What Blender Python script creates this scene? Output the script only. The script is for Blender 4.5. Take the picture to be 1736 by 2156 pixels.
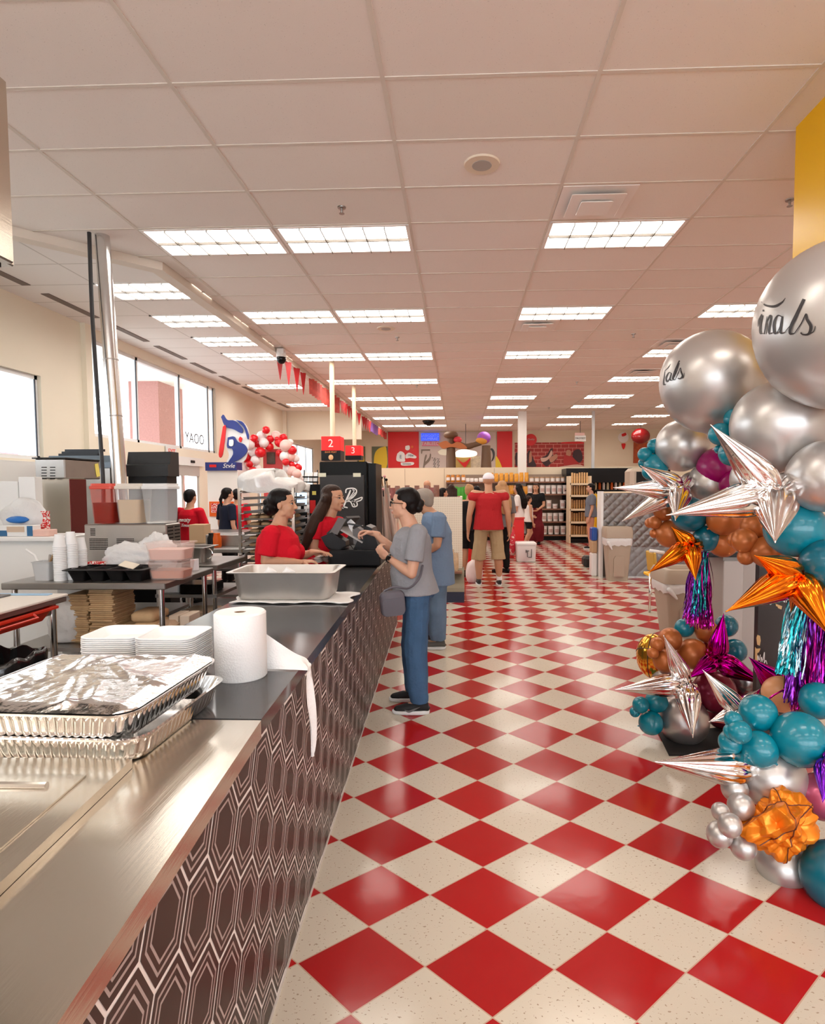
import bpy, bmesh, math, random
from mathutils import Vector, Matrix, Quaternion, noise as mnoise
random.seed(7)
SC = bpy.context.scene
for o in list(bpy.data.objects): bpy.data.objects.remove(o)
COL = SC.collection
PI = math.pi
V = Vector

# ---------------------------------------------------------------- camera
F_PX, YAW, PITCH, ROLL, CX, CY, CAM_H = 1235.169, .0348, .05317, -.00463, 922.568, 1092.604, 1.60253
def _cam_axes():
    fw = V((-math.sin(YAW) * math.cos(PITCH), math.cos(YAW) * math.cos(PITCH), -math.sin(PITCH)))
    r = V((math.cos(YAW), math.sin(YAW), 0)); d = fw.cross(r)
    c, s = math.cos(ROLL), math.sin(ROLL)
    return c * r - s * d, s * r + c * d, fw
AXR, AXD, AXF = _cam_axes()
CAMP = V((0, 0, CAM_H))
cam = bpy.data.cameras.new('camera'); camo = bpy.data.objects.new('camera', cam); COL.objects.link(camo)
cam.sensor_fit = 'VERTICAL'; cam.sensor_height = 36; cam.sensor_width = 36 * 1736 / 2156
cam.lens = F_PX * 36 / 2156
cam.shift_x = -(CX - 868) / 2156; cam.shift_y = (CY - 1078) / 2156
cam.clip_start = .02; cam.clip_end = 200
mm = Matrix.Identity(4)
for i in range(3):
    mm[i][0] = AXR[i]; mm[i][1] = -AXD[i]; mm[i][2] = -AXF[i]; mm[i][3] = CAMP[i]
camo.matrix_world = mm
SC.camera = camo

def _ray(x, y): return AXR * ((x - CX) / F_PX) + AXD * ((y - CY) / F_PX) + AXF
def atz(x, y, z): r = _ray(x, y); return CAMP + r * ((z - CAM_H) / r.z)      # point of the place seen there, at height z
def aty(x, y, d): r = _ray(x, y); return CAMP + r * (d / r.y)                 # ... at depth d
def atx(x, y, d): r = _ray(x, y); return CAMP + r * (d / r.x)

# ---------------------------------------------------------------- light, exposure
SC.view_settings.view_transform = 'Standard'; SC.view_settings.look = 'None'
SC.view_settings.exposure = 0.65; SC.view_settings.gamma = 1.0
PANEL = 7.5          # radiance of the ceiling light panels
w = bpy.data.worlds.new('sky'); SC.world = w; w.use_nodes = True
bgn = w.node_tree.nodes['Background']; bgn.inputs[0].default_value = (.86, .93, 1, 1); bgn.inputs[1].default_value = 4.5

# ---------------------------------------------------------------- materials
def srgb(h):
    h = h.lstrip('#'); c = [int(h[i:i + 2], 16) / 255 for i in (0, 2, 4)]
    return tuple(x / 12.92 if x <= .04045 else ((x + .055) / 1.055) ** 2.4 for x in c) + (1,)
MATS = {}
def mat(name, col, rough=.5, metal=0, noise=0, nscale=20, bump=0, bscale=60, coat=0, trans=0, ior=1.45, emit=None, estr=0, alpha=1, sheen=0, sss=0, aniso=0, stretch=None, spec=None):
    if name in MATS: return MATS[name]
    m = bpy.data.materials.new(name); m.use_nodes = True; nt = m.node_tree; p = nt.nodes['Principled BSDF']
    c = srgb(col) if isinstance(col, str) else tuple(col) + ((1,) if len(col) == 3 else ())
    p.inputs['Base Color'].default_value = c; p.inputs['Roughness'].default_value = rough; p.inputs['Metallic'].default_value = metal
    p.inputs['Coat Weight'].default_value = coat; p.inputs['Coat Roughness'].default_value = .08
    p.inputs['Transmission Weight'].default_value = trans; p.inputs['IOR'].default_value = ior; p.inputs['Alpha'].default_value = alpha
    p.inputs['Sheen Weight'].default_value = sheen
    if spec is not None: p.inputs['Specular IOR Level'].default_value = spec
    if sss: p.inputs['Subsurface Weight'].default_value = sss; p.inputs['Subsurface Radius'].default_value = (.02, .008, .004)
    if aniso: p.inputs['Anisotropic'].default_value = aniso
    if emit: p.inputs['Emission Color'].default_value = srgb(emit) if isinstance(emit, str) else emit; p.inputs['Emission Strength'].default_value = estr
    if noise or bump:
        tc = nt.nodes.new('ShaderNodeTexCoord'); src = tc.outputs['Object']
        if stretch:
            mp = nt.nodes.new('ShaderNodeMapping'); mp.inputs['Scale'].default_value = stretch; nt.links.new(src, mp.inputs[0]); src = mp.outputs[0]
    if noise:
        n = nt.nodes.new('ShaderNodeTexNoise'); n.inputs['Scale'].default_value = nscale; n.inputs['Detail'].default_value = 4; nt.links.new(src, n.inputs['Vector'])
        mx = nt.nodes.new('ShaderNodeMix'); mx.data_type = 'RGBA'
        mx.inputs['A'].default_value = tuple(min(1, x * (1 + noise)) for x in c[:3]) + (1,); mx.inputs['B'].default_value = tuple(x * (1 - noise) for x in c[:3]) + (1,)
        nt.links.new(n.outputs['Fac'], mx.inputs['Factor']); nt.links.new(mx.outputs['Result'], p.inputs['Base Color'])
    if bump:
        n = nt.nodes.new('ShaderNodeTexNoise'); n.inputs['Scale'].default_value = bscale; n.inputs['Detail'].default_value = 3; nt.links.new(src, n.inputs['Vector'])
        b = nt.nodes.new('ShaderNodeBump'); b.inputs['Strength'].default_value = bump; b.inputs['Distance'].default_value = .01
        nt.links.new(n.outputs['Fac'], b.inputs['Height']); nt.links.new(b.outputs[0], p.inputs['Normal'])
    MATS[name] = m
    return m
class NB:
    """tiny node-graph helper"""
    def __init__(s, m): s.nt = m.node_tree; s.p = s.nt.nodes['Principled BSDF']
    def lk(s, v, i):
        if hasattr(v, 'links'): s.nt.links.new(v, i)
        else: i.default_value = v
    def m(s, op, a, b=0., c=0.):
        n = s.nt.nodes.new('ShaderNodeMath'); n.operation = op
        s.lk(a, n.inputs[0]); s.lk(b, n.inputs[1]); s.lk(c, n.inputs[2]); return n.outputs[0]
    def mix(s, f, a, b):
        n = s.nt.nodes.new('ShaderNodeMix'); n.data_type = 'RGBA'
        s.lk(f, n.inputs['Factor']); s.lk(a, n.inputs['A']); s.lk(b, n.inputs['B']); return n.outputs['Result']
    def noise(s, vec, scale, detail=3):
        n = s.nt.nodes.new('ShaderNodeTexNoise'); s.lk(scale, n.inputs['Scale']); s.lk(detail, n.inputs['Detail']); s.nt.links.new(vec, n.inputs['Vector']); return n.outputs['Fac']
    def coord(s, kind='Object'):
        return s.nt.nodes.new('ShaderNodeTexCoord').outputs[kind]
    def sep(s, vec):
        n = s.nt.nodes.new('ShaderNodeSeparateXYZ'); s.nt.links.new(vec, n.inputs[0]); return n.outputs
    def comb(s, x, y, z=0.):
        n = s.nt.nodes.new('ShaderNodeCombineXYZ'); s.lk(x, n.inputs[0]); s.lk(y, n.inputs[1]); s.lk(z, n.inputs[2]); return n.outputs[0]
    def white(s, vec):
        n = s.nt.nodes.new('ShaderNodeTexWhiteNoise'); s.nt.links.new(vec, n.inputs['Vector']); return n.outputs['Value']
    def bump(s, h, strength=.2, dist=.01):
        b = s.nt.nodes.new('ShaderNodeBump'); b.inputs['Strength'].default_value = strength; b.inputs['Distance'].default_value = dist
        s.nt.links.new(h, b.inputs['Height']); s.nt.links.new(b.outputs[0], s.p.inputs['Normal'])

# ---------------------------------------------------------------- mesh builder
ORIG = {}
def frame(d, up=V((0, 0, 1))):
    d = d.normalized()
    if abs(d.dot(up)) > .98: up = V((0, 1, 0)) if abs(d.y) < .9 else V((1, 0, 0))
    x = up.cross(d).normalized(); return x, d.cross(x), d
class MB:
    def __init__(s, M=None): s.v = []; s.f = []; s.mi = []; s.M = M; s.cur = 0; s.uv = None
    def P(s, p): p = V(p); s.v.append(s.M @ p if s.M else p); return len(s.v) - 1
    def F(s, idx): s.f.append(tuple(idx)); s.mi.append(s.cur)
    def quad(s, a, b, c, d): s.F([s.P(a), s.P(b), s.P(c), s.P(d)]); return s
    def box(s, c, size, R=None, bev=0):
        c = V(c); h = V(size) / 2
        if bev:
            b = min(bev, min(h) * .95); return s.rbox(c, h, b, R)
        pts = [V((x, y, z)) for z in (-h.z, h.z) for y in (-h.y, h.y) for x in (-h.x, h.x)]
        i = [s.P(c + (R @ p if R else p)) for p in pts]
        for q in ((0, 2, 3, 1), (4, 5, 7, 6), (0, 1, 5, 4), (1, 3, 7, 5), (3, 2, 6, 7), (2, 0, 4, 6)): s.F([i[k] for k in q])
        return s
    def rbox(s, c, h, b, R):
        # box with every edge chamfered
        pts = {}
        for sx in (-1, 1):
            for sy in (-1, 1):
                for sz in (-1, 1):
                    for ax in range(3):
                        p = V((sx * (h.x - b), sy * (h.y - b), sz * (h.z - b))); p[ax] += b * (sx, sy, sz)[ax]
                        pts[(sx, sy, sz, ax)] = s.P(c + (R @ p if R else p))
        g = lambda *k: pts[k]
        for ax in range(3):
            u, w_ = [(1, 2), (2, 0), (0, 1)][ax]
            for sg in (-1, 1):
                q = []
                for a, bb in ((-1, -1), (1, -1), (1, 1), (-1, 1)):
                    k = [0, 0, 0]; k[ax] = sg; k[u] = a; k[w_] = bb; q.append(g(*k, ax))
                s.F(q if sg > 0 else q[::-1])
        for ax in range(3):
            u, w_ = [(1, 2), (2, 0), (0, 1)][ax]
            for a in (-1, 1):
                for bb in (-1, 1):
                    k0 = [0, 0, 0]; k0[ax] = -1; k0[u] = a; k0[w_] = bb; k1 = list(k0); k1[ax] = 1
                    q = [g(*k0, u), g(*k1, u), g(*k1, w_), g(*k0, w_)]
                    s.F(q if a * bb > 0 else q[::-1])
        for sx in (-1, 1):
            for sy in (-1, 1):
                for sz in (-1, 1):
                    q = [g(sx, sy, sz, 0), g(sx, sy, sz, 1), g(sx, sy, sz, 2)]
                    s.F(q if sx * sy * sz > 0 else q[::-1])
        return s
    def rings(s, rings, cap0=True, cap1=True, closed=True):
        ids = [[s.P(p) for p in r] for r in rings]; n = len(ids[0])
        for a, b in zip(ids, ids[1:]):
            for k in range(n if closed else n - 1):
                s.F([a[k], a[(k + 1) % n], b[(k + 1) % n], b[k]])
        if cap0: s.F(ids[0][::-1])
        if cap1: s.F(ids[-1])
        return s
    def cyl(s, p0, p1, r0, r1=None, n=16, cap=True):
        p0, p1 = V(p0), V(p1); r1 = r0 if r1 is None else r1; x, y, d = frame(p1 - p0)
        mk = lambda p, r: [p + x * (r * math.cos(2 * PI * k / n)) + y * (r * math.sin(2 * PI * k / n)) for k in range(n)]
        return s.rings([mk(p0, r0), mk(p1, r1)], cap, cap)
    def tube(s, pts, r, n=8, cap=True):
        pts = [V(p) for p in pts]; rr = r if isinstance(r, (list, tuple)) else [r] * len(pts); rings = []; px = None
        for i, p in enumerate(pts):
            d = (pts[min(i + 1, len(pts) - 1)] - pts[max(i - 1, 0)]).normalized()
            if px is None: x, y, _ = frame(d)
            else:
                x = (px - d * px.dot(d)).normalized(); y = d.cross(x)
            px = x
            rings.append([p + x * (rr[i] * math.cos(2 * PI * k / n)) + y * (rr[i] * math.sin(2 * PI * k / n)) for k in range(n)])
        return s.rings(rings, cap, cap)
    def lathe(s, prof, c=(0, 0, 0), n=24, cap0=True, cap1=True, sx=1, sy=1):
        c = V(c)
        return s.rings([[c + V((r * sx * math.cos(2 * PI * k / n), r * sy * math.sin(2 * PI * k / n), z)) for k in range(n)] for r, z in prof], cap0, cap1)
    def ell(s, c, r, R=None, n=16, m=10):
        c = V(c); r = V(r) if not isinstance(r, (int, float)) else V((r, r, r))
        f = lambda p: c + (R @ p if R else p)
        top = s.P(f(V((0, 0, r.z)))); bot = s.P(f(V((0, 0, -r.z)))); ids = []
        for j in range(1, m):
            t = PI * j / m
            ids.append([s.P(f(V((r.x * math.sin(t) * math.cos(2 * PI * k / n), r.y * math.sin(t) * math.sin(2 * PI * k / n), r.z * math.cos(t))))) for k in range(n)])
        for k in range(n):
            s.F([top, ids[0][k], ids[0][(k + 1) % n]]); s.F([bot, ids[-1][(k + 1) % n], ids[-1][k]])
        for a, b in zip(ids, ids[1:]):
            for k in range(n): s.F([a[k], b[k], b[(k + 1) % n], a[(k + 1) % n]])
        return s
    def cap(s, p0, r0, p1, r1, n=12):       # tapered capsule
        p0, p1 = V(p0), V(p1); x, y, d = frame(p1 - p0); rings = []
        mk = lambda p, r: [p + x * (r * math.cos(2 * PI * k / n)) + y * (r * math.sin(2 * PI * k / n)) for k in range(n)]
        for a in (-80, -50, -25, 0): rings.append(mk(p0 + d * (r0 * math.sin(math.radians(a))), r0 * math.cos(math.radians(a))))
        for a in (0, 25, 50, 80): rings.append(mk(p1 + d * (r1 * math.sin(math.radians(a))), r1 * math.cos(math.radians(a))))
        return s.rings(rings)
    def loft(s, secs, n=20):                 # secs: (centre, axis_u*ru, axis_v*rv)
        return s.rings([[V(c) + V(u) * math.cos(2 * PI * k / n) + V(v) * math.sin(2 * PI * k / n) for k in range(n)] for c, u, v in secs])
    def prism(s, poly, o, u, v, w_):         # polygon in plane (u,v) at o, pushed along w_
        o, u, v, w_ = V(o), V(u), V(v), V(w_)
        a = [s.P(o + u * x + v * y) for x, y in poly]; b = [s.P(o + u * x + v * y + w_) for x, y in poly]; n = len(poly)
        s.F(a[::-1]); s.F(b)
        for k in range(n): s.F([a[k], a[(k + 1) % n], b[(k + 1) % n], b[k]])
        return s
    def grid(s, fn, nu, nv, closed_u=False):
        ids = [[s.P(fn(i / nu, j / nv)) for i in range(nu + (0 if closed_u else 1))] for j in range(nv + 1)]; n = len(ids[0])
        for a, b in zip(ids, ids[1:]):
            for k in range(n if closed_u else n - 1): s.F([a[k], a[(k + 1) % n], b[(k + 1) % n], b[k]])
        return s
    def mesh(s, name, o=V((0, 0, 0)), smooth=False):
        me = bpy.data.meshes.new(name); me.from_pydata([p - o for p in s.v], [], s.f); me.update()
        if smooth: me.polygons.foreach_set('use_smooth', [True] * len(me.polygons))
        me.polygons.foreach_set('material_index', s.mi)
        return me
    def build(s, name, m, parent=None, smooth=False, loc=None, fix=True, angle=None):
        o = ORIG.get(parent, V((0, 0, 0))) if parent else (V(loc) if loc is not None else V((0, 0, 0)))
        me = s.mesh(name, o, smooth)
        for q in (m if isinstance(m, (list, tuple)) else [m]): me.materials.append(q)
        if fix:
            bm = bmesh.new(); bm.from_mesh(me); bmesh.ops.recalc_face_normals(bm, faces=bm.faces); bm.to_mesh(me); bm.free()
        if angle is not None: me.polygons.foreach_set('use_smooth', [True] * len(me.polygons)); me.set_sharp_from_angle(angle=math.radians(angle))
        ob = bpy.data.objects.new(name, me); COL.objects.link(ob); ORIG[ob] = o
        if parent: ob.parent = parent
        else: ob.location = o
        return ob
def tag(o, label, cat, group=None, kind=None):
    o['label'] = label; o['category'] = cat
    if group: o['group'] = group
    if kind: o['kind'] = kind
    return o
def thing(name, label, cat, loc=(0, 0, 0), group=None):
    o = bpy.data.objects.new(name, None); COL.objects.link(o); o.location = loc; o.empty_display_size = .1; ORIG[o] = V(loc)
    return tag(o, label, cat, group)
def struct(name, mb, m, **k):
    o = mb.build(name, m, **k); o['kind'] = 'structure'; return o
def dup(root, loc, label, rotz=None, scale=None, group=None):
    r = root.copy(); COL.objects.link(r); r.location = loc; r['label'] = label
    if rotz is not None: r.rotation_euler = (0, 0, rotz)
    if scale is not None: r.scale = scale if hasattr(scale, '__len__') else (scale,) * 3
    if group: r['group'] = group
    ORIG[r] = V(loc)
    for ch in list(root.children):
        c = ch.copy(); COL.objects.link(c); c.parent = r
        for g in list(ch.children):
            d = g.copy(); COL.objects.link(d); d.parent = c
    return r
def remeshed(mb, name, m, parent, voxel=.008, smooth=3, loc=None, wr=0):
    """one continuous surface grown out of overlapping volumes"""
    o = ORIG.get(parent, V((0, 0, 0))) if parent else (V(loc) if loc is not None else V((0, 0, 0)))
    me = mb.mesh('tmp', o); ob = bpy.data.objects.new('tmp', me); COL.objects.link(ob)
    bm = bmesh.new(); bm.from_mesh(me); bmesh.ops.recalc_face_normals(bm, faces=bm.faces); bm.to_mesh(me); bm.free()
    r = ob.modifiers.new('r', 'REMESH'); r.mode = 'VOXEL'; r.voxel_size = voxel
    if smooth: q = ob.modifiers.new('s', 'SMOOTH'); q.iterations = smooth; q.factor = .5
    dg = bpy.context.evaluated_depsgraph_get(); out = bpy.data.meshes.new_from_object(ob.evaluated_get(dg))
    bpy.data.objects.remove(ob); bpy.data.meshes.remove(me)
    out.name = name; out.materials.clear()
    for q in (m if isinstance(m, (list, tuple)) else [m]): out.materials.append(q)
    out.polygons.foreach_set('use_smooth', [True] * len(out.polygons)); out.polygons.foreach_set('material_index', [0] * len(out.polygons)); out.update()
    if wr:
        nn = [v.normal.copy() for v in out.vertices]
        for v, n_ in zip(out.vertices, nn):
            c = v.co; a = mnoise.noise(V((c.x * 7 + c.z * 3, c.y * 7, c.z * 5 - c.x * 4))); b = mnoise.noise(V((c.x * 16 - c.z * 9, c.y * 15, c.z * 12 + c.x * 6)) + V((7, 3, 1)))
            v.co = c + n_ * wr * ((1 - abs(a) * 3.2) * .8 + (.5 - abs(b) * 2.2) * .6)
        out.update()
    ob = bpy.data.objects.new(name, out); COL.objects.link(ob); ORIG[ob] = o
    if parent: ob.parent = parent
    else: ob.location = o
    return ob
def text_mb(txt, size, o, u, v, depth=.002, mb=None, align='CENTER', fn=None, dense=0, shear=0, spacing=1.0):
    """lettering as a thin solid: baseline origin o, reading direction u, up v"""
    cu = bpy.data.curves.new('t', 'FONT'); cu.body = txt; cu.size = size; cu.align_x = align; cu.align_y = 'CENTER'; cu.extrude = 0 if fn else depth / 2; cu.resolution_u = 3; cu.shear = shear; cu.space_character = spacing
    ob = bpy.data.objects.new('t', cu); COL.objects.link(ob); dg = bpy.context.evaluated_depsgraph_get()
    me = bpy.data.meshes.new_from_object(ob.evaluated_get(dg)); bpy.data.objects.remove(ob); bpy.data.curves.remove(cu)
    mb = mb or MB(); o, u, v = V(o), V(u).normalized(), V(v).normalized(); n = u.cross(v)
    b = len(mb.v)
    for vt in me.vertices: mb.P(o + u * vt.co.x + v * vt.co.y + n * vt.co.z)
    for pl in me.polygons: mb.F([b + k for k in pl.vertices])
    bpy.data.meshes.remove(me); return mb
def catmull(pts, n=8):
    pts = [V(p) for p in pts]; out = []; q = [pts[0] * 2 - pts[1]] + pts + [pts[-1] * 2 - pts[-2]]
    for i in range(1, len(q) - 2):
        a, b, c, d = q[i - 1:i + 3]
        for k in range(n):
            t = k / n; out.append(.5 * ((2 * b) + (c - a) * t + (2 * a - 5 * b + 4 * c - d) * t * t + (3 * b - a - 3 * c + d) * t ** 3))
    return out + [pts[-1]]
def stroke(mb, pts, width, fn, n=8, lift=0.):
    """brush stroke in 2-D (pts, half widths) laid on a surface through fn(x, y)"""
    c = catmull([(p[0], p[1], 0) for p in pts], n); ws = catmull([(p[2] if len(p) > 2 else width, 0, 0) for p in pts], n); L = []; R = []
    for i, p in enumerate(c):
        d = (c[min(i + 1, len(c) - 1)] - c[max(i - 1, 0)]); d = d.normalized() if d.length else V((1, 0, 0)); nn = V((-d.y, d.x, 0)) * ws[i].x
        L.append(mb.P(fn(p.x + nn.x, p.y + nn.y))); R.append(mb.P(fn(p.x - nn.x, p.y - nn.y)))
    for i in range(len(c) - 1): mb.F([R[i], R[i + 1], L[i + 1], L[i]])
    return mb
# ================================================================ the setting
m_ceil = mat('ceiling tile', (.66, .56, .49), .9)
nb = NB(m_ceil); x, y, z = nb.sep(nb.coord())
ci = nb.m('FLOOR', nb.m('DIVIDE', nb.m('ADD', x, 2.865), 1.22)); ri = nb.m('FLOOR', nb.m('DIVIDE', nb.m('SUBTRACT', y, 3.4427), .61))
wn = nb.white(nb.comb(ci, ri)); wn2 = nb.white(nb.comb(ri, ci, 3.))
base = nb.mix(wn, (.84, .785, .71, 1), (.90, .85, .785, 1)); base = nb.mix(nb.m('MULTIPLY', wn2, .3), base, (.90, .80, .77, 1))
sp = nb.noise(nb.coord(), 130, 2); base = nb.mix(nb.m('MULTIPLY', nb.m('GREATER_THAN', sp, .70), .35), base, (.33, .27, .23, 1))
nb.lk(base, nb.p.inputs['Base Color']); nb.bump(sp, .15, .003)
m_ceilw = mat('white ceiling tile', (.80, .78, .74), .9)
nb = NB(m_ceilw); x, y, z = nb.sep(nb.coord())
fx = nb.m('FRACT', nb.m('DIVIDE', nb.m('ADD', x, 2.95), 1.22)); fy = nb.m('FRACT', nb.m('DIVIDE', y, .61))
ln = nb.m('MAXIMUM', nb.m('LESS_THAN', fx, .015), nb.m('LESS_THAN', fy, .03)); nb.lk(nb.mix(ln, (.90, .875, .84, 1), (.66, .63, .59, 1)), nb.p.inputs['Base Color'])
m_grid = mat('ceiling grid', (.74, .68, .60), .8)
m_cream = mat('cream wall paint', (.86, .78, .63), .75, noise=.03, nscale=2)
m_creamd = mat('warm cream partition', (.78, .66, .49), .7, noise=.03, nscale=2)
m_white = mat('white paint', (.82, .80, .76), .6)
m_bulk = mat('bulkhead paint', (.76, .68, .58), .7)
m_trimd = mat('dark joint', (.20, .16, .14), .7)

# floor: red and cream vinyl squares laid on the diagonal; the rows are set out in the UV map
ROWS = [(-6.0, -21.0), (1.0, -2.56), (1.697, -.5), (1.881, 0), (2.054, .5), (2.227, 1), (2.403, 1.5), (2.575, 2), (2.756, 2.5), (2.945, 3), (3.138, 3.5), (3.337, 4), (3.544, 4.5), (3.759, 5), (3.967, 5.5), (26.0, (26.0 - 1.5968) / .431)]
m_floor = mat('vinyl tiles', (.7, .6, .5), .16); m_floor.node_tree.nodes['Principled BSDF'].inputs['Specular IOR Level'].default_value = .30
nb = NB(m_floor); u, v, _ = nb.sep(nb.coord('UV'))
a = nb.m('ADD', u, v); b = nb.m('SUBTRACT', u, v); fa = nb.m('FLOOR', a); fb = nb.m('FLOOR', b)
par = nb.m('MODULO', nb.m('ABSOLUTE', nb.m('ADD', fa, fb)), 2.); rnd = nb.white(nb.comb(fa, fb)); oc = nb.coord()
red = nb.mix(rnd, (.42, .008, .010, 1), (.34, .008, .010, 1)); red = nb.mix(nb.m('MULTIPLY', nb.noise(oc, 9, 5), .35), red, (.38, .028, .024, 1))
crm = nb.mix(rnd, (.62, .555, .455, 1), (.56, .50, .41, 1))
mpn = nb.nt.nodes.new('ShaderNodeMapping'); mpn.inputs['Scale'].default_value = (70, 115, 1); mpn.inputs['Rotation'].default_value = (0, 0, .5); nb.nt.links.new(oc, mpn.inputs[0])
fl = nb.noise(mpn.outputs[0], 1., 2.5)
crm = nb.mix(nb.m('GREATER_THAN', fl, .655), crm, (.34, .26, .19, 1))
base = nb.mix(par, red, crm)
ea = nb.m('MINIMUM', nb.m('PINGPONG', a, .5), nb.m('PINGPONG', b, .5)); base = nb.mix(nb.m('LESS_THAN', ea, .0075), base, (.50, .34, .25, 1))
nb.lk(base, nb.p.inputs['Base Color'])
nb.lk(nb.m('MULTIPLY_ADD', nb.noise(oc, 3.5, 3), .10, .09), nb.p.inputs['Roughness']); nb.bump(nb.noise(oc, 7, 3), .10, .008)
bm = bmesh.new(); uvl = bm.loops.layers.uv.new('UVMap'); xs = (-5.33, 9.0)
for (y0, r0), (y1, r1) in zip(ROWS, ROWS[1:]):
    y1 = min(y1, 24.3); r1 = r1 if y1 < 24 else (24.3 - 1.5968) / .431
    f = bm.faces.new([bm.verts.new((X_, Y_, 0)) for X_, Y_ in ((xs[0], y0), (xs[1], y0), (xs[1], y1), (xs[0], y1))])
    for l in f.loops: l[uvl].uv = ((l.vert.co.x + .5484) / .431, r0 if abs(l.vert.co.y - y0) < 1e-6 else r1)
me = bpy.data.meshes.new('floor'); bm.to_mesh(me); bm.free(); me.materials.append(m_floor)
flo = bpy.data.objects.new('floor', me); COL.objects.link(flo); flo['kind'] = 'structure'

# ceilings
ZC = 3.925; ZL = 3.95
mb = MB(); poly = [(-5.33, -6), (9, -6), (9, 24.3), (-2.95, 24.3), (-3.02, 6.05), (-5.33, 3.80)]
mb.prism(poly, (0, 0, ZC), (1, 0, 0), (0, 1, 0), (0, 0, .06)); struct('ceiling', mb, m_ceil)
mb = MB(); mb.prism([(-5.33, 3.80), (-3.02, 6.05), (-2.95, 24.3), (-5.33, 24.3)], (0, 0, ZL), (1, 0, 0), (0, 1, 0), (0, 0, .05)); o = struct('ceiling_kitchen', mb, m_ceilw)
mb = MB()
def xmin_at(y): return -5.33 if y < 3.8 else (-5.33 + (y - 3.8) * (2.31 / 2.25) if y < 6.05 else -3.0)
for c in range(-2, 10):
    X_ = -2.865 + 1.22 * c
    if X_ > 8.9 or X_ < -5.3: continue
    y1 = 24.2 if X_ > -2.95 else 3.8 + (X_ + 5.33) * (2.25 / 2.31)
    mb.box((X_, (-6 + y1) / 2, ZC - .003), (.025, y1 + 6, .006))
for r in range(-15, 34):
    Y_ = 3.4427 + .61 * r
    if Y_ < -5.9: continue
    x0 = xmin_at(Y_); mb.box(((x0 + 9) / 2, Y_, ZC - .0025), (9 - x0, .025, .005))
struct('ceiling_grid', mb, m_grid)
# bulkhead between the two ceilings
mb = MB(); pl = [V((-5.33, 3.80, 0)), V((-3.03, 6.05, 0)), V((-2.95, 24.2, 0))]; off = [V((-.09, .10, 0)), V((-.13, .06, 0)), V((-.13, 0, 0))]
for i in range(2):
    a, b = pl[i], pl[i + 1]; c, d = b + off[i + 1], a + off[i]
    mb.prism([(p.x, p.y) for p in (a, b, c, d)], (0, 0, 3.845), (1, 0, 0), (0, 1, 0), (0, 0, .105))
struct('trim_1', mb, m_bulk)

# walls
XL = -5.33
m_frame = mat('white window frame', (.83, .84, .84), .35); m_gasket = mat('dark gasket', (.02, .03, .05), .4)
m_glass = mat('window glass', (1, 1, 1), .0, trans=1, ior=1.02)
def wall_with_holes(name, m, y0, y1, z0, z1, holes, x=XL, th=.18):
    ys = sorted({y0, y1, *[h[0] for h in holes], *[h[1] for h in holes]}); zs = sorted({z0, z1, *[h[2] for h in holes], *[h[3] for h in holes]}); mb = MB()
    for a, b in zip(ys, ys[1:]):
        for c, d in zip(zs, zs[1:]):
            if any(h[0] <= a and b <= h[1] and h[2] <= c and d <= h[3] for h in holes): continue
            mb.box((x - th / 2, (a + b) / 2, (c + d) / 2), (th, b - a, d - c))
    return struct(name, mb, m)
HOLES = [(3.4, 7.40, 1.98, 3.05), (8.42, 12.83, 2.38, 3.80), (10.48, 11.92, 0, 2.06), (18.6, 21.55, 1.2, 3.08)]
wall_with_holes('wall_left', m_cream, -6, 24.3, 0, 4.0, HOLES)
mb = MB(); mb.box((XL + .035, 8.30, 2.0), (.07, .14, 3.9)); struct('trim_2', mb, m_cream)
mb = MB(); mb.box((XL + .012, 4.2, 1.0), (.024, 8.1, 1.9)); struct('trim_3', mb, mat('white wall panel', (.80, .78, .74), .35))
def window(name, y0, y1, z0, z1, mull):
    mb = MB(); x = XL - .09; t = .05
    for yy in (y0 + t / 2, y1 - t / 2): mb.box((x, yy, (z0 + z1) / 2), (.08, t, z1 - z0))
    for zz in (z0 + t / 2, z1 - t / 2): mb.box((x, (y0 + y1) / 2, zz), (.08, y1 - y0, t))
    for yy in mull: mb.box((x, yy, (z0 + z1) / 2), (.08, .06, z1 - z0))
    o = struct(name, mb, m_frame)
    g = MB(); g.box((x, (y0 + y1) / 2, (z0 + z1) / 2), (.008, y1 - y0 - t, z1 - z0 - t)); g.build('window_pane', m_glass, o)
    q = MB()
    for yy in list(mull) + [y1 - .02]: q.box((x + .045, yy - .035, (z0 + z1) / 2), (.012, .016, z1 - z0 - .1))
    q.build('gasket', m_gasket, o)
    return o
window('window_1', 3.4, 7.40, 1.98, 3.05, (5.4,)); window('window_2', 8.42, 12.83, 2.38, 3.80, (9.75, 11.25, 12.55)); window('window_3', 18.6, 21.55, 1.2, 3.08, (19.5, 20.6))
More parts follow.
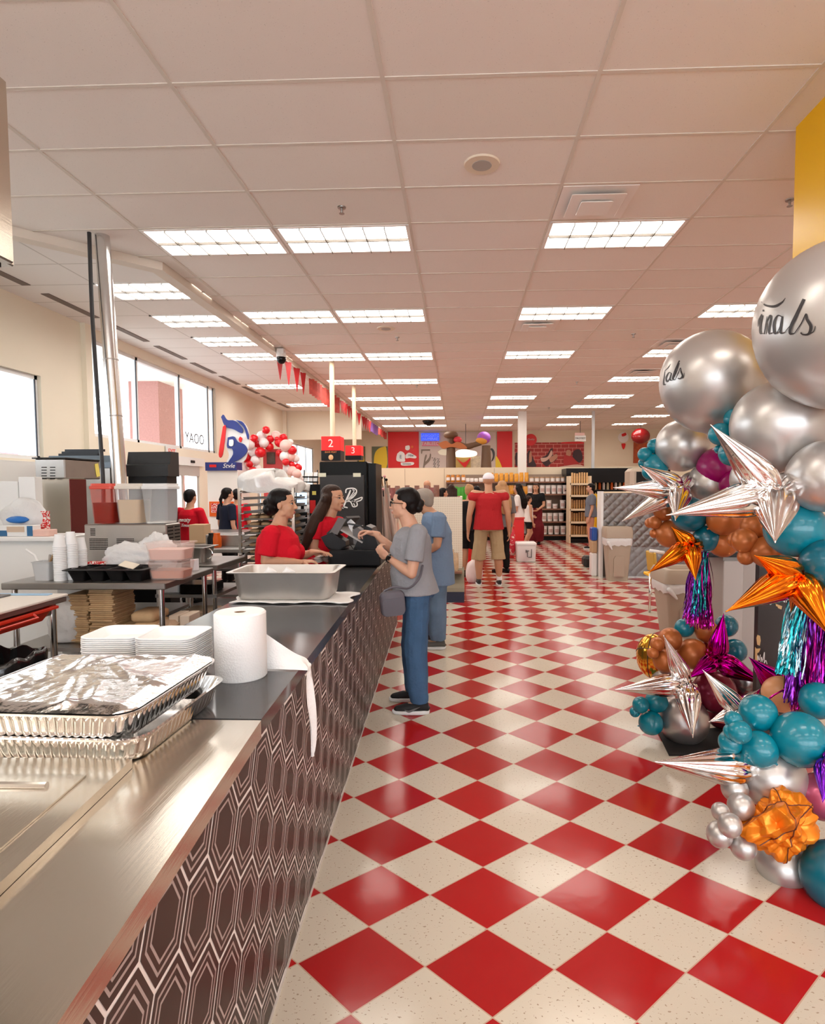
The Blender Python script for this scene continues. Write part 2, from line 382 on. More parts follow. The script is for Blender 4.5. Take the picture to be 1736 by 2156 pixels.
# automatic door
mb = MB(); x = XL - .06
for yy in (10.52, 11.88, 11.2): mb.box((x, yy, 1.0), (.09, .08, 2.0))
mb.box((x, 11.2, 1.96), (.14, 1.44, .2)); mb.box((x, 11.2, .08), (.08, 1.4, .16)); o = struct('door_1', mb, mat('door aluminium', (.62, .61, .60), .35, .6))
g = MB(); g.box((x, 11.2, 1.0), (.01, 1.36, 1.8)); g.build('window_pane', m_glass, o)
g = MB(); g.box((XL + .03, 11.2, 2.14), (.06, 1.7, .16)); g.build('door_header', m_white, o)
g = MB(); g.box((XL + .065, 11.5, 2.14), (.02, .16, .05)); g.build('sensor', mat('black plastic', (.008, .008, .009), .35, spec=.22), o)
mb = MB(); mb.prism([(-5.33, 1.0), (-1.34, 1.0), (-1.34, 3.75), (-1.30, 6.6), (-2.2, 8.4), (-5.33, 8.4)], (0, 0, .002), (1, 0, 0), (0, 1, 0), (0, 0, .008)); struct('floor_kitchen', mb, mat('dark kitchen floor', (.055, .05, .047), .5, noise=.3, nscale=9))
# back, right, near walls, far header
mb = MB(); mb.box((1.8, 24.35, 2.0), (14.5, .1, 4.0)); struct('wall_back', mb, m_creamd)
mb = MB(); mb.box((9.05, 9.1, 2.0), (.1, 30.4, 4.0)); struct('wall_right', mb, m_cream)
mb = MB()
for bx, sx, bz, sz in ((1.8, 14.5, .25, .5), (1.8, 14.5, 3.6, .8), (-4.9, 1.0, 1.85, 2.7), (8.4, 1.2, 1.85, 2.7), (1.2, .4, 1.85, 2.7), (4.6, .4, 1.85, 2.7), (-1.9, .4, 1.85, 2.7)): mb.box((bx, -6.05, bz), (sx, .1, sz))
struct('wall_front', mb, m_cream)
for k, (xa, xb) in enumerate(((-4.4, -2.1), (-1.7, 1.0), (1.4, 4.4), (4.8, 7.8))):  # unseen shopfront windows behind the camera, added to bring daylight to the ceiling
    mb = MB(); mb.box(((xa + xb) / 2, -6.05, .53), (xb - xa, .06, .06)); mb.box(((xa + xb) / 2, -6.05, 3.17), (xb - xa, .06, .06)); o = struct('window_%d' % (4 + k), mb, m_frame)
    g = MB(); g.box(((xa + xb) / 2, -6.05, 1.85), (xb - xa, .008, 2.6)); g.build('window_pane', m_glass, o)
mb = MB(); mb.box((-4.15, 17.95, 3.52), (2.36, .12, .86)); struct('trim_4', mb, m_cream)
mb = MB(); mb.box((XL + .05, 17.8, 3.0), (.1, .1, 1.9)); struct('trim_5', mb, m_cream)
# low partition in front of the back wall, with panel joints
mb = MB(); mb.box((2.9, 18.55, 1.115), (12.2, .1, 2.23)); struct('wall_partition', mb, m_creamd)
mb = MB()
for px in (852, 935, 1040, 1240, 1300): p = aty(px, 1000, 18.5); mb.box((p.x, 18.497, 1.5), (.014, .006, 1.4))
struct('trim_6', mb, mat('panel joint', (.45, .36, .26), .7))
# columns
mb = MB(); p = atz(1098, 868, ZC); mb.box((p.x, p.y - .1, ZC / 2), (.25, .25, ZC)); struct('wall_column', mb, m_white, loc=None)
mb = MB(); mb.box((4.13, 18.3, ZC / 2), (.08, .08, ZC)); struct('wall_post', mb, mat('grey post', (.55, .55, .55), .5))
m_yel = mat('yellow panel', (.95, .55, .0), .35)
mb = MB(); mb.box((2.62, 3.33, 3.12), (.86, 1.36, 1.61)); struct('wall_yellow', mb, m_yel)
mb = MB(); mb.box((XL + .006, -1.0, .06), (.012, 9.8, .12)); struct('baseboard_left', mb, m_trimd)

# ---------------------------------------------------------------- ceiling lights
m_panel = mat('light diffuser', (1, 1, 1), .5, emit=(1, .93, .84, 1), estr=PANEL)
m_panelw = mat('cool light diffuser', (1, 1, 1), .5, emit=(1, .98, .95, 1), estr=PANEL)
m_lbar = mat('louver bar', (.10, .085, .07), .5)
m_louv = mat('white louver', (.93, .90, .86), .35)
def troffer(cx, cy, zc, label, group, md):
    t = thing('ceiling_light', label, 'ceiling light', (cx, cy, zc), group)
    mb = MB()
    for sx in (-1, 1): mb.box((cx + sx * .585, cy, zc - .006), (.03, .585, .012))
    for sy in (-1, 1): mb.box((cx, cy + sy * .28, zc - .006), (1.2, .025, .012))
    mb.build('frame', m_louv, t)
    mb = MB(); mb.quad((cx - .57, cy - .268, zc - .003), (cx - .57, cy + .268, zc - .003), (cx + .57, cy + .268, zc - .003), (cx + .57, cy - .268, zc - .003)); mb.build('diffuser', md, t, fix=False)
    mb = MB()
    for k in range(1, 6): mb.box((cx - .57 + 1.14 * k / 6, cy, zc - .016), (.008, .536, .024))
    mb.box((cx, cy, zc - .016), (1.14, .012, .024)); mb.build('louver', m_lbar, t)
    return t
CN = {0: 'left of the left-hand pair', 1: 'right of the left-hand pair', 3: 'single light right of the aisle', 5: 'far right light', 7: 'outermost right light'}
RN = {3: 'nearest row in view', 7: 'second row from camera', 11: 'third row from camera', 15: 'fourth row from camera', 19: 'fifth row from camera', 22: 'sixth row from camera', 26: 'seventh row from camera', 30: 'row nearest the back wall', -4: 'row over the camera', -8: 'row behind the camera', -12: 'second row behind the camera'}
LT = None
for r, rn in RN.items():
    for c, cn in CN.items():
        if (r, c) == (3, 7): continue
        cx, cy = -2.865 + 1.22 * (c + .5), 3.4427 + .61 * (r + .5); lb = 'recessed ceiling light, %s, %s' % (cn, rn); gr = 'recessed ceiling lights'
        if LT is None: LT = troffer(cx, cy, ZC, lb, gr, m_panel)
        else: dup(LT, (cx, cy, ZC), lb)
for k, (px, py_, n) in enumerate(((330, 612, 'nearest'), (425, 675, 'second'), (497, 718, 'third'), (548, 750, 'farthest'))):
    p = atz(px, py_, ZL); troffer(p.x, p.y, ZL, '%s louvered light in the white kitchen ceiling' % n, 'kitchen ceiling lights', m_panelw)
for k, yy in enumerate((13.5, 16.5)): troffer(-4.2, yy, ZL, ('far kitchen ceiling light behind the pennants', 'kitchen ceiling light by the far header wall')[k], 'kitchen ceiling lights', m_panelw)
troffer(-3.6, .5, ZC, 'ceiling light over the steel counter out of view', 'recessed ceiling lights', m_panel)
# ================================================================ the service counter and what stands on it
m_steel = mat('brushed steel', (.63, .58, .50), .22, 1, noise=.08, nscale=3, bump=.03, bscale=140, stretch=(1, .04, 1))
m_steeld = mat('dull steel', (.40, .385, .365), .36, 1, noise=.12, nscale=6)
m_chrome = mat('polished steel', (.75, .74, .72), .14, 1)
m_stone = mat('dark grey stone', (.050, .050, .052), .13, noise=.55, nscale=45)
m_blk = mat('black plastic', (.008, .008, .009), .35, spec=.22)
m_blkg = mat('black gloss', (.006, .006, .007), .15, spec=.3)
m_dgrey = mat('dark grey plastic', (.028, .027, .027), .45, spec=.25)
m_grey = mat('grey plastic', (.14, .135, .135), .45, spec=.3)
m_foam = mat('white foam', (.86, .86, .86), .55)
m_paper = mat('white paper towel', (.85, .84, .83), .9, bump=.25, bscale=160)
m_foil = mat('aluminium foil', (.86, .85, .84), .16, 1, bump=.25, bscale=30)
m_fluted = mat('fluted foil', (.86, .85, .84), .14, 1)
m_pan = mat('food pan steel', (.56, .54, .515), .42, .85, noise=.12, nscale=9)
m_cloth = mat('white cloth', (.80, .79, .77), .9, bump=.15, bscale=120)
ZT = .95
def face_x(y): return -.52 - .031 * y
CY0, CY1 = -1.0, 6.85
t = thing('service_counter', 'long service counter faced with dark brown hexagon tiles in white grout', 'counter', (face_x(3) - .35, 3, 0))
mb = MB(); mb.prism([(face_x(CY0) - .006, CY0), (face_x(CY1) - .006, CY1), (-.93, CY1), (-.93, 5.22), (-1.04, 5.18), (-1.02, 4.0), (-1.25, 3.75), (-1.22, CY0)], (0, 0, 0), (1, 0, 0), (0, 1, 0), (0, 0, .90)); mb.build('counter_body', mat('counter carcass', (.25, .24, .23), .6), t)
# tiles: flat-topped hexagons with two inlaid lines, seen along the counter
m_tile = mat('brown tile', (.034, .018, .015), .38, noise=.35, nscale=10); m_tline = mat('tile inlay line', (.42, .35, .33), .4); m_grout = mat('white grout', (.85, .79, .75), .7)
mb = MB(); HS, HV = .1, .097
def fp(y, z, d=0.): return V((face_x(y) + d, y, z))
def clip(poly, z0, z1, y0, y1):
    for ax, lim, sg in ((1, z0, 1), (1, z1, -1), (0, y0, 1), (0, y1, -1)):
        out = []
        for p, q in zip(poly, poly[1:] + poly[:1]):
            a, b = (p[ax] - lim) * sg, (q[ax] - lim) * sg
            if a >= 0: out.append(p)
            if (a >= 0) != (b >= 0): k = a / (a - b); out.append(tuple(p[i] + (q[i] - p[i]) * k for i in (0, 1)))
        poly = out
        if len(poly) < 3: return []
    return poly
def hexa(cy, cz, f): return [(cy + f * HS * a, cz + f * HV * b) for a, b in ((1, 0), (.5, 1), (-.5, 1), (-1, 0), (-.5, -1), (.5, -1))]
mb.cur = 2; mb.F([mb.P(fp(a, b, -.001)) for a, b in ((CY0, .012), (CY1, .012), (CY1, .9038), (CY0, .9038))])
seq = [(.95, .80, 0), (.80, .735, 1), (.735, .62, 0), (.62, .555, 1), (.555, 0, 0)]
for i in range(-14, 60):
    cy = 1.193 + .149 * i
    if cy > CY1 + .1 or cy < CY0 - .1: continue
    for j in range(-1, 7):
        cz = .694 + .097 * (i % 2) - .194 * (j - 2)
        if cz > 1.05 or cz < -.1: continue
        for f0, f1, k in seq:
            A, B = hexa(cy, cz, f0), hexa(cy, cz, f1); mb.cur = k
            faces = [A] if f1 == 0 else [[A[n], A[(n + 1) % 6], B[(n + 1) % 6], B[n]] for n in range(6)]
            for q in faces:
                q = clip(q, .013, .9035, CY0, CY1)
                if q: mb.F([mb.P(fp(a, b)) for a, b in q])
mb.build('tile_front', [m_tile, m_tline, m_grout], t)
mb = MB(); mb.prism([(face_x(CY0) + .004, CY0), (face_x(CY1) + .004, CY1), (face_x(CY1) - .01, CY1), (face_x(CY0) - .01, CY0)], (0, 0, 0), (1, 0, 0), (0, 1, 0), (0, 0, .013)); mb.build('base_strip', mat('pale floor strip', (.6, .55, .5), .4), t)
# stone top
e = [atz(x, y, ZT) for x, y in ((550, 1514), (655, 1376), (760, 1239), (815, 1168))]; end = V((face_x(CY1) + .015, CY1 + .03, ZT))
back = [V((-.96, CY1 + .03, ZT)), V((-.96, 5.25, ZT)), V((-1.10, 5.20, ZT)), V((-1.06, 4.0, ZT)), V((-1.31, 3.75, ZT)), V((-1.33, 1.62, ZT))]
poly = [(p.x, p.y) for p in e + [end] + back]
mb = MB(); mb.prism(poly, (0, 0, ZT - .045), (1, 0, 0), (0, 1, 0), (0, 0, .045))
tag(mb.build('stone_countertop', m_stone, loc=(-.9, 4, ZT - .045)), 'polished dark grey stone top along the tiled counter', 'countertop')
# steel top, its front lip bent down
j = atz(550, 1516, ZT); n0 = atz(120, 2156, ZT); dirn = (n0 - j).normalized(); far0 = j + dirn * 2.6; mb = MB()
mb.prism([(j.x, j.y - .002), (far0.x, far0.y), (-2.4, far0.y), (-2.4, 1.25), (-1.33, 1.45), (-1.33, j.y - .002)], (0, 0, ZT - .012), (1, 0, 0), (0, 1, 0), (0, 0, .012))
mb.prism([(j.x, j.y - .002), (far0.x, far0.y), (far0.x - .02, far0.y), (j.x - .02, j.y - .002)], (0, 0, ZT - .050), (1, 0, 0), (0, 1, 0), (0, 0, .0385))
tag(mb.build('steel_countertop', m_steel, loc=(-1, .5, ZT - .05)), 'brushed stainless steel top at the near end of the counter', 'countertop')
def rrect(c, w, d, r, n=5, R=None, flute=0, nf=0):
    out = []; c = V(c)
    for qx, qy, a0 in ((1, 1, 0), (-1, 1, 90), (-1, -1, 180), (1, -1, 270)):
        for k in range(n + 1):
            a = math.radians(a0 + 90 * k / n); p = V((qx * (w / 2 - r) + r * math.cos(a), qy * (d / 2 - r) + r * math.sin(a), 0)); out.append(c + (R @ p if R else p))
    return out
def rz(a): return Matrix.Rotation(a, 3, 'Z')
def dense_ring(ring, n):
    L = [0]
    for a, b in zip(ring, ring[1:] + ring[:1]): L.append(L[-1] + (b - a).length)
    out = []; k = 0
    for i in range(n):
        s_ = L[-1] * i / n
        while L[k + 1] < s_: k += 1
        a, b = ring[k], ring[(k + 1) % len(ring)]; out.append(a.lerp(b, (s_ - L[k]) / max(1e-9, L[k + 1] - L[k])))
    return out
# raised steel lid at the near left
a, b = atz(278, 1598, ZT + .022), atz(0, 1858, ZT + .022); u = (b - a).normalized(); vv = V((-1, 0, 0)); k = a + u * 1.3
t = thing('steel_pan_cover', 'flat stainless cover sunk in the steel counter behind foil pans, raised rim', 'pan cover', ((a.x + k.x) / 2 - .4, (a.y + k.y) / 2, ZT))
mb = MB(); P4 = [a, k, k + vv * 1.1, a + vv * .75]
mb.prism([(p.x, p.y) for p in P4], (0, 0, ZT + .001), (1, 0, 0), (0, 1, 0), (0, 0, .021)); mb.build('rim', m_steel, t)
ce = sum(P4, V()) / 4; ins = [p + (ce - p).normalized() * .10 for p in P4]
mb = MB(); mb.prism([(p.x, p.y) for p in ins], (0, 0, ZT + .0225), (1, 0, 0), (0, 1, 0), (0, 0, .004)); mb.build('inner_panel', m_steel, t)
mb = MB(); q0, q1 = ins[3] + V((0, -.06, 0)), ins[0] + V((-.05, -.055, 0)); q0.z = q1.z = ZT + .029; mb.tube([q0, q1], .008, 8); mb.build('bead', m_chrome, t)
# foil pans
def foil_pan(cx, cy, z, w, d, h, label, rot, lid):
    t = thing('foil_pan', label, 'foil pan', (cx, cy, z), 'foil pans on the counter'); R = rz(rot); N = 480
    mb = MB(); rg = []
    for hh, sc in ((0, 0), (.004, .01), (.012, .018), (h * .35, .03), (h * .7, .043), (h - .014, .052), (h - .006, .055)):
        r_ = dense_ring(rrect((cx, cy, z + hh), w - .075 + sc, d - .075 + sc, .055, 6, R), N); c_ = V((cx, cy, z + hh))
        if .01 < hh < h - .012: r_ = [c_ + (p - c_) * (1 + (.010 if i % 6 < 2 else .004 if i % 6 in (2, 5) else -.004)) for i, p in enumerate(r_)]
        rg.append(r_)
    for dz, sc in ((0, .075), (.006, .08), (.006, .062)): rg.append(dense_ring(rrect((cx, cy, z + h - .006 + dz), w - .075 + sc, d - .075 + sc, .06, 6, R), N))
    for hh, sc in ((h * .5, .03), (.012, .0)): rg.append(dense_ring(rrect((cx, cy, z + hh), w - .085 + sc, d - .085 + sc, .05, 6, R), N))
    mb.rings(rg); mb.build('pan', m_fluted, t, angle=50)
    if lid:
        rnd = random.Random(3); cr = [(rnd.uniform(-1, 1), rnd.uniform(-1, 1), rnd.uniform(.3, 1), rnd.uniform(0, 6.28)) for _ in range(26)]
        def fn(u_, v_):
            x, y = (u_ - .5) * (w - .01), (v_ - .5) * (d - .01); zz = 0
            for a_, b_, s_, ph in cr:
                s = (x - a_ * w * .5) * math.cos(ph) + (y - b_ * d * .5) * math.sin(ph); l = -(x - a_ * w * .5) * math.sin(ph) + (y - b_ * d * .5) * math.cos(ph)
                zz += s_ * .007 * (1 - min(1, abs(s) / .022)) * max(0, 1 - abs(l) / .12)
            ed = min(1, min(u_, 1 - u_, v_, 1 - v_) * 14); p = R @ V((x, y, 0))
            k_ = .06; cxr = max(0, abs(x) - (w / 2 - k_)); cyr = max(0, abs(y) - (d / 2 - k_)); rr = math.hypot(cxr, cyr)
            if rr > k_ - .004: f_ = (k_ - .004) / rr; p = R @ V((math.copysign(abs(x) - cxr + cxr * f_, x), math.copysign(abs(y) - cyr + cyr * f_, y), 0))
            return V((cx, cy, z + h + .002)) + p + V((0, 0, zz * ed + .010 * ed))
        mb = MB(); mb.grid(fn, 90, 80); mb.build('foil_lid', m_foil, t, smooth=True)
    return t
foil_pan(-.985, 1.545, ZT, .52, .47, .072, 'lower foil pan, fluted sides, under the covered one', -.04, False)
foil_pan(-1.00, 1.525, ZT + .062, .52, .47, .075, 'upper foil pan covered with crinkled foil, on top of another foil pan', -.04, True)
# foam trays
def foam_tray_mesh():
    mb = MB(); w, d, h = .205, .195, .034; rg = []
    for z, s_, r in ((0, -.045, .03), (h - .003, -.008, .036), (h - .003, 0, .036), (h, 0, .036), (h, -.012, .034), (.004, -.05, .028)): rg.append(rrect((0, 0, z), w + s_, d + s_, r, 5))
    return mb.rings(rg)
def tray_stack(c, n, label, rot):
    first = None; rnd = random.Random(int(c[0] * 999))
    for k in range(n):
        p = (c[0] + rnd.uniform(-.0012, .0012), c[1] + rnd.uniform(-.0012, .0012), c[2] + .0068 * k)
        if first is None:
            first = foam_tray_mesh().build('foam_tray', m_foam, angle=40); first.location = p; first.rotation_euler = (0, 0, rot); tag(first, label, 'foam tray', label)
        else: dup(first, p, label)
a = atz(345, 1440, ZT); tray_stack((atz(371, 1329, 1.10).x, a.y + .105, ZT), 18, 'white foam tray in the stack next to the paper towel roll', -.02)
tray_stack((atz(255, 1329, 1.10).x, a.y + .115, ZT), 18, 'white foam tray in the stack left of the other stack, behind foil pans', .03)
# paper towel
c = atz(493, 1440, ZT); c = V((atz(493, 1440, ZT).x - .008, c.y + .087, ZT))
t = thing('paper_towel_roll', 'tall white paper towel roll with its end trailing over the counter edge', 'paper towel', c)
mb = MB(); R_, r_, H = .087, .020, .228; n = 48; rg = []
for rr, zz in ((R_ - .003, 0), (R_, .004), (R_, H - .006), (R_ - .006, H), (r_, H - .002), (r_ - .001, 0)): rg.append([c + V((rr * math.cos(2 * PI * k / n), rr * math.sin(2 * PI * k / n), zz)) for k in range(n)])
rg.append(rg[0]); mb.rings(rg, False, False); mb.build('roll', m_paper, t, angle=40)
mb = MB(); mb.rings([[c + V((q * math.cos(2 * PI * k / 24), q * math.sin(2 * PI * k / 24), zz)) for k in range(24)] for q, zz in ((.0195, .002), (.0195, H - .004), (.0175, H - .004), (.0175, .002))] , False, False); mb.build('cardboard_core', mat('cardboard', (.30, .20, .12), .8), t)
prs = [((548, 1326, 2.06), (549, 1410, 2.06)), ((585, 1352, 2.075), (590, 1409, 2.055)), ((620, 1376, 2.11), (615, 1410, 2.055)), ((643, 1387, 2.13), (629, 1414, 2.055)), ((655, 1402, 2.125), (637, 1432, 2.045)), ((661, 1430, 2.10), (643, 1462, 2.04)), ((664, 1480, 2.08), (649, 1500, 2.04)), ((664, 1530, 2.07), (653, 1545, 2.045)), ((661, 1572, 2.06), (655, 1580, 2.05)), ((658, 1592, 2.055), (657, 1594, 2.055))]
A = catmull([aty(*p) for p, q in prs], 5); B = catmull([aty(*q) for p, q in prs], 5); nA = len(A) - 1
for L in (A, B):
    for p in L:
        lim = face_x(p.y) + .03
        if p.x < lim - .035: p.z = max(p.z, ZT + .004)
        elif p.z < ZT + .004: p.x = max(p.x, lim + .012)
mb = MB()
def fn(u_, v_):
    i = min(nA - 1, int(v_ * nA)); f_ = v_ * nA - i; a, b = A[i].lerp(A[i + 1], f_), B[i].lerp(B[i + 1], f_); p = a.lerp(b, u_); p = p + V((.006 * math.sin(u_ * 7 + v_ * 9), -.006 * math.sin(u_ * 5 + v_ * 14), 0)) * min(1, v_ * 4); return p
mb.grid(fn, 10, 60); o = mb.build('loose_sheet', m_paper, t, smooth=True)
# deep steel pan on a towel
yb = atz(590, 1266, ZT + .012).y; X0, X1 = aty(478, 1206, yb).x, aty(702, 1206, yb).x; cx, cy = (X0 + X1) / 2, yb + .165; w, d, h = X1 - X0, .36, .165
t = thing('deep_steel_pan', 'deep stainless steel food pan standing on a white towel', 'steel pan', (cx, cy, ZT + .012))
mb = MB(); z0 = ZT + .012; rg = []
for z, s_, r in ((0, -.11, .045), (.004, -.09, .05), (.02, -.07, .06), (h - .012, -.035, .06), (h - .006, -.03, .06), (h - .006, .012, .03), (h, .016, .03), (h, -.028, .055), (h - .012, -.04, .055), (.025, -.075, .055), (.012, -.10, .045)): rg.append(rrect((cx, cy, z0 + z), w + s_, d + s_, r, 7))
mb.rings(rg); mb.build('pan', m_pan, t, angle=40)
for k, (px, lb) in enumerate(((556, 'left white paper cup lying in the deep steel pan'), (594, 'right white paper cup lying in the deep steel pan'))):
    mb = MB(); p = V((aty(px, 1200, cy).x, cy - .06, z0 + .055)); dq = V((.5, .1, .85)); mb.cyl(p, p + dq * .13, .045, .03, 20); tag(mb.build('paper_cup', m_foam, loc=p, angle=40), lb, 'cup')
mb = MB()
def towel(u_, v_):
    x = cx - .29 + .68 * u_ + .02 * math.sin(v_ * 9); y = cy - .185 + .33 * v_ + .012 * math.sin(u_ * 11) - .07 * max(0, u_ - .8) * 0; z = ZT + .004 + .004 * abs(math.sin(u_ * 17 + v_ * 5)) * (1 if (u_ > .8 or v_ < .12) else .3); return V((x, y, z))
top = [[towel(i / 40, j / 24) for i in range(41)] for j in range(25)]; ids = [[mb.P(p) for p in r] for r in top]
for a, b in zip(ids, ids[1:]):
    for k in range(40): mb.F([a[k], a[k + 1], b[k + 1], b[k]])
o = mb.build('towel', m_cloth, loc=(cx, cy, ZT), smooth=True); so = o.modifiers.new('s', 'SOLIDIFY'); so.thickness = .006; so.offset = 1; tag(o, 'folded white towel lying under the deep steel pan', 'towel')
# till
YR = 4.78; zt = aty(740, 1158, YR).z; X0, X1 = aty(693, 1175, YR).x, aty(801, 1175, YR).x; cx = (X0 + X1) / 2
t = thing('cash_till', 'black cash till drawer under the register on the stone top', 'cash drawer', (cx, YR + .2, ZT))
mb = MB(); mb.box((cx, YR + .2, (ZT + .012 + zt) / 2), (X1 - X0, .42, zt - ZT - .012), bev=.008); mb.build('drawer_case', m_blk, t)
mb = MB(); mb.box((X0 - .004, YR + .2, (ZT + zt) / 2), (.012, .38, zt - ZT - .05)); mb.build('drawer_front', m_dgrey, t)
mb = MB()
for sx in (-1, 1):
    for sy in (-1, 1): mb.cyl((cx + sx * .18, YR + .2 + sy * .17, ZT), (cx + sx * .18, YR + .2 + sy * .17, ZT + .013), .014, n=10)
mb.build('rubber_foot', m_blk, t)
def slab(mb, a, b, c, th):     # a slab through three corners a (origin), b, c; thickness away
    a, b, c = V(a), V(b), V(c); n = (b - a).cross(c - a).normalized(); mb.prism([(0, 0), (1, 0), (1, 1), (0, 1)], a, b - a, c - a, n * th); return mb
t = thing('cash_register', 'black touch screen register tilted towards the two red-shirted women', 'cash register', (cx, YR + .2, zt))
Yc = YR + .06
mb = MB(); pts = [aty(*p, Yc) for p in ((743, 1158), (799, 1158), (782, 1112), (770, 1107), (755, 1132))]; mb.prism([(p.x, p.z) for p in pts], (0, Yc, 0), (1, 0, 0), (0, 0, 1), (0, .26, 0)); mb.build('stand', m_blk, t)
mb = MB(); a, b = aty(690, 1127, Yc), aty(731, 1091, Yc); slab(mb, a, b, a + V((.06, .30, -.01)), .022); mb.build('screen_housing', m_dgrey, t)
mb = MB(); a, b = aty(711, 1126, Yc - .01), aty(730, 1093, Yc - .01); slab(mb, a, b, b + V((-.1, .04, -.01)) if False else a + V((-.07, .02, .012)), .012); mb.build('screen_side_cover', m_grey, t)
mb = MB(); a, b = aty(714, 1116, Yc), aty(762, 1144, Yc); slab(mb, a, b, a + V((.0, .22, .02)), .014); mb.build('customer_display', mat('display edge grey', (.42, .40, .39), .4), t)
mb = MB(); pts = [aty(*p, Yc + .02) for p in ((744, 1146), (742, 1116), (752, 1110), (768, 1122), (772, 1140), (760, 1150))]; mb.prism([(p.x, p.z) for p in pts], (0, Yc + .02, 0), (1, 0, 0), (0, 0, 1), (0, .13, 0)); mb.build('receipt_printer', m_grey, t)
mb = MB(); pts = [aty(*p, Yc - .03) for p in ((675, 1131), (697, 1121), (727, 1140), (728, 1154), (712, 1158), (692, 1157), (684, 1148))]; mb.prism([(p.x, p.z) for p in pts], (0, Yc - .03, 0), (1, 0, 0), (0, 0, 1), (0, .16, 0)); mb.build('scanner', m_blk, t)
mb = MB(); mb.tube(catmull([aty(*p, Yc - .04) for p in ((686, 1150), (699, 1157), (713, 1158), (728, 1150), (737, 1148), (744, 1156), (752, 1157))], 5), .004, 6); mb.build('cable', m_blk, t)
mb = MB(); pts = [aty(*p, Yc + .1) for p in ((729, 1096), (734, 1090), (747, 1102), (741, 1110), (741, 1121), (735, 1112))]; mb.prism([(p.x, p.z) for p in pts], (0, Yc + .1, 0), (1, 0, 0), (0, 0, 1), (.004, .006, .0)); mb.build('paper_slip', mat('paper', (.84, .84, .86), .8), t)
# napkins by the register
p0 = atz(677, 1186, ZT); t = thing('napkin_pile', 'crumpled white napkin pile left of the cash drawer', 'napkin', (p0.x, p0.y, ZT)); rnd = random.Random(5)
for k in range(4):
    mb = MB(); z = ZT + .006 + .014 * k; a0 = rnd.uniform(0, 3)
    mb.grid(lambda u_, v_: V((p0.x + .03 * (k == 3) + (u_ - .5) * .17, p0.y + .05 + (v_ - .5) * .15, z + .012 * math.sin(u_ * 8 + a0) * math.sin(v_ * 7 + a0) + .012)), 14, 14)
    mb.build('napkin', mat('napkin paper', (.82, .79, .74), .85), t, smooth=True)
for k, (z, r) in enumerate(((.06, .07), (.075, .05))):
    mb = MB(); mb.tube([(p0.x + .04 + r * math.cos(q / 3), p0.y + .03 + r * math.sin(q / 3), ZT + z + .004 * math.sin(q)) for q in range(17)], .003, 6); mb.build('wire', m_blk, t)
# ================================================================ balloon arch on the right
BM = {'silver': mat('pearl silver latex', (.54, .52, .50), .34, .68), 'chrome': mat('chrome silver latex', (.48, .45, .44), .33, .85),
      'teal': mat('teal latex', (.0, .20, .275), .27, coat=.3), 'deepteal': mat('deep teal latex', (.0, .12, .18), .27, coat=.3), 'orange': mat('copper orange latex', (.47, .14, .035), .33, .25),
      'maroon': mat('maroon latex', (.20, .012, .04), .22, .3), 'magenta': mat('magenta latex', (.30, .0, .11), .3), 'tan': mat('peach latex', (.66, .31, .14), .3), 'dark': mat('dark silver latex', (.22, .20, .20), .25, .8), 'pink': mat('rose latex', (.48, .09, .17), .25, .35),
      'red': mat('red latex', (.70, .004, .012), .3, coat=.3), 'white': mat('white latex', (.86, .80, .78), .35, coat=.2), 'blush': mat('blush latex', (.85, .56, .50), .35)}
BMESH = {}
def balloon_mesh(colr):
    if colr in BMESH: return BMESH[colr]
    mb = MB(); prof = [(.012, -1.16), (.07, -1.15), (.05, -1.10), (.075, -1.06)]
    for k in range(1, 22):
        a = -PI / 2 + PI * k / 22; z = math.sin(a); r = math.cos(a); prof.append((r * (1 + .03 * z) if z > -.6 else r * (1 - .12 * (-z - .6)), z * (1.04 if z < 0 else 1)))
    mb.lathe(prof + [(.01, 1)], n=32); me = mb.mesh('balloon', smooth=True); me.materials.append(BM[colr]); bm = bmesh.new(); bm.from_mesh(me); bmesh.ops.recalc_face_normals(bm, faces=bm.faces); bm.to_mesh(me); bm.free()
    BMESH[colr] = me; return me
BR = random.Random(11)
def balloon(colr, px, py, r, d, label, group=None, sq=1, tilt=None):
    c = aty(px, py, d); R = r * (c - CAMP).dot(AXF) / F_PX * (.97 if px > 1500 else 1)
    o = bpy.data.objects.new('balloon', balloon_mesh(colr)); COL.objects.link(o); o.location = c; o.scale = (R, R, R * sq); ORIG[o] = c
    o.rotation_euler = tilt or (BR.uniform(-1.2, 1.2), BR.uniform(-1.2, 1.2), BR.uniform(0, 6))
    return tag(o, label, 'balloon', group), c, R
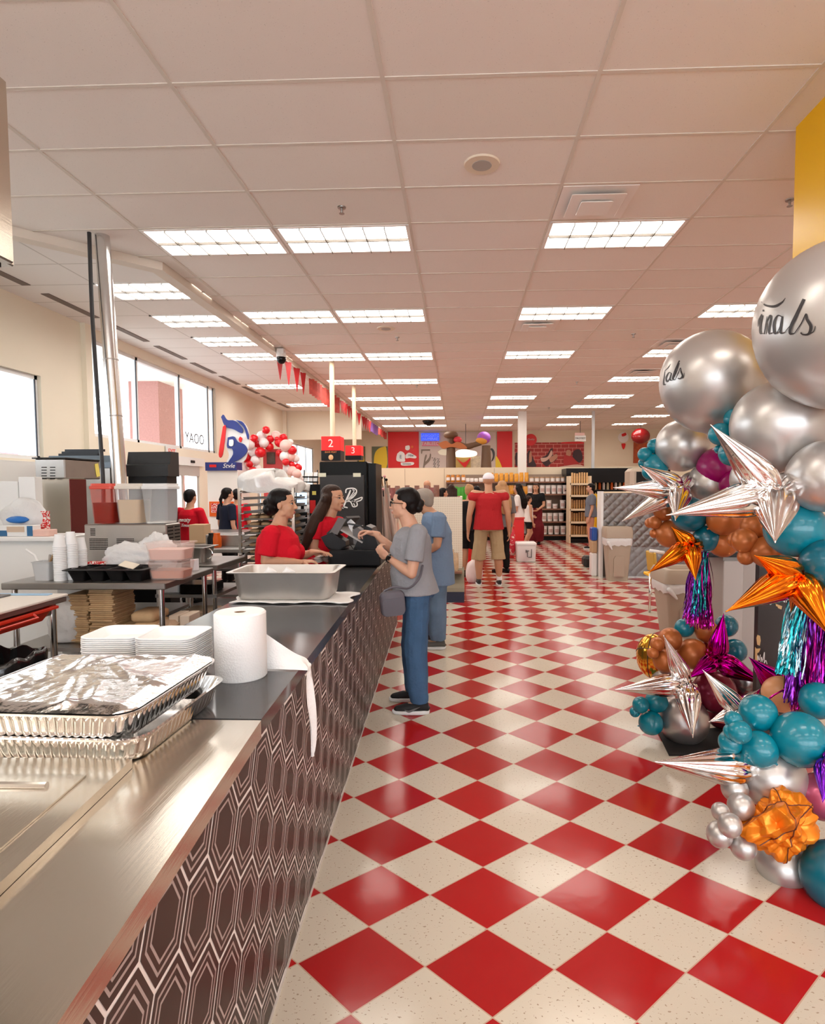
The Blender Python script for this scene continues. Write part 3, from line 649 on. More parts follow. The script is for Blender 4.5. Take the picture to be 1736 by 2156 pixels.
G = [
 ('silver', 1497, 803, 104, 3.15, 'big silver balloon with small black script, leftmost of the two with writing'),
 ('silver', 1638, 897, 97, 2.72, 'plain silver balloon under the two balloons with script'),
 ('silver', 1435, 938, 54, 3.55, 'silver balloon just left below the smaller script balloon'),
 ('silver', 1494, 1018, 46, 3.45, 'small silver balloon beside the upper left silver star'),
 ('silver', 1738, 1003, 78, 2.5, 'silver balloon cut by the right frame edge beside silver star'),
 ('silver', 1590, 1008, 52, 3.0, 'silver balloon mostly hidden behind the larger silver star'),
 ('teal', 1378, 939, 16, 3.62, 'small teal balloon, upper of the cluster left of the silver balloon'), ('teal', 1357, 957, 15, 3.62, 'small teal balloon, leftmost of the upper left cluster'),
 ('teal', 1381, 980, 25, 3.6, 'largest teal balloon of the upper left cluster'), ('teal', 1354, 975, 11, 3.68, 'tiny teal balloon tucked behind the upper left cluster'), ('teal', 1369, 993, 18, 3.66, 'lowest teal balloon of the upper left cluster, behind star tip'),
 ('teal', 1545, 882, 22, 2.95, 'teal balloon peeking out left of the plain silver balloon'), ('teal', 1515, 914, 24, 2.95, 'teal balloon crossed by the upper silver star tip'), ('teal', 1546, 930, 18, 2.95, 'small teal balloon between star tip and plain silver balloon'),
 ('teal', 1540, 954, 28, 2.97, 'teal balloon below the upper silver star tip'), ('teal', 1513, 946, 10, 3.02, 'tiny teal balloon under the star tip'),
 ('magenta', 1512, 985, 45, 3.4, 'dark magenta balloon behind the silver balloons'), ('magenta', 1548, 1020, 34, 3.3, 'magenta balloon between the small silver balloon and large star'),
 ('deepteal', 1451, 1083, 37, 3.3, 'teal balloon under the arm of the larger silver star'), ('deepteal', 1487, 1133, 28, 3.3, 'dark teal balloon right of the upper orange star'),
 ('orange', 1397, 1075, 22, 3.5, 'copper orange balloon left of the small silver spike'), ('orange', 1378, 1100, 14, 3.5, 'small copper balloon in the left bunch, right one'), ('orange', 1368, 1101, 11, 3.52, 'small copper balloon in the left bunch, left one'), ('orange', 1377, 1123, 10, 3.52, 'smallest copper balloon at the foot of the left bunch'),
 ('orange', 1409, 1124, 29, 3.5, 'large copper balloon behind the upper orange star'), ('orange', 1524, 1092, 36, 3.2, 'copper balloon under the middle of the larger silver star'), ('orange', 1521, 1142, 32, 3.3, 'copper balloon behind the dark teal one'),
 ('orange', 1587, 1108, 28, 2.95, 'copper balloon, topmost of the middle copper bunch'), ('orange', 1566, 1138, 27, 2.92, 'copper balloon in the middle of the copper bunch'), ('orange', 1549, 1137, 18, 2.96, 'small copper balloon at the left of the middle bunch'), ('orange', 1570, 1172, 18, 2.92, 'small copper balloon at the bottom of the middle bunch'), ('orange', 1613, 1162, 34, 2.88, 'copper balloon behind the tip of the big orange star'),
 ('teal', 1673, 1113, 62, 2.62, 'large teal balloon behind the downward silver spike'), ('deepteal', 1738, 1187, 53, 2.5, 'large teal balloon at the right frame edge above orange star'),
 ('silver', 1395, 1423, 23, 3.78, 'dull silver balloon under the gold basketball balloon'), ('chrome', 1438, 1516, 51, 3.70, 'chrome silver balloon resting on the black mat'),
 ('teal', 1440, 1322, 20, 3.9, 'teal balloon at the foot of the left fringe'), ('deepteal', 1528, 1318, 24, 3.95, 'teal balloon behind the magenta spike tip'), ('deepteal', 1546, 1370, 25, 3.85, 'deep teal balloon right of the magenta star'),
 ('orange', 1487, 1329, 24, 3.85, 'copper balloon between two teal ones by the left fringe'), ('orange', 1458, 1377, 32, 3.8, 'largest copper balloon of the lower left cluster'), ('orange', 1410, 1346, 24, 3.78, 'copper balloon behind the silver spike, right of the gold one'), ('orange', 1383, 1357, 15, 3.66, 'small copper balloon in front of the gold basketball balloon, upper'), ('orange', 1374, 1375, 12, 3.64, 'small copper balloon in front of the gold basketball balloon, lower'), ('orange', 1400, 1391, 25, 3.68, 'copper balloon left of the lower left silver star'),
 ('maroon', 1504, 1456, 45, 3.75, 'maroon balloon under the magenta star'), ('dark', 1563, 1433, 29, 3.85, 'dark silver balloon right of the maroon balloon'), ('maroon', 1553, 1478, 30, 3.9, 'dark maroon balloon deep between the two lower clusters'), ('maroon', 1518, 1500, 34, 3.85, 'maroon balloon low behind the chrome silver balloon'),
 ('teal', 1381, 1477, 23, 3.7, 'teal balloon just under the left silver spike'), ('teal', 1348, 1484, 17, 3.66, 'teal balloon on the left of the low teal bunch'), ('teal', 1336, 1499, 11, 3.68, 'smallest teal balloon of the low teal bunch'), ('teal', 1370, 1522, 25, 3.66, 'lowest teal balloon beside the chrome balloon'),
 ('tan', 1643, 1461, 38, 2.85, 'peach balloon with a magenta streamer across it'),
 ('teal', 1595, 1501, 39, 2.55, 'teal balloon at the top left of the lower right cluster'), ('teal', 1722, 1475, 39, 2.6, 'teal balloon at the right frame edge below the fringe'), ('teal', 1683, 1557, 58, 2.45, 'largest teal balloon of the lower right cluster'), ('teal', 1597, 1577, 38, 2.45, 'teal balloon above the large silver balloon'),
 ('teal', 1556, 1541, 25, 2.42, 'small teal balloon in front of the left teal bunch'), ('teal', 1543, 1516, 19, 2.46, 'small teal balloon at the top of the left teal bunch'), ('teal', 1537, 1563, 25, 2.48, 'teal balloon beside the silver spike base'), ('teal', 1538, 1540, 16, 2.44, 'small teal balloon squeezed in the left teal bunch'),
 ('silver', 1621, 1632, 70, 2.52, 'large silver balloon behind the crumpled orange balloon'), ('silver', 1546, 1661, 28, 2.45, 'silver balloon under the silver spike'), ('silver', 1559, 1698, 28, 2.38, 'silver balloon left of the crumpled orange balloon'), ('silver', 1516, 1709, 19, 2.33, 'small silver balloon, topmost of the lowest silver bunch'), ('silver', 1536, 1737, 25, 2.26, 'silver balloon in the centre of the lowest silver bunch'), ('silver', 1514, 1757, 27, 2.33, 'silver balloon, leftmost of the lowest silver bunch'), ('silver', 1564, 1783, 27, 2.32, 'silver balloon, lowest of the silver bunch'), ('silver', 1646, 1822, 53, 2.40, 'silver balloon resting on the floor under the crumpled orange one'),
 ('pink', 1728, 1677, 48, 2.45, 'rose balloon at the right frame edge by the purple spike'), ('deepteal', 1762, 1848, 74, 2.26, 'large dark teal balloon on the floor at the right frame edge')]
BIG = {}
for k, (cl, px, py, r, d, lb) in enumerate(G):
    o, c, R = balloon(cl, px, py, r, d, lb); BIG[k] = (c, R)
o, c1, R1 = balloon('silver', 1776, 681, 178, 2.42, 'giant silver balloon with large black script, cut by the frame edge', tilt=(0, 0, 0)); S1OBJ = o
S2OBJ = [q for q in bpy.data.objects if q.get('label', '').startswith('big silver balloon with small')][0]; S2OBJ.rotation_euler = (0, 0, 0)
m_ink = mat('black ink', (.035, .03, .03), .4)
def on_sphere(c, R, o):
    def fn(x, y):
        d = _ray(x, y).normalized(); oc = CAMP - c; b = oc.dot(d); q = b * b - oc.length_squared + (R * 1.004) ** 2
        tt = -b - math.sqrt(max(q, 1e-7)); p = CAMP + d * tt; return c + (p - c).normalized() * max(R * 1.004, (p - c).length)
    return fn
def script(parent, c, R, strokes, sc, ox, oy, wpx):
    mb = MB(); fn = on_sphere(c, R, parent)
    for s_ in strokes: stroke(mb, [(ox + p[0] / sc, oy + p[1] / sc, (p[2] if len(p) > 2 else 1) * wpx) for p in s_], wpx, fn, 10)
    me = mb.mesh('script_lettering'); me.materials.append(m_ink); ob = bpy.data.objects.new('script_lettering', me); COL.objects.link(ob); ob.parent = parent
    sx = parent.scale
    for vt in me.vertices: q = vt.co - parent.location; vt.co = V((q.x / sx.x, q.y / sx.y, q.z / sx.z)) if True else q
    me.update()
script(S1OBJ, c1, R1, [[(1225, 590, .4), (1262, 620, 1.4), (1330, 628, 1.8), (1390, 597, 1.3), (1420, 560, .3)], [(1228, 690, .5), (1205, 740, 1), (1200, 790, .6)], [(1238, 655, .9), (1243, 668, .9)], [(1232, 700, .9), (1215, 790, 1.2), (1216, 843, .9), (1238, 846, .4)], [(1272, 708, .5), (1262, 780, 1.2), (1250, 852, 1)], [(1258, 780, .4), (1290, 705, 1), (1302, 722, 1.2), (1285, 810, 1.3), (1290, 848, .9), (1312, 838, .4)], [(1392, 712, .8), (1355, 702, .8), (1325, 760, 1.4), (1328, 838, 1.4), (1352, 838, .8), (1380, 775, .7), (1394, 708, .9)], [(1394, 708, 1.2), (1380, 790, 1.5), (1380, 842, 1.2), (1412, 838, .4)], [(1412, 838, .4), (1500, 720, 1), (1568, 570, 2.2), (1510, 690, 2.4), (1462, 790, 2.2), (1455, 846, 1.6), (1490, 845, .6)], [(1490, 845, .5), (1545, 765, .8), (1582, 690, .9), (1590, 730, 2), (1622, 790, 2.4), (1605, 848, 1.8), (1560, 855, 1), (1540, 838, 1.2)], [(1600, 850, .8), (1642, 832, .8), (1658, 785, .4)]], 3.807, 1280, 480, 1.45)
script(S2OBJ, *BIG[0], [[(500, 1088, .3), (480, 1118, 1), (452, 1145, .5)], [(452, 1150, .7), (440, 1250, 1), (458, 1252, .6)], [(503, 1163, .7), (482, 1160, .7), (462, 1200, 1.2), (468, 1232, 1), (490, 1205, .7), (505, 1162, .8)], [(505, 1162, 1), (494, 1215, 1.2), (512, 1222, .5)], [(512, 1222, .4), (550, 1140, .7), (570, 1066, 1.5), (535, 1145, 1.7), (515, 1208, 1.5), (532, 1218, .6)], [(532, 1218, .4), (560, 1160, .7), (578, 1122, .8), (582, 1150, 1.4), (594, 1185, 1.6), (575, 1208, 1.2), (556, 1204, 1)], [(575, 1208, .6), (600, 1196, .7), (608, 1162, .3)]], 3.807, 1280, 480, 1.1)
# foil star balloons
FM = {'silver': mat('silver mylar', (.82, .80, .79), .09, 1, bump=.12, bscale=14), 'orange': mat('orange mylar', (.80, .20, .01), .12, 1, bump=.12, bscale=14), 'magenta': mat('magenta mylar', (.45, .0, .25), .12, 1, bump=.12, bscale=14), 'purple': mat('purple mylar', (.16, .02, .42), .12, 1, bump=.12, bscale=14)}
def spike(mb, c, tip, rmax):
    ax = tip - c; x, y, d = frame(ax); L = ax.length; n = 40; rg = []
    for k, (t_, r_) in enumerate(((0, .12), (.03, .40), (.08, .68), (.15, .90), (.23, 1), (.33, .97), (.45, .82), (.58, .62), (.7, .43), (.82, .25), (.92, .11), (.97, .045), (1, .03))):
        ring = []
        for q in range(n):
            a = 2 * PI * q / n; fl = 1 + (.085 * math.cos(a * 10) + .03 * math.cos(a * 7 + 1)) * min(1, t_ * 5) * (1 if t_ < .9 else .3); w_ = rmax * r_ * fl
            ring.append(c + d * (L * t_ + .01 * math.sin(a * 9) * (t_ < .2) * (t_ > 0)) + x * (w_ * math.cos(a)) + y * (w_ * math.sin(a)))
        rg.append(ring)
    mb.rings(rg)
def star(colr, cx, cy, d, tips, label, cat='star balloon'):
    c = aty(cx, cy, d); t = thing('star_balloon', label, cat, c); k_ = d / F_PX
    for px, py, dd, rp in tips:
        mb = MB(); spike(mb, c, aty(px, py, d + dd), rp * k_ * 1.22); mb.build('spike', FM[colr], t, smooth=True)
    mb = MB(); mb.ell(c, .018); mb.build('center_knot', FM[colr], t, smooth=True)
star('silver', 1433, 1030, 3.35, [(1347, 980, -.1, 17), (1290, 1027, -.05, 17), (1308, 1098, .12, 17), (1421, 1096, -.32, 18), (1470, 985, .3, 14)], 'silver star balloon at the upper left of the arch')
star('silver', 1632, 1040, 2.45, [(1495, 894, -.05, 27), (1402, 1085, -.1, 28), (1631, 1143, -.3, 31), (1700, 990, .3, 24), (1680, 1090, .35, 24)], 'large silver star balloon in front of silver and teal balloons')
star('orange', 1452, 1148, 3.2, [(1413, 1109, .02, 15), (1364, 1206, -.1, 15), (1464, 1222, -.15, 15), (1500, 1150, .25, 12)], 'orange star balloon under the left copper balloons')
star('orange', 1678, 1212, 2.5, [(1587, 1169, -.1, 23), (1527, 1288, -.15, 25), (1664, 1292, .15, 11), (1752, 1345, -.2, 26), (1730, 1160, .3, 20)], 'big orange star balloon above the black sign')
star('silver', 1444, 1440, 3.5, [(1396, 1337, -.03, 15), (1293, 1452, -.08, 18), (1458, 1554, -.2, 20), (1470, 1490, .25, 16)], 'silver star balloon in front of the chrome balloon on the mat')
star('magenta', 1508, 1388, 3.62, [(1523, 1291, -.03, 16), (1448, 1428, -.1, 15), (1611, 1441, -.1, 18), (1480, 1350, .25, 12)], 'magenta star balloon in the lower left cluster')
star('magenta', 1645, 1448, 2.98, [(1576, 1384, -.05, 20), (1680, 1400, .1, 18)], 'magenta star balloon mostly hidden behind the peach balloon')
star('silver', 1560, 1500, 2.75, [(1478, 1410, -.02, 17), (1491, 1520, -.05, 14), (1600, 1450, .2, 16)], 'silver star balloon hidden behind the teal balloons of the right cluster')
star('silver', 1590, 1618, 2.48, [(1377, 1604, -.1, 29), (1650, 1560, .2, 22)], 'silver star balloon with one long spike above the lowest silver bunch')
star('purple', 1742, 1600, 2.32, [(1731, 1690, -.1, 18), (1790, 1560, .1, 18)], 'purple star balloon at the right frame edge')
# gold basketball balloon
c = aty(1374, 1381, 3.85); R = 42 * 3.85 / F_PX; t = thing('basketball_balloon', 'round gold basketball balloon with black seams at the left of the cluster', 'balloon', c)
mb = MB(); mb.ell(c, (R * .8, R * .9, R * 1.12), n=32, m=20); mb.build('foil_body', mat('gold mylar', (.75, .36, .04), .14, .9), t, smooth=True)
mb = MB()
for ax in range(3):
    pts = []
    for k in range(41):
        a = 2 * PI * k / 40; q = [(math.cos(a), math.sin(a), 0), (math.cos(a), .0, math.sin(a)), (.45 + .25 * math.sin(a) ** 2, math.cos(a) * .8, math.sin(a) * .8)][ax]; q = V(q).normalized()
        q = rz(.9) @ (Matrix.Rotation(.5, 3, 'Y') @ q); pts.append(c + V((q.x * R * .8, q.y * R * .9, q.z * R * 1.12)) * 1.003)
    mb.tube(pts, R * .02, 6)
mb.build('seam', m_ink, t, smooth=True)
# crumpled orange basketball balloon
c = aty(1642, 1734, 2.33); R = 78 * 2.33 / F_PX; rnd = random.Random(21); t = thing('crumpled_basketball_balloon', 'crumpled half-deflated orange basketball balloon with dark seams, low on the right', 'balloon', c)
FOLD = [(V((rnd.gauss(0, 1), rnd.gauss(0, 1), rnd.gauss(0, 1))).normalized(), rnd.uniform(3, 9), rnd.uniform(0, 6)) for _ in range(7)]
dirs = [V((rnd.gauss(0, 1), rnd.gauss(0, 1), rnd.gauss(0, 1))).normalized() for _ in range(20)]; offs = [rnd.uniform(.70, 1.0) for _ in dirs]
mb = MB()
def crump(u_, v_):
    th, ph = u_ * 2 * PI, v_ * PI; q = V((math.sin(ph) * math.cos(th), math.sin(ph) * math.sin(th), math.cos(ph))); r_ = 1.25
    for d_, o_ in zip(dirs, offs):
        k_ = q.dot(d_)
        if k_ > .2: r_ = min(r_, o_ / k_)
    r_ += sum(-.07 * abs(2 * (((q.dot(d_) * f_ + p_) / PI) % 1) - 1) for d_, f_, p_ in FOLD); r_ *= 1.16
    return c + V((q.x * R * 1.05, q.y * R * .9, q.z * R * 1.0)) * r_
mb.grid(crump, 220, 150, closed_u=True); mb.build('foil_body', mat('orange basketball mylar', (.85, .24, .012), .28, .45), t, angle=28)
mb = MB()
for ph0, tl in ((0, .3), (1.5, -.4), (.6, 1.2)):
    pts = []
    for k in range(90):
        a = 2 * PI * k / 89; q = Matrix.Rotation(tl, 3, 'X') @ (rz(ph0) @ V((math.cos(a), 0, math.sin(a)))); th = math.atan2(q.y, q.x) % (2 * PI); pts.append(c + (crump(th / 2 / PI, math.acos(max(-1, min(1, q.z))) / PI) - c) * 1.004)
    mb.tube(pts, .0025, 5)
mb.build('seam', mat('dark brown seam', (.10, .02, .01), .4), t)
# foil fringes
m_ft = mat('teal foil fringe', (.03, .42, .48), .22, .9); m_fm = mat('magenta foil fringe', (.48, .01, .28), .22, .9); m_fl = mat('pale blue foil fringe', (.45, .65, .75), .2, .95)
def fringe(label, d, top, bots, seed, n):
    p0 = aty(*top, d); t = thing('foil_fringe', label, 'foil fringe', p0); rnd = random.Random(seed)
    for nm, m_, (xa, ya), (xb, yb), sh in bots:
        mb = MB()
        for k in range(n):
            f_ = rnd.random(); a = p0 + V((rnd.uniform(-.03, .03), rnd.uniform(-.03, .03), rnd.uniform(-.01, .03))); dd = d + rnd.uniform(-.12, .12)
            b = aty(xa + (xb - xa) * f_ + rnd.uniform(-4, 4), ya + (yb - ya) * f_ - rnd.uniform(0, 34) * sh, dd); mid = a.lerp(b, .45) + V(((b.x - a.x) * .12 + rnd.uniform(-.015, .015), rnd.uniform(-.02, .02), .0)); pts = catmull([a, mid, a.lerp(b, .78) + V((rnd.uniform(-.012, .012), 0, 0)), b], 7); w_ = rnd.uniform(.0018, .0042); an = rnd.uniform(0, 3)
            L = []
            for q, p in enumerate(pts): an += rnd.uniform(-.5, .5); s_ = V((math.cos(an), math.sin(an), 0)) * w_; L.append((mb.P(p - s_), mb.P(p + s_)))
            for (i0, i1), (j0, j1) in zip(L, L[1:]): mb.F([i0, i1, j1, j0])
        mb.build(nm, m_, t, fix=False)
fringe('magenta and teal foil fringe hanging between the left star and lower left cluster', 3.7, (1477, 1160), [('magenta_strands', m_fm, (1440, 1320), (1500, 1330), .6), ('teal_strands', m_ft, (1452, 1300), (1484, 1300), .8), ('purple_strands', mat('purple foil fringe', (.2, .03, .35), .22, .9), (1438, 1305), (1495, 1310), .8)], 1, 190)
fringe('long teal and magenta foil fringe in front of the black sign at the right', 2.75, (1694, 1225), [('teal_strands', m_ft, (1634, 1420), (1672, 1425), .5), ('pale_strands', m_fl, (1640, 1400), (1690, 1450), 1), ('magenta_strands', m_fm, (1664, 1500), (1736, 1480), .6), ('purple_strands', MATS['purple foil fringe'], (1650, 1480), (1700, 1500), 1)], 2, 380)
fringe('magenta foil fringe at the right frame edge behind the orange star', 2.72, (1745, 1190), [('magenta_strands', m_fm, (1700, 1470), (1770, 1480), .5), ('violet_strands', MATS['purple foil fringe'], (1712, 1460), (1760, 1470), 1)], 3, 300)
mb = MB(); mb.tube(catmull([aty(*p) for p in ((1612, 1478, 2.72), (1625, 1466, 2.70), (1642, 1456, 2.69), (1660, 1446, 2.70), (1672, 1432, 2.73))], 6), .004, 4); tag(mb.build('foil_ribbon', m_fm, loc=aty(1642, 1456, 2.7)), 'single magenta foil strip lying across the peach balloon', 'foil ribbon')
# mat under the cluster
P4 = [atz(*p, 0) for p in ((1408, 1592), (1385, 1545), (1560, 1530), (1640, 1590))]; mb = MB(); mb.prism([(p.x, p.y) for p in P4], (0, 0, .0005), (1, 0, 0), (0, 1, 0), (0, 0, .008)); tag(mb.build('floor_mat', mat('black rubber mat', (.012, .011, .011), .7), loc=(P4[0].x, P4[0].y, 0)), 'black rubber mat on the floor under the chrome balloon', 'floor mat')
# ================================================================ the open kitchen on the left
m_redp = mat('red plastic', (.62, .03, .012), .35); m_clear = mat('clear plastic', (.92, .93, .93), .15, alpha=.13); m_frost = mat('frosted plastic', (.90, .72, .66), .45, alpha=.2)
m_kraft = mat('brown kraft paper', (.56, .37, .20), .85, noise=.15, nscale=25); m_krafd = mat('kraft fold', (.33, .19, .09), .9); m_wbag = mat('white film bag', (.80, .79, .78), .3, trans=.15, bump=.4, bscale=45)
m_card = mat('cardboard box', (.50, .33, .19), .85); m_wplast = mat('white plastic', (.80, .79, .77), .35); m_navy = mat('navy sign', (.02, .035, .20), .4); m_orange = mat('orange plastic', (.75, .12, .01), .35)
m_red = mat('sign red', (.70, .008, .008), .4); m_wlet = mat('white lettering', (.85, .83, .80), .5)
def table(label, x0, x1, y0, y1, zt, shelves=(), legs=None, name='work_table', m=None, thick=.05):
    t = thing(name, label, 'table', ((x0 + x1) / 2, (y0 + y1) / 2, 0)); m = m or m_steeld
    mb = MB(); mb.box(((x0 + x1) / 2, (y0 + y1) / 2, zt - thick / 2), (x1 - x0, y1 - y0, thick), bev=.006); mb.build('tabletop', m, t)
    for x in (x0 + .06, x1 - .06):
        for y in (y0 + .06, y1 - .06):
            mb = MB(); mb.cyl((x, y, 0), (x, y, zt - thick), .021, n=12); mb.build('leg', m_chrome, t, angle=40)
    for z in shelves: mb = MB(); mb.box(((x0 + x1) / 2, (y0 + y1) / 2, z - .015), (x1 - x0 - .06, y1 - y0 - .06, .03)); mb.build('lower_shelf', m, t)
    return t
def boxthing(name, label, cat, c, size, m, rot=0, bev=.004, group=None, parts=()):
    M = Matrix.Translation(V(c)) @ Matrix.Rotation(rot, 4, 'Z'); mb = MB(M); mb.box((0, 0, size[2] / 2), size, bev=bev); return tag(mb.build(name, m, loc=c), label, cat, group)
def blob(name, label, cat, c, r, m, seed, amp=.25, fr=5, flat=.0, parent=None):
    rnd = random.Random(seed); w_ = [(V((rnd.gauss(0, 1), rnd.gauss(0, 1), rnd.gauss(0, 1))) * fr, rnd.uniform(0, 6)) for _ in range(9)]; mb = MB(); c = V(c)
    def fn(u_, v_):
        a, b = u_ * 2 * PI, v_ * PI; q = V((math.sin(b) * math.cos(a), math.sin(b) * math.sin(a), math.cos(b))); s_ = sum(abs(math.sin(k.dot(q) + p)) for k, p in w_) / 9
        p = V((q.x * r[0], q.y * r[1], q.z * r[2])) * (1 - amp + 2 * amp * s_); p.z = max(p.z, -r[2] * .75) if flat else p.z; return c + p
    mb.grid(fn, 44, 30, True)
    if parent: return mb.build(name, m, parent, smooth=True)
    return tag(mb.build(name, m, loc=c - V((0, 0, r[2] * .75)), smooth=True), label, cat)
# main work table
TA = table('long stainless work table with cups, black tray and drink dispenser on it', -3.45, -2.19, 4.27, 5.14, .90, (.40,))
z = .90
# cups, rims down
def cup_stack(px, d, n, lb):
    x = aty(px, 1200, d).x; first = None
    for k in range(n):
        p = (x, d, z + .0137 * k)
        if first is None:
            mb = MB(); mb.lathe([(.046, 0), (.047, .004), (.044, .006), (.030, .098), (.0, .099)], p, 22, cap0=False, cap1=False); first = tag(mb.build('foam_cup', m_foam, loc=p, angle=35), lb, 'cup', lb)
        else: dup(first, p, lb)
cup_stack(127, 4.40, 20, 'white foam cup in the left stack on the work table'); cup_stack(151, 4.47, 21, 'white foam cup in the tallest middle stack on the work table'); cup_stack(171, 4.58, 17, 'white foam cup in the right stack behind the other two')
# utensil tub
c = V((aty(93, 1200, 4.42).x, 4.44, z)); t = thing('utensil_tub', 'grey plastic tub of utensils left of the foam cups', 'tub', c)
mb = MB(); rg = [rrect(c + V((0, 0, h_)), w_, w_, .015, 3) for h_, w_ in ((0, .11), (.14, .135), (.14, .145), (.146, .145), (.146, .128), (.01, .10))]; mb.rings(rg); mb.build('tub', mat('light grey plastic', (.50, .50, .50), .4), t, angle=40)
for k, (a, b, nm, m_) in enumerate((((-.02, 0), (-.17, .02), 'whisk_handle', m_wplast), ((.01, .02), (.06, .03), 'tongs', m_steeld), ((.02, -.01), (.0, .05), 'tongs', m_steeld), ((-.01, .01), (.10, .0), 'spatula_handle', m_krafd))):
    mb = MB(); mb.tube([c + V((a[0], a[1], .05)), c + V((b[0] * .6, b[1], .19)), c + V((b[0], b[1], .235 - .03 * k))], .008, 8); o = mb.build(nm, m_, loc=c + V((a[0], a[1], .05))); tag(o, ('white handled whisk leaning left in the grey utensil tub', 'steel tongs leaning right in the grey utensil tub', 'steel tongs standing upright in the grey utensil tub', 'brown handled spatula in the grey utensil tub')[k], 'utensil')
# black four compartment tray
x0, x1 = aty(143, 1200, 4.36).x, aty(303, 1200, 4.36).x; cx = (x0 + x1) / 2; cy = 4.46; w_ = x1 - x0
t = thing('compartment_tray', 'black plastic tray with four deep compartments on the work table', 'tray', (cx, cy, z))
mb = MB(); cw = w_ / 4
for k in range(4):
    xx = x0 + cw * (k + .5); mb.rings([rrect((xx, cy, z + h_), cw * s_, .26 * q, .02, 3) for h_, s_, q in ((0, .62, .75), (.09, .98, 1), (.09, .90, .95), (.006, .58, .7))])
mb.build('compartment', m_blk, t, angle=40); mb = MB(); rg = [rrect((cx, cy, z + h_), w_ + e_, .28 + e_, .03, 4) for h_, e_ in ((.092, -.02), (.086, .04), (.092, .045), (.098, .0))]; mb.rings(rg, False, False); mb.build('rim', m_blk, t, angle=40)
mb = MB(); M = Matrix.Translation((aty(268, 1180, 4.45).x, 4.47, z + .103)) @ Matrix.Rotation(.25, 4, 'Y') @ Matrix.Rotation(.3, 4, 'X'); mb.M = M; mb.box((0, 0, .01), (.12, .09, .004)); tag(mb.build('card', mat('cream card', (.75, .68, .56), .8), loc=M.translation), 'small cream card lying on the black compartment tray', 'card')
# stacked frosted boxes
cx = aty(348, 1200, 4.42).x; cy = 4.52
for k, (zz, lb, cc) in enumerate(((z, 'frosted box half full of orange liquid, under another box', (.62, .22, .12)), (z + .145, 'pale pink frosted plastic box stacked on the other one', (.80, .50, .43)))):
    t = thing('food_box', lb, 'food box', (cx, cy, zz)); w1 = .29 + .02 * k; h1 = .145 if k else .14
    mb = MB(); mb.rings([rrect((cx, cy, zz + h_), w1 + e_, .22 + e_, .03, 4) for h_, e_ in ((0.001, -.03), (h1 - .01, 0), (h1 - .01, .025), (h1 - .002, .025), (h1 - .002, -.005), (.008, -.04))]); mb.build('box', m_frost, t, angle=40)
    mb = MB(); mb.rings([rrect((cx, cy, zz + h_), w1 + e_, .22 + e_, .03, 4) for h_, e_ in ((.012, -.045), (.07 + .02 * k, -.025))]); mb.build('liquid', mat('pinkish food %d' % k, cc, .4), t)
blob('plastic_bag', 'crumpled clear plastic bag heaped behind the black tray', 'bag', (aty(265, 1160, 4.66).x, 4.72, z + .12), (.20, .07, .13), m_wbag, 4, .3, 6, 1)
blob('plastic_bag', 'crumpled plastic bag bulging behind the pink frosted boxes', 'bag', (aty(325, 1150, 4.72).x, 4.76, z + .15), (.15, .05, .17), m_wbag, 9, .3, 6, 1)
# red and white carton
m_rw = mat('red and white print', (.62, .02, .02), .5); nb = NB(m_rw); nb.lk(nb.mix(nb.m('GREATER_THAN', nb.noise(nb.coord(), 55, 2), .52), (.62, .02, .02, 1), (.85, .75, .70, 1)), nb.p.inputs['Base Color'])
boxthing('carton', 'red and white printed carton between the foam cups and the plastic bag', 'carton', (aty(200, 1180, 4.64).x, 4.66, z), (.15, .07, .115), m_rw)
boxthing('card', 'white card propped at the right end of the work table', 'card', (aty(404, 1190, 4.9).x, 4.95, z), (.07, .004, .10), mat('paper', (.84, .84, .86), .8), .7)
# drink dispenser
yd = 4.86; x0, x1 = aty(177, 1120, yd).x, aty(350, 1120, yd).x; zb = aty(270, 1104, yd).z
t = thing('drink_dispenser', 'three bowl juice dispenser on a steel base at the back of the work table', 'drink dispenser', ((x0 + x1) / 2, yd + .12, z))
mb = MB(); mb.box(((x0 + x1) / 2, yd + .13, (z + zb) / 2), (x1 - x0, .26, zb - z), bev=.008); mb.build('base', m_steeld, t)
for px0, px1, py0, py1 in ((188, 228, 1133, 1158), (245, 283, 1133, 1158), (188, 203, 1112, 1128)):
    mb = MB(); a, b = aty(px0, py0, yd), aty(px1, py1, yd); nr = 7 if py0 > 1120 else 5
    for i in range(nr):
        for k in range(12 if nr == 7 else 1):
            wv = (b.x - a.x) / (12 if nr == 7 else 1); mb.box((a.x + wv * (k + .5), yd - .001, a.z + (b.z - a.z) * (i + .5) / nr), (wv * .7, .004, abs(b.z - a.z) / nr * .5))
    mb.build('vent', m_blk, t)
mb = MB()
for i in range(8):
    for k in range(2): mb.box((x1 + .001, yd + .07 + .12 * k, zb - .03 - .03 * i), (.004, .09, .010))
mb.build('vent', m_blk, t)
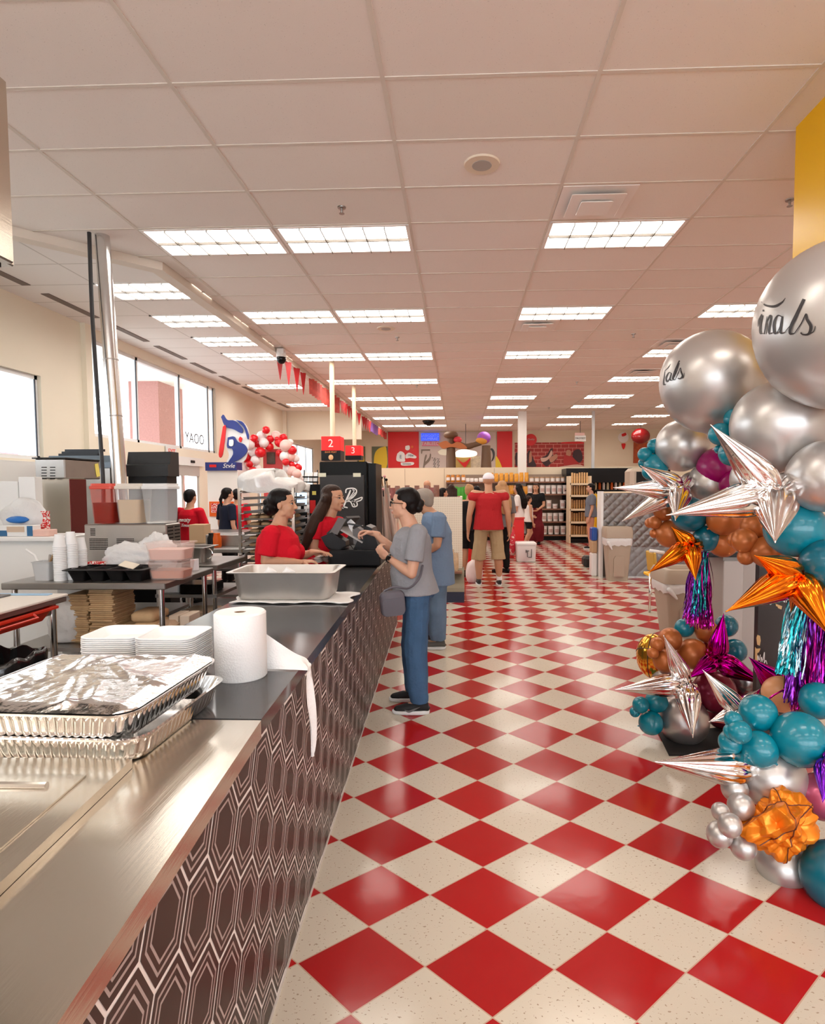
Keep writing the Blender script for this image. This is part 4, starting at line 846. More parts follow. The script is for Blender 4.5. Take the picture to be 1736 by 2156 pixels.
for k, (pa, pb, lc, lv, nm, lid) in enumerate(((184, 236, (.018, .002, .004), .53, 'dark red juice', (.75, .10, .07)), (237, 293, (.55, .36, .17), .60, 'pale brown drink', (.80, .74, .66)), (294, 352, (.75, .73, .68), .05, 'clear rest', (.85, .85, .85)))):
    a, b = aty(pa, 1060, yd), aty(pb, 1060, yd); cx = (a.x + b.x) / 2; w_ = b.x - a.x - .006; H = aty(pa, 1018, yd).z - zb; cy = yd + .13
    mb = MB(); mb.rings([rrect((cx, cy, zb + h_), w_ * s_, .24 * s_, .03, 5) for h_, s_ in ((.002, .84), (H * .88, 1), (H * .88, .985), (.006, .82))], True, False); mb.build('bowl', mat('tinted bowl red', (.80, .06, .03), .15, alpha=.17) if k == 0 else m_clear, t, angle=40)
    mb = MB(); mb.rings([rrect((cx, cy, zb + h_), w_ * s_, .24 * s_, .03, 5) for h_, s_ in ((.008, .80), (H * lv, .80 + .14 * lv))]); mb.build('drink', mat(nm, lc, .15), t, angle=40)
    mb = MB(); mb.rings([rrect((cx, cy, zb + h_), w_ * s_, .24 * s_, .03, 5) for h_, s_ in ((H * .86, 1.0), (H * .87, 1.03), (H * .93, 1.03), (H * .94, .97), (H, .95))]); mb.build('bowl_lid', mat('bowl lid %d' % k, lid, .3, alpha=.8), t, angle=40)
# back bench with the frozen drink cabinet
table('steel back bench behind the drink dispenser', -4.25, -2.92, 5.62, 6.35, .90, (.35,))
yd = 5.72; t = thing('frozen_drink_cabinet', 'tall stainless steel cabinet with louvered head, left of the drink dispenser', 'steel cabinet', (aty(140, 1000, yd).x, yd + .2, .9))
a, b = aty(77, 1008, yd), aty(140, 1008, yd); zt = aty(100, 966, yd).z; mb = MB(); mb.box(((a.x + b.x) / 2, yd + .27, (a.z + zt) / 2), (b.x - a.x, .58, zt - a.z), bev=.01); mb.build('head', m_steeld, t)
mb = MB(); mb.box(((a.x + b.x) / 2, yd + .27, zt + .006), (b.x - a.x + .03, .61, .012)); mb.build('top_lid', m_dgrey, t)
c0, c1 = aty(80, 1010, yd + .02).x, aty(144, 1010, yd + .02).x; mb = MB(); mb.box(((c0 + c1) / 2, yd + .16, (.9 + a.z) / 2), (c1 - c0, .26, a.z - .9)); mb.build('column', m_steel, t)
mb = MB(); mb.box((c1 + .004, yd + .16, (.9 + a.z) / 2), (.008, .25, a.z - .91)); mb.build('side_panel', mat('painted red reflection', (.16, .03, .03), .3, .7), t)  # thin plate, its dark red colour stands for a reflection in the steel side
mb = MB()
for i in range(5):
    for k in range(2): p = aty(96 + 18 * k, 984 + 6 * i, yd); mb.box((p.x, yd - .022, p.z), (.05, .006, .009))
mb.build('louver', m_blk, t)
mb = MB(); p = V((b.x + .003, yd + .50, (a.z + zt) / 2)); mb.box(p, (.004, .06, .14), Matrix.Rotation(.2, 3, 'X')); tag(mb.build('sticky_note', mat('yellow note', (.85, .70, .15), .7), loc=p), 'yellow note stuck on the louvered steel cabinet', 'note')
# bags and stacks on the lower shelf
def bag_stack(px, d, n, lb, w_=.20, dd=.30, m=None):
    x = aty(px, 1300, d).x; rnd = random.Random(px); first = None
    for k in range(n):
        p = (x + rnd.uniform(-.008, .008), d + .16 + rnd.uniform(-.012, .012), .401 + .0155 * k)
        if first is None:
            mb = MB(Matrix.Translation(p)); mb.box((0, 0, .0075), (w_, dd, .0145), bev=.003); mb.box((0, -dd / 2 + .01, .0075), (w_ * .98, .01, .006)); first = tag(mb.build('paper_bag', m or m_kraft, loc=p), lb, 'paper bag', lb)
        else: dup(first, p, lb, rotz=rnd.uniform(-.05, .05))
bag_stack(165, 4.42, 25, 'flat brown paper bag in the left tall stack under the work table', .15); bag_stack(212, 4.36, 28, 'flat brown paper bag in the right tall stack under the work table', .19)
bag_stack(252, 4.40, 9, 'short folded brown bag in the low stack right of the tall stacks', .14)
for k, (px, zz, lb) in enumerate(((296, .40, 'lower plump folded brown bag under the work table'), (296, .485, 'middle plump folded brown bag under the work table'), (292, .565, 'top plump folded brown bag under the work table'))):
    x = aty(px, 1300, 4.38).x; mb = MB(); mb.rings([rrect((x, 4.55, zz + h_), .19 + e_, .26 + e_, .03, 4) for h_, e_ in ((.001, -.03), (.02, 0), (.06, 0), (.08, -.04))]); tag(mb.build('paper_bag', m_kraft, loc=(x, 4.55, zz), angle=50), lb, 'paper bag')
boxthing('paper_stack', 'cream stack of wrappers with rounded corner right of the plump bags', 'paper', (aty(336, 1300, 4.36).x, 4.52, .40), (.14, .24, .17), mat('beige paper', (.62, .45, .31), .8), 0, .03)
for k, px in enumerate((362, 385)): boxthing('paper_stack', ('pale paper stack by the table leg, left one', 'pale paper stack at the right end of the shelf')[k], 'paper', (aty(px, 1300, 4.5).x, 4.62, .40), (.075, .2, .20), mat('pale paper', (.70, .58, .46), .8))
blob('plastic_bag', 'bulging clear plastic bag on the shelf left of the paper bags', 'bag', (aty(122, 1330, 4.38).x, 4.48, .40 + .15), (.13, .09, .19), m_wbag, 14, .2, 4, 1)
boxthing('box', 'white box on the shelf above the clear bag', 'box', (aty(130, 1260, 4.7).x, 4.90, .40), (.22, .2, .36), m_wplast)
# cutting board table, tub, bin
TB = table('steel prep table with a white cutting board at the left frame edge', -3.75, -2.66, 2.95, 3.86, .88, (), thick=.035)
mb = MB(); mb.box((-3.2, 3.40, .889), (1.10, .92, .018), bev=.004); tag(mb.build('cutting_board', mat('white cutting board', (.76, .72, .66), .5), loc=(-3.2, 3.4, .88)), 'large white cutting board covering the left prep table', 'cutting board')
t = thing('red_tub', 'red plastic tub hung under the edge of the prep table', 'tub', (-2.72, 3.5, .755)); mb = MB(); mb.rings([rrect((-2.80, 3.42, z_), .30 + e_, .62 + e_, .04, 4) for z_, e_ in ((.755, -.08), (.825, 0), (.825, .05), (.838, .05), (.838, -.02), (.765, -.10))]); mb.build('tub', m_redp, t, angle=40)
mb = MB(); mb.tube([(-2.63, 3.2, .832), (-2.60, 3.2, .81), (-2.60, 3.5, .81), (-2.63, 3.5, .832)], .008, 6); mb.build('handle', m_redp, t)
mb = MB(); mb.box((-3.22, 3.40, .80), (1.0, .84, .07)); mb.build('apron', m_steeld, TB)
boxthing('tray', 'grey tray lying on the cutting board at the frame edge', 'tray', (-3.25, 3.68, .898), (.55, .18, .012), m_grey)
boxthing('bag_clip_strip', 'blue and white strip lying on the cutting board', 'strip', (-2.98, 3.80, .898), (.5, .05, .008), mat('pale blue', (.35, .55, .75), .5))
c = V((-2.72, 3.36 - .05, 0)); t = thing('trash_bin', 'beige trash bin lined with a black bag at the left frame edge', 'trash bin', c)
mb = MB(); mb.rings([rrect(c + V((0, 0, h_)), .40 * s_, .34 * s_, .05, 4) for h_, s_ in ((0, .8), (.62, 1), (.62, .96), (.01, .76))]); mb.build('bin_body', mat('beige bin', (.62, .47, .36), .5), t, angle=40)
mb = MB(); rnd = random.Random(8); N = 60; rg = []
for h_, s_, am in ((.50, 1.05, .01), (.56, 1.07, .02), (.61, 1.06, .015), (.635, 1.02, .02), (.63, .94, .02), (.52, .88, .02)): rg.append([c + V((0, 0, h_ + .012 * math.sin(i * .9))) + (p - c) * (1 + am * math.sin(i * 1.7 + h_ * 60) + am * .6 * math.sin(i * 3.1)) for i, p in enumerate(dense_ring(rrect(c, .40 * s_, .34 * s_, .06, 4), N))])
mb.rings(rg, False, True); mb.build('bin_liner', mat('black liner', (.012, .012, .013), .22, coat=.3), t, smooth=True)
# half wall with a ledge and its clutter
mb = MB(); mb.box((-4.45, 5.32, .57), (1.72, .40, 1.14)); struct('wall_half', mb, m_white)
mb = MB(); mb.box((-4.43, 5.30, 1.16), (1.80, .48, .045), bev=.01); struct('trim_7', mb, m_wplast); zl = 1.1825
t = thing('film_box', 'long blue and white film box on the ledge by the frame edge', 'film box', (aty(34, 1120, 5.14).x, 5.16, zl)); p = ORIG[t]
mb = MB(Matrix.Translation(p)); mb.box((0, 0, .05), (.36, .10, .10), bev=.004); mb.build('box', m_wplast, t); mb = MB(Matrix.Translation(p)); mb.box((.15, -.052, .05), (.05, .004, .09)); mb.box((-.11, -.052, .03), (.10, .004, .05)); mb.build('blue_print', mat('teal blue print', (.03, .14, .30), .5), t)
mb = MB(Matrix.Translation(p)); mb.box((.02, -.052, .065), (.16, .004, .05)); mb.build('beige_print', mat('beige print', (.60, .45, .33), .6), t)
blob('plastic_bag', 'clear plastic bag holding something blue on the ledge', 'bag', (aty(45, 1085, 5.3).x, 5.34, zl + .15), (.20, .09, .18), m_wbag, 31, .18, 3, 1)
blob('glove_bundle', 'blue gloves bundled in front of the clear bag', 'gloves', (aty(35, 1098, 5.22).x, 5.235, zl + .145), (.10, .03, .03), mat('blue nitrile', (.02, .16, .52), .4), 33, .15, 3)
boxthing('carton', 'red and white printed carton standing at the end of the ledge', 'carton', (aty(84, 1090, 5.3).x, 5.34, zl), (.09, .07, .22), m_rw)
boxthing('tissue_pack', 'flat pink pack on the ledge below the red carton', 'pack', (aty(92, 1112, 5.17).x, 5.17, zl), (.17, .12, .06), mat('pink pack', (.78, .50, .42), .6))
for k, (px, py, w_, h_) in enumerate(((22, 1050, .20, .10), (62, 1040, .16, .14))): boxthing('box', ('open white box on the ledge at the frame edge', 'white box with black print on the ledge beside the steel cabinet')[k], 'box', (aty(px, py, 5.42).x, 5.44, zl), (w_, .10, .40 + h_), m_wplast)
# hoods above the ovens at the rear
for k, (pa, pb, py0, py1, d, m_, lb) in enumerate(((92, 232, 958, 986, 7.0, mat('blue grey steel', (.12, .15, .18), .35, .3), 'blue grey oven hood above the steel cabinet'), (262, 352, 950, 1003, 7.35, m_dgrey, 'dark brown black hood right of the metal duct'))):
    a, b = aty(pa, py1, d), aty(pb, py0, d); t = thing('oven_hood', lb, 'oven hood', ((a.x + b.x) / 2, d + .4, a.z))
    mb = MB(); yz = [(d, a.z), (d, a.z + (b.z - a.z) * .45), (d + .06, a.z + (b.z - a.z) * .5), (d + .1, b.z), (d + .3, b.z), (d + .3, a.z)]; mb.prism(yz, (a.x, 0, 0), (0, 1, 0), (0, 0, 1), (b.x - a.x, 0, 0)); mb.build('hood', m_, t)
    mb = MB(); mb.box(((a.x + b.x) / 2, d + .16, a.z / 2), (b.x - a.x - .06, .26, a.z - .002)); mb.build('oven_body', m_blk if k else m_steeld, t)
    mb = MB()
    for i in range(3): mb.box(((a.x + b.x) / 2 - .05, d + .12 + .06 * i, b.z + .012 + .03 * i), ((b.x - a.x) * .6, .03, .03))
    if k == 0: mb.build('flue_slat', m_blk, t)
# duct and hose
p = aty(238, 1010, 5.25); q = aty(214, 560, 5.38)
t = thing('metal_duct', 'shiny round metal duct rising from the kitchen to the ceiling', 'duct', (p.x, p.y, 1.25)); q = V((q.x, q.y, ZL)); p = V((p.x, p.y, .905)); p.y = q.y = 5.40
mb = MB(); mb.cyl(p, q, .063, n=28, cap=True); mb.build('duct_pipe', mat('galvanised steel', (.68, .68, .68), .22, 1, noise=.1, nscale=5), t, angle=40)
mb = MB()
for f_ in (.45, .62): k = p.lerp(q, f_); mb = MB(); mb.cyl(k, k + (q - p).normalized() * .012, .0665, n=28); mb.build('joint_band', m_steeld, t, angle=40)
pts = [aty(*k) for k in ((190, 556, 5.33), (193, 640, 5.3), (199, 740, 5.28), (207, 860, 5.27), (213, 950, 5.27), (217, 1012, 5.28), (218, 1090, 5.29))]; pts[0].z = ZL; mb = MB(); mb.tube(catmull(pts, 6), .017, 10); tag(mb.build('black_hose', mat('black rubber', (.03, .03, .032), .55), loc=pts[-1], smooth=True), 'black cable hanging beside the metal duct', 'cable')
# tables and shelving further right
table('small steel table with a food pan on top, shelves of boxes below', -2.86, -2.22, 5.30, 6.05, .90, (.62, .30)); t = thing('food_pan', 'shallow steel pan with a ring handle on the small steel table', 'steel pan', (-2.56, 5.55, .9))
mb = MB(); mb.rings([rrect((-2.56, 5.55, .90 + h_), .36 + e_, .30 + e_, .04, 4) for h_, e_ in ((.001, -.08), (.145, -.03), (.145, .03), (.151, .03), (.151, -.04), (.01, -.09))]); mb.build('pan', m_steeld, t, angle=40); mb = MB(); mb.tube([V((-2.38 + .05 * math.sin(k / 8 * PI), 5.45, .99 + .05 * math.cos(k / 8 * PI))) for k in range(9)], .006, 6); mb.build('ring_handle', m_chrome, t)
for k, (x, y, zz, s_, m_, lb) in enumerate(((-2.46, 5.5, .62, (.3, .3, .09), m_blkg, 'black folded bag on the upper shelf of the small table'), (-2.50, 5.5, .30, (.38, .35, .10), m_card, 'cardboard box on the low shelf of the small table'), (-2.46, 5.48, .401, (.28, .3, .06), mat('cream paper', (.72, .60, .44), .8), 'cream paper bundle on the low cardboard box'), (-2.72, 5.55, .62, (.16, .3, .14), m_wplast, 'white box at the back of the upper shelf'))): boxthing('box' if k != 2 else 'paper_bundle', lb, 'box', (x, y, zz), s_, m_, 0, .01)
table('steel table behind the speed rack with grey bins', -3.6, -2.30, 6.75, 7.65, .90, (.35,))
boxthing('steel_bin', 'long steel bin on the rear steel table', 'bin', (-2.72, 7.2, .9), (.75, .3, .14), m_steeld); boxthing('cardboard_box', 'tan box on the rear table in front of the navy clad person', 'box', (aty(444, 1094, 7.9).x, 7.55, .9), (.2, .2, .24), m_card)
table('rear steel counter in front of the white cabinet', -4.3, -2.5, 8.6, 9.3, .95, (.4,))
for k, (px, m_, lb) in enumerate(((446, m_blk, 'black jar on the rear table'), (456, m_orange, 'orange red jar on the rear table'))): p = V((aty(px, 1125, 6.95).x, 6.95, .90)); mb = MB(); mb.lathe([(.05, 0), (.055, .02), (.055, .11), (.04, .14), (.04, .17)], p, 18); tag(mb.build('jar', m_, loc=p, angle=40), lb, 'jar')
# speed rack of covered trays
yd = 6.15; x0, x1 = aty(505, 1100, yd).x, aty(618, 1100, yd).x; zt = aty(560, 1027, yd).z; t = thing('speed_rack', 'tall metal tray rack half covered in clear film behind the left woman', 'tray rack', ((x0 + x1) / 2, yd + .3, 0))
for x in (x0, x1):
    for y in (yd, yd + .62): mb = MB(); mb.box((x, y, zt / 2), (.028, .028, zt)); mb.build('upright', m_chrome, t)
mb = MB()
for y in (yd, yd + .62): mb.box(((x0 + x1) / 2, y, zt - .015), (x1 - x0, .026, .03)); mb.box(((x0 + x1) / 2, y, .12), (x1 - x0, .026, .03))
mb.build('cross_bar', m_chrome, t); mb = MB()
ZS = [zt - .075 * k - .05 for k in range(17)]
for zz in ZS:
    for x in (x0 + .02, x1 - .02): mb.box((x, yd + .31, zz), (.03, .62, .008))
mb.build('runner', m_steeld, t)
for k, zz in enumerate(ZS[:15]):
    c = V(((x0 + x1) / 2, yd + .31, zz + .006)); mb = MB(); mb.rings([rrect(c + V((0, 0, h_)), x1 - x0 - .05 + e_, .58 + e_, .02, 3) for h_, e_ in ((0, -.01), (.02, 0), (.02, -.012), (.004, -.018))]); tr = tag(mb.build('sheet_tray', m_steeld, loc=c), 'sheet tray of the covered rack, number %s from the top' % ('one two three four five six seven eight nine ten eleven twelve thirteen fourteen fifteen'.split()[k]), 'tray', 'sheet trays in the rack')
    if 4 <= k <= 10:
        rnd = random.Random(k); mb = MB()
        for i in range(4):
            for j in range(3): mb.ell(c + V(((i - 1.5) * .12 + rnd.uniform(-.01, .01), (j - 1) * .17, .028)), (.055, .075, .026), n=12, m=8)
        o = mb.build('bread', mat('baked bread', (.55, .36, .20), .7, noise=.3, nscale=30), loc=c, smooth=True); tag(o, 'row of baked rolls on sheet tray, layer %s of the rack' % ('five six seven eight nine ten eleven'.split()[k - 4]), 'bread'); o['kind'] = 'stuff'
mb = MB(); rnd = random.Random(2)
def film(u_, v_):
    a = u_ * 2 * PI; x = (x0 + x1) / 2 + (x1 - x0) * .55 * math.copysign(min(1, abs(math.cos(a)) * 1.25), math.cos(a)); y = yd + .31 + .36 * math.copysign(min(1, abs(math.sin(a)) * 1.25), math.sin(a)); f_ = 1 if v_ > .45 else math.sin(v_ / .45 * PI / 2) ** .6
    zz = zt + .10 * (1 - max(0, v_ - .15) ** .8 * 1.6) + .018 * math.sin(a * 5 + v_ * 7) + (.10 if math.cos(a) < .2 else .0) * (1 - v_); return V(((x0 + x1) / 2 + (x - (x0 + x1) / 2) * f_ + .012 * math.sin(a * 9 + v_ * 4), yd + .31 + (y - yd - .31) * f_ + .012 * math.sin(a * 7), zz))
mb.grid(film, 60, 16, True); tag(mb.build('film_cover', mat('milky film', (.86, .85, .83), .22, trans=.35, ior=1.1, bump=.4, bscale=30), loc=((x0 + x1) / 2, yd + .31, zt), smooth=True), 'milky plastic film draped over the top of the tray rack', 'film cover')
# white cabinet, navy banner, cut-out board
yd = 11.0; a, b = aty(436, 990, yd), aty(500, 990, yd); t = thing('white_cabinet', 'plain white cabinet under a navy banner near the far windows', 'cabinet', ((a.x + b.x) / 2, yd + .3, 0)); mb = MB(); mb.box(((a.x + b.x) / 2, yd + .3, a.z / 2), (b.x - a.x, .6, a.z)); mb.build('cabinet_body', m_white, t)
c0, c1 = aty(441, 1056, yd), aty(494, 1087, yd); mb = MB(); mb.box(((c0.x + c1.x) / 2, yd - .01, (c0.z + c1.z) / 2), (c1.x - c0.x, .02, c0.z - c1.z)); mb.build('red_frame', m_orange, t)
mb = MB(); mb.box(((c0.x + c1.x) / 2, yd - .025, (c0.z + c1.z) / 2 + .02), ((c1.x - c0.x) * .84, .01, (c0.z - c1.z) * .62)); mb.build('picture', m_rw, t)
a, b = aty(432, 991, yd - .05), aty(497, 973, yd - .05); t = thing('navy_banner', 'navy blue banner on top of the white cabinet', 'banner', ((a.x + b.x) / 2, yd, a.z)); mb = MB(); mb.box(((a.x + b.x) / 2, yd + .1, (a.z + b.z) / 2), (b.x - a.x, .3, b.z - a.z)); mb.build('board', m_navy, t)
mb = MB(); p = aty(448, 981, yd - .056); mb.box(p, (.13, .008, .05)); mb.build('red_label', m_red, t); p = aty(481, 981, yd - .06); text_mb('Stvle', .12, p, (1, 0, 0), (0, 0, 1), .006, mb2 := MB(), shear=.3); mb2.build('lettering', m_wlet, t)
yd = 11.2; t = thing('cutout_board', 'tall blue and white curved cut-out board above the navy banner', 'cut-out', (aty(495, 975, yd).x, yd, aty(495, 976, yd).z))
def cut(name, pts, m_, dy, smooth=True):
    P = [aty(x, y, yd + dy) for x, y in (catmull([(x, y, 0) for x, y in pts + pts[:1]], 4) and [(p.x, p.y) for p in catmull([(x, y, 0) for x, y in pts + pts[:1]], 4)][:-1])]; mb = MB(); mb.prism([(p.x, p.z) for p in P], (0, yd + dy, 0), (1, 0, 0), (0, 0, 1), (0, .03, 0)); mb.build(name, m_, t)
cut('white_shape', [(470, 900), (478, 892), (500, 884), (517, 895), (524, 918), (522, 945), (512, 972), (478, 975), (482, 958), (474, 935)], m_wlet, 0)
cut('blue_arc', [(465, 878), (470, 873), (478, 884), (494, 886), (510, 902), (508, 912), (492, 904), (474, 898)], m_navy, -.04); cut('blue_block', [(479, 921), (492, 919), (500, 930), (514, 936), (520, 950), (505, 966), (480, 975), (490, 957), (488, 945), (478, 942)], m_navy, -.04); cut('blue_edge', [(496, 884), (512, 890), (523, 915), (521, 925), (514, 902), (503, 890)], m_navy, -.045)
cut('red_bar', [(469, 898), (475, 899), (468, 957), (460, 956)], m_red, -.05); cut('red_mark', [(505, 919), (509, 923), (506, 931), (502, 925)], m_red, -.05); cut('white_square', [(482, 926), (490, 926), (490, 938), (482, 938)], m_wlet, -.06); 
# red and white balloon arch
R_ = [(520, 718, 36), (558, 800, 36), (552, 872, 40), (680, 786, 36), (640, 832, 42), (758, 902, 42), (410, 795, 38), (440, 842, 38), (468, 922, 48), (330, 965, 52), (370, 1030, 32), (400, 1097, 43), (640, 930, 32), (700, 1010, 33), (752, 1037, 34), (812, 1062, 38), (300, 925, 26), (800, 1182, 38), (265, 1142, 26), (620, 800, 22)]
W_ = [(480, 772, 46), (502, 835, 46), (365, 852, 50), (400, 920, 46), (425, 995, 44), (300, 1080, 54), (290, 1020, 40), (440, 1070, 40), (345, 1132, 46), (612, 772, 46), (700, 860, 55), (690, 960, 46), (740, 960, 46), (790, 980, 36), (758, 1092, 46), (715, 1070, 42), (800, 1115, 42), (838, 1160, 44), (740, 830, 30)]
t12 = 11.8
POS = lambda x, y: ('on the crown' if y < 860 else 'on the left leg' if x < 560 else 'on the right leg')
cnt = {}; ORD = 'first second third fourth fifth sixth seventh eighth ninth tenth eleventh twelfth'.split()
for lst, cl, nm in ((R_, 'red', 'red'), (W_, 'white', 'white')):
    for x, y, r in sorted(lst, key=lambda q: q[1]):
        k = (nm, POS(x, y)); cnt[k] = cnt.get(k, 0) + 1; c_ = cl if cl == 'red' or BR.random() < .5 or x < 560 else 'blush'
        balloon(c_, 440 + x / 4.34, 740 + y / 4.34, r / 4.34, t12 + BR.uniform(-.12, .12), '%s balloon %s of the small far arch, %s from the top' % (nm, k[1], ORD[cnt[k] - 1]), 'balloons of the far arch')
a, b = aty(553, 990, 12.1), aty(592, 945, 12.1); t = thing('red_display', 'red display board with a dark picture under the small balloon arch', 'display board', ((a.x + b.x) / 2, 12.15, 0)); mb = MB(); mb.box(((a.x + b.x) / 2, 12.16, b.z / 2), (b.x - a.x, .05, b.z)); mb.build('board', mat('faded red board', (.62, .08, .08), .5), t)
mb = MB(); c0, c1 = aty(561, 977, 12.1), aty(578, 952, 12.1); mb.box(((c0.x + c1.x) / 2, 12.12, (c0.z + c1.z) / 2), (c1.x - c0.x, .02, c1.z - c0.z)); mb.build('picture', mat('dark picture', (.10, .08, .06), .5, noise=.8, nscale=15), t)
# kiosk with screen
yd = 7.6; a, b = aty(621, 1020, yd), aty(673, 1020, yd); t = thing('ordering_kiosk', 'black kiosk with a pale blue screen behind the two women', 'kiosk', ((a.x + b.x) / 2, yd + .2, 0)); mb = MB(); mb.box(((a.x + b.x) / 2, yd + .2, a.z / 2), (b.x - a.x, .4, a.z)); mb.build('kiosk_body', m_blk, t)
a, b = aty(625, 1062, yd), aty(650, 1030, yd); mb = MB(); mb.box(((a.x + b.x) / 2, yd - .005, (a.z + b.z) / 2), (b.x - a.x, .01, b.z - a.z)); mb.build('screen', mat('lit screen', (.3, .45, .6), .2, emit=(.62, .80, 1, 1), estr=.75), t)
mb = MB(); p = aty(633, 1043, yd - .012); mb.box(p, (.03, .004, .015)); mb.build('screen_mark', m_blk, t)
for px, py, w_, h_, nm, m_ in ((661, 1038, .05, .05, 'yellow_note', MATS['yellow note']), (657, 1067, .09, .17, 'red_flyer', m_red), (629, 1071, .05, .08, 'white_flyer', m_wlet), (644, 1072, .05, .08, 'white_flyer', m_wlet)): p = aty(px, py, yd - .006); mb = MB(); mb.box(p, (w_, .008, h_)); mb.build(nm, m_, t)
t = thing('magazine_rack', 'black wire rack of leaflets on top of the kiosk', 'leaflet rack', aty(655, 1018, yd + .1)); mb = MB()
for py in (1015, 1004): a, b = aty(637, py, yd + .1), aty(670, py, yd + .1); mb.tube([a, b], .01, 6)
for px in (640, 668): mb.tube([aty(px, 1019, yd + .1), aty(px, 990, yd + .25)], .008, 6)
mb.build('wire_frame', m_blk, t)
for k, px in enumerate((644, 653, 663)): a = aty(px, 1013, yd + .09); mb = MB(Matrix.Translation(a) @ Matrix.Rotation(-.4, 4, 'X')); mb.box((0, 0, .06), (.05, .01, .13)); tag(mb.build('leaflet', m_wplast, loc=a), ('left', 'middle', 'right')[k] + ' white leaflet in the wire rack on the kiosk', 'leaflet')
# black fridge with a white letter
yd = 6.9; a, b = aty(671, 972, yd), aty(772, 972, yd); t = thing('black_cooler', 'tall black cooler with a big white letter R, between the women and wrapped sticks', 'cooler', ((a.x + b.x) / 2, yd + .3, 0)); zt = a.z
mb = MB(); mb.box(((a.x + b.x) / 2, yd + .32, zt / 2), (b.x - a.x, .60, zt), bev=.012); m_fr_ = mat('black cooler steel', (.006, .006, .006), .32, spec=.12); mb.build('cooler_body', m_fr_, t)
mb = MB(); mb.box(((a.x + b.x) / 2 - .01, yd + .008, zt / 2 - .06), (b.x - a.x - .05, .03, zt - .20), bev=.004); mb.build('door_panel', mat('soft black panel', (.022, .020, .020), .5), t)
mb = MB(); mb.box((b.x + .05, yd + .33, zt / 2 - .01), (.09, .52, zt - .02)); mb.build('side_channel', m_fr_, t); mb = MB(); mb.box((b.x + .02, yd + .08, zt / 2), (.012, .012, zt - .1)); mb.box((b.x + .075, yd + .09, zt / 2), (.012, .012, zt - .1)); mb.build('chrome_strip', m_steeld, t)
for px in (678, 751): p = aty(px, 1000, yd - .012); mb = MB(); mb.box(p, (.09, .004, .045)); mb.build('sticker', mat('pale sticker', (.70, .68, .52), .6), t)
mb = MB(); fn = lambda x, y: aty(x, y, yd - .012)
S = lambda pts, w_=1.3: stroke(mb, [(640 + p[0] / 7.89, 1000 + p[1] / 7.89, (p[2] if len(p) > 2 else 1) * w_) for p in pts], w_, fn, 8)
S([(690, 300), (700, 240), (760, 222), (830, 225), (868, 255), (860, 310), (810, 370), (740, 415), (700, 430)]); S([(720, 420), (790, 330), (830, 260), (800, 245)], .9); S([(745, 410), (800, 350), (850, 290)], .8); S([(640, 560, 1), (690, 440, 1.2), (740, 330, 1.2), (770, 250, .8)], 1.6); S([(640, 545), (680, 535), (722, 545)], 1.4); S([(700, 440), (760, 440), (790, 480), (805, 520), (840, 528), (880, 505), (870, 450), (820, 425), (790, 440)], 1.2); S([(800, 430), (870, 405), (960, 372), (945, 415), (880, 440), (820, 440)], 1.2); S([(820, 470), (840, 510)], 1.)
mb.build('letter_r', m_wlet, t, fix=False)
# register lamps hung from the ceiling
for k, (pp, px0, px1, py0, py1, pm, num, txt) in enumerate((((705, 762), 681, 720, 920, 971, 950, '2', 'EAVE PEAT'), ((752, 812), 730, 762, 939, 969, 960, '3', ''))):
    tp = atz(*pp, ZC); d = tp.y; a, b = aty(px0, py1, d), aty(px1, py0, d); zm = aty(px0, pm, d).z; cx = (a.x + b.x) / 2; w_ = b.x - a.x
    t = thing('register_lamp', 'red lane cube numbered %s hanging on a cream pole' % ('two', 'three')[k], 'lane sign', (cx, d, a.z)); tp.x = cx
    mb = MB(); mb.cyl((cx, d, b.z), (cx, d, ZC), .045, n=16); mb.build('pole', mat('cream pole', (.80, .68, .48), .5), t, angle=40)
    mb = MB(); mb.box((cx, d, (zm + b.z) / 2), (w_, w_, b.z - zm), bev=.006); mb.build('red_cube', mat('lit red', (.7, .01, .01), .35, emit=(.8, .01, .01, 1), estr=.35), t)
    mb = MB(); mb.box((cx, d, (zm + a.z) / 2), (w_ * 1.01, w_ * 1.01, zm - a.z)); mb.build('black_base', m_blk, t)
    mb = MB(); text_mb(num, .20, (cx, d - w_ / 2 - .004, (zm + b.z) / 2 - .005), (1, 0, 0), (0, 0, 1), .01, mb); mb.build('numeral', m_wlet, t)
    if txt:
        mb = MB(); text_mb(txt, .045, (cx, d - w_ / 2 - .006, zm - .03), (1, 0, 0), (0, 0, 1), .006, mb); mb.build('lettering', mat('orange lettering', (.75, .25, .06), .5), t)
        mb = MB(); mb.ell((cx, d - w_ / 2 - .004, a.z + .06), (.045, .008, .05)); mb.build('badge', mat('pale orange badge', (.75, .42, .2), .5), t)
# wrapped sticks beside the cooler
yd = 7.45
bin_ = thing('stick_bin', 'pale wire bin holding film wrapped sticks beside the black cooler', 'bin', (aty(825, 1120, yd).x, yd + .2, 0)); p = ORIG[bin_]; mb = MB()
for zz in (.05, .3, .55, .75): mb.tube([p + V((.22 * math.cos(2 * PI * k / 24), .2 * math.sin(2 * PI * k / 24), zz)) for k in range(25)], .006, 6)
for k in range(12): mb.tube([p + V((.20 * math.cos(2 * PI * k / 12), .18 * math.sin(2 * PI * k / 12), 0.0)), p + V((.22 * math.cos(2 * PI * k / 12), .2 * math.sin(2 * PI * k / 12), .75))], .005, 6)
mb.build('wire_frame', m_steeld, bin_)
rnd = random.Random(77); tops = [(793, 1004), (798, 1000), (803, 1006), (809, 1003), (813, 1010), (800, 1022), (806, 1030), (815, 1026), (796, 1035), (820, 1042), (826, 1052), (812, 1050), (832, 1062), (838, 1074)]
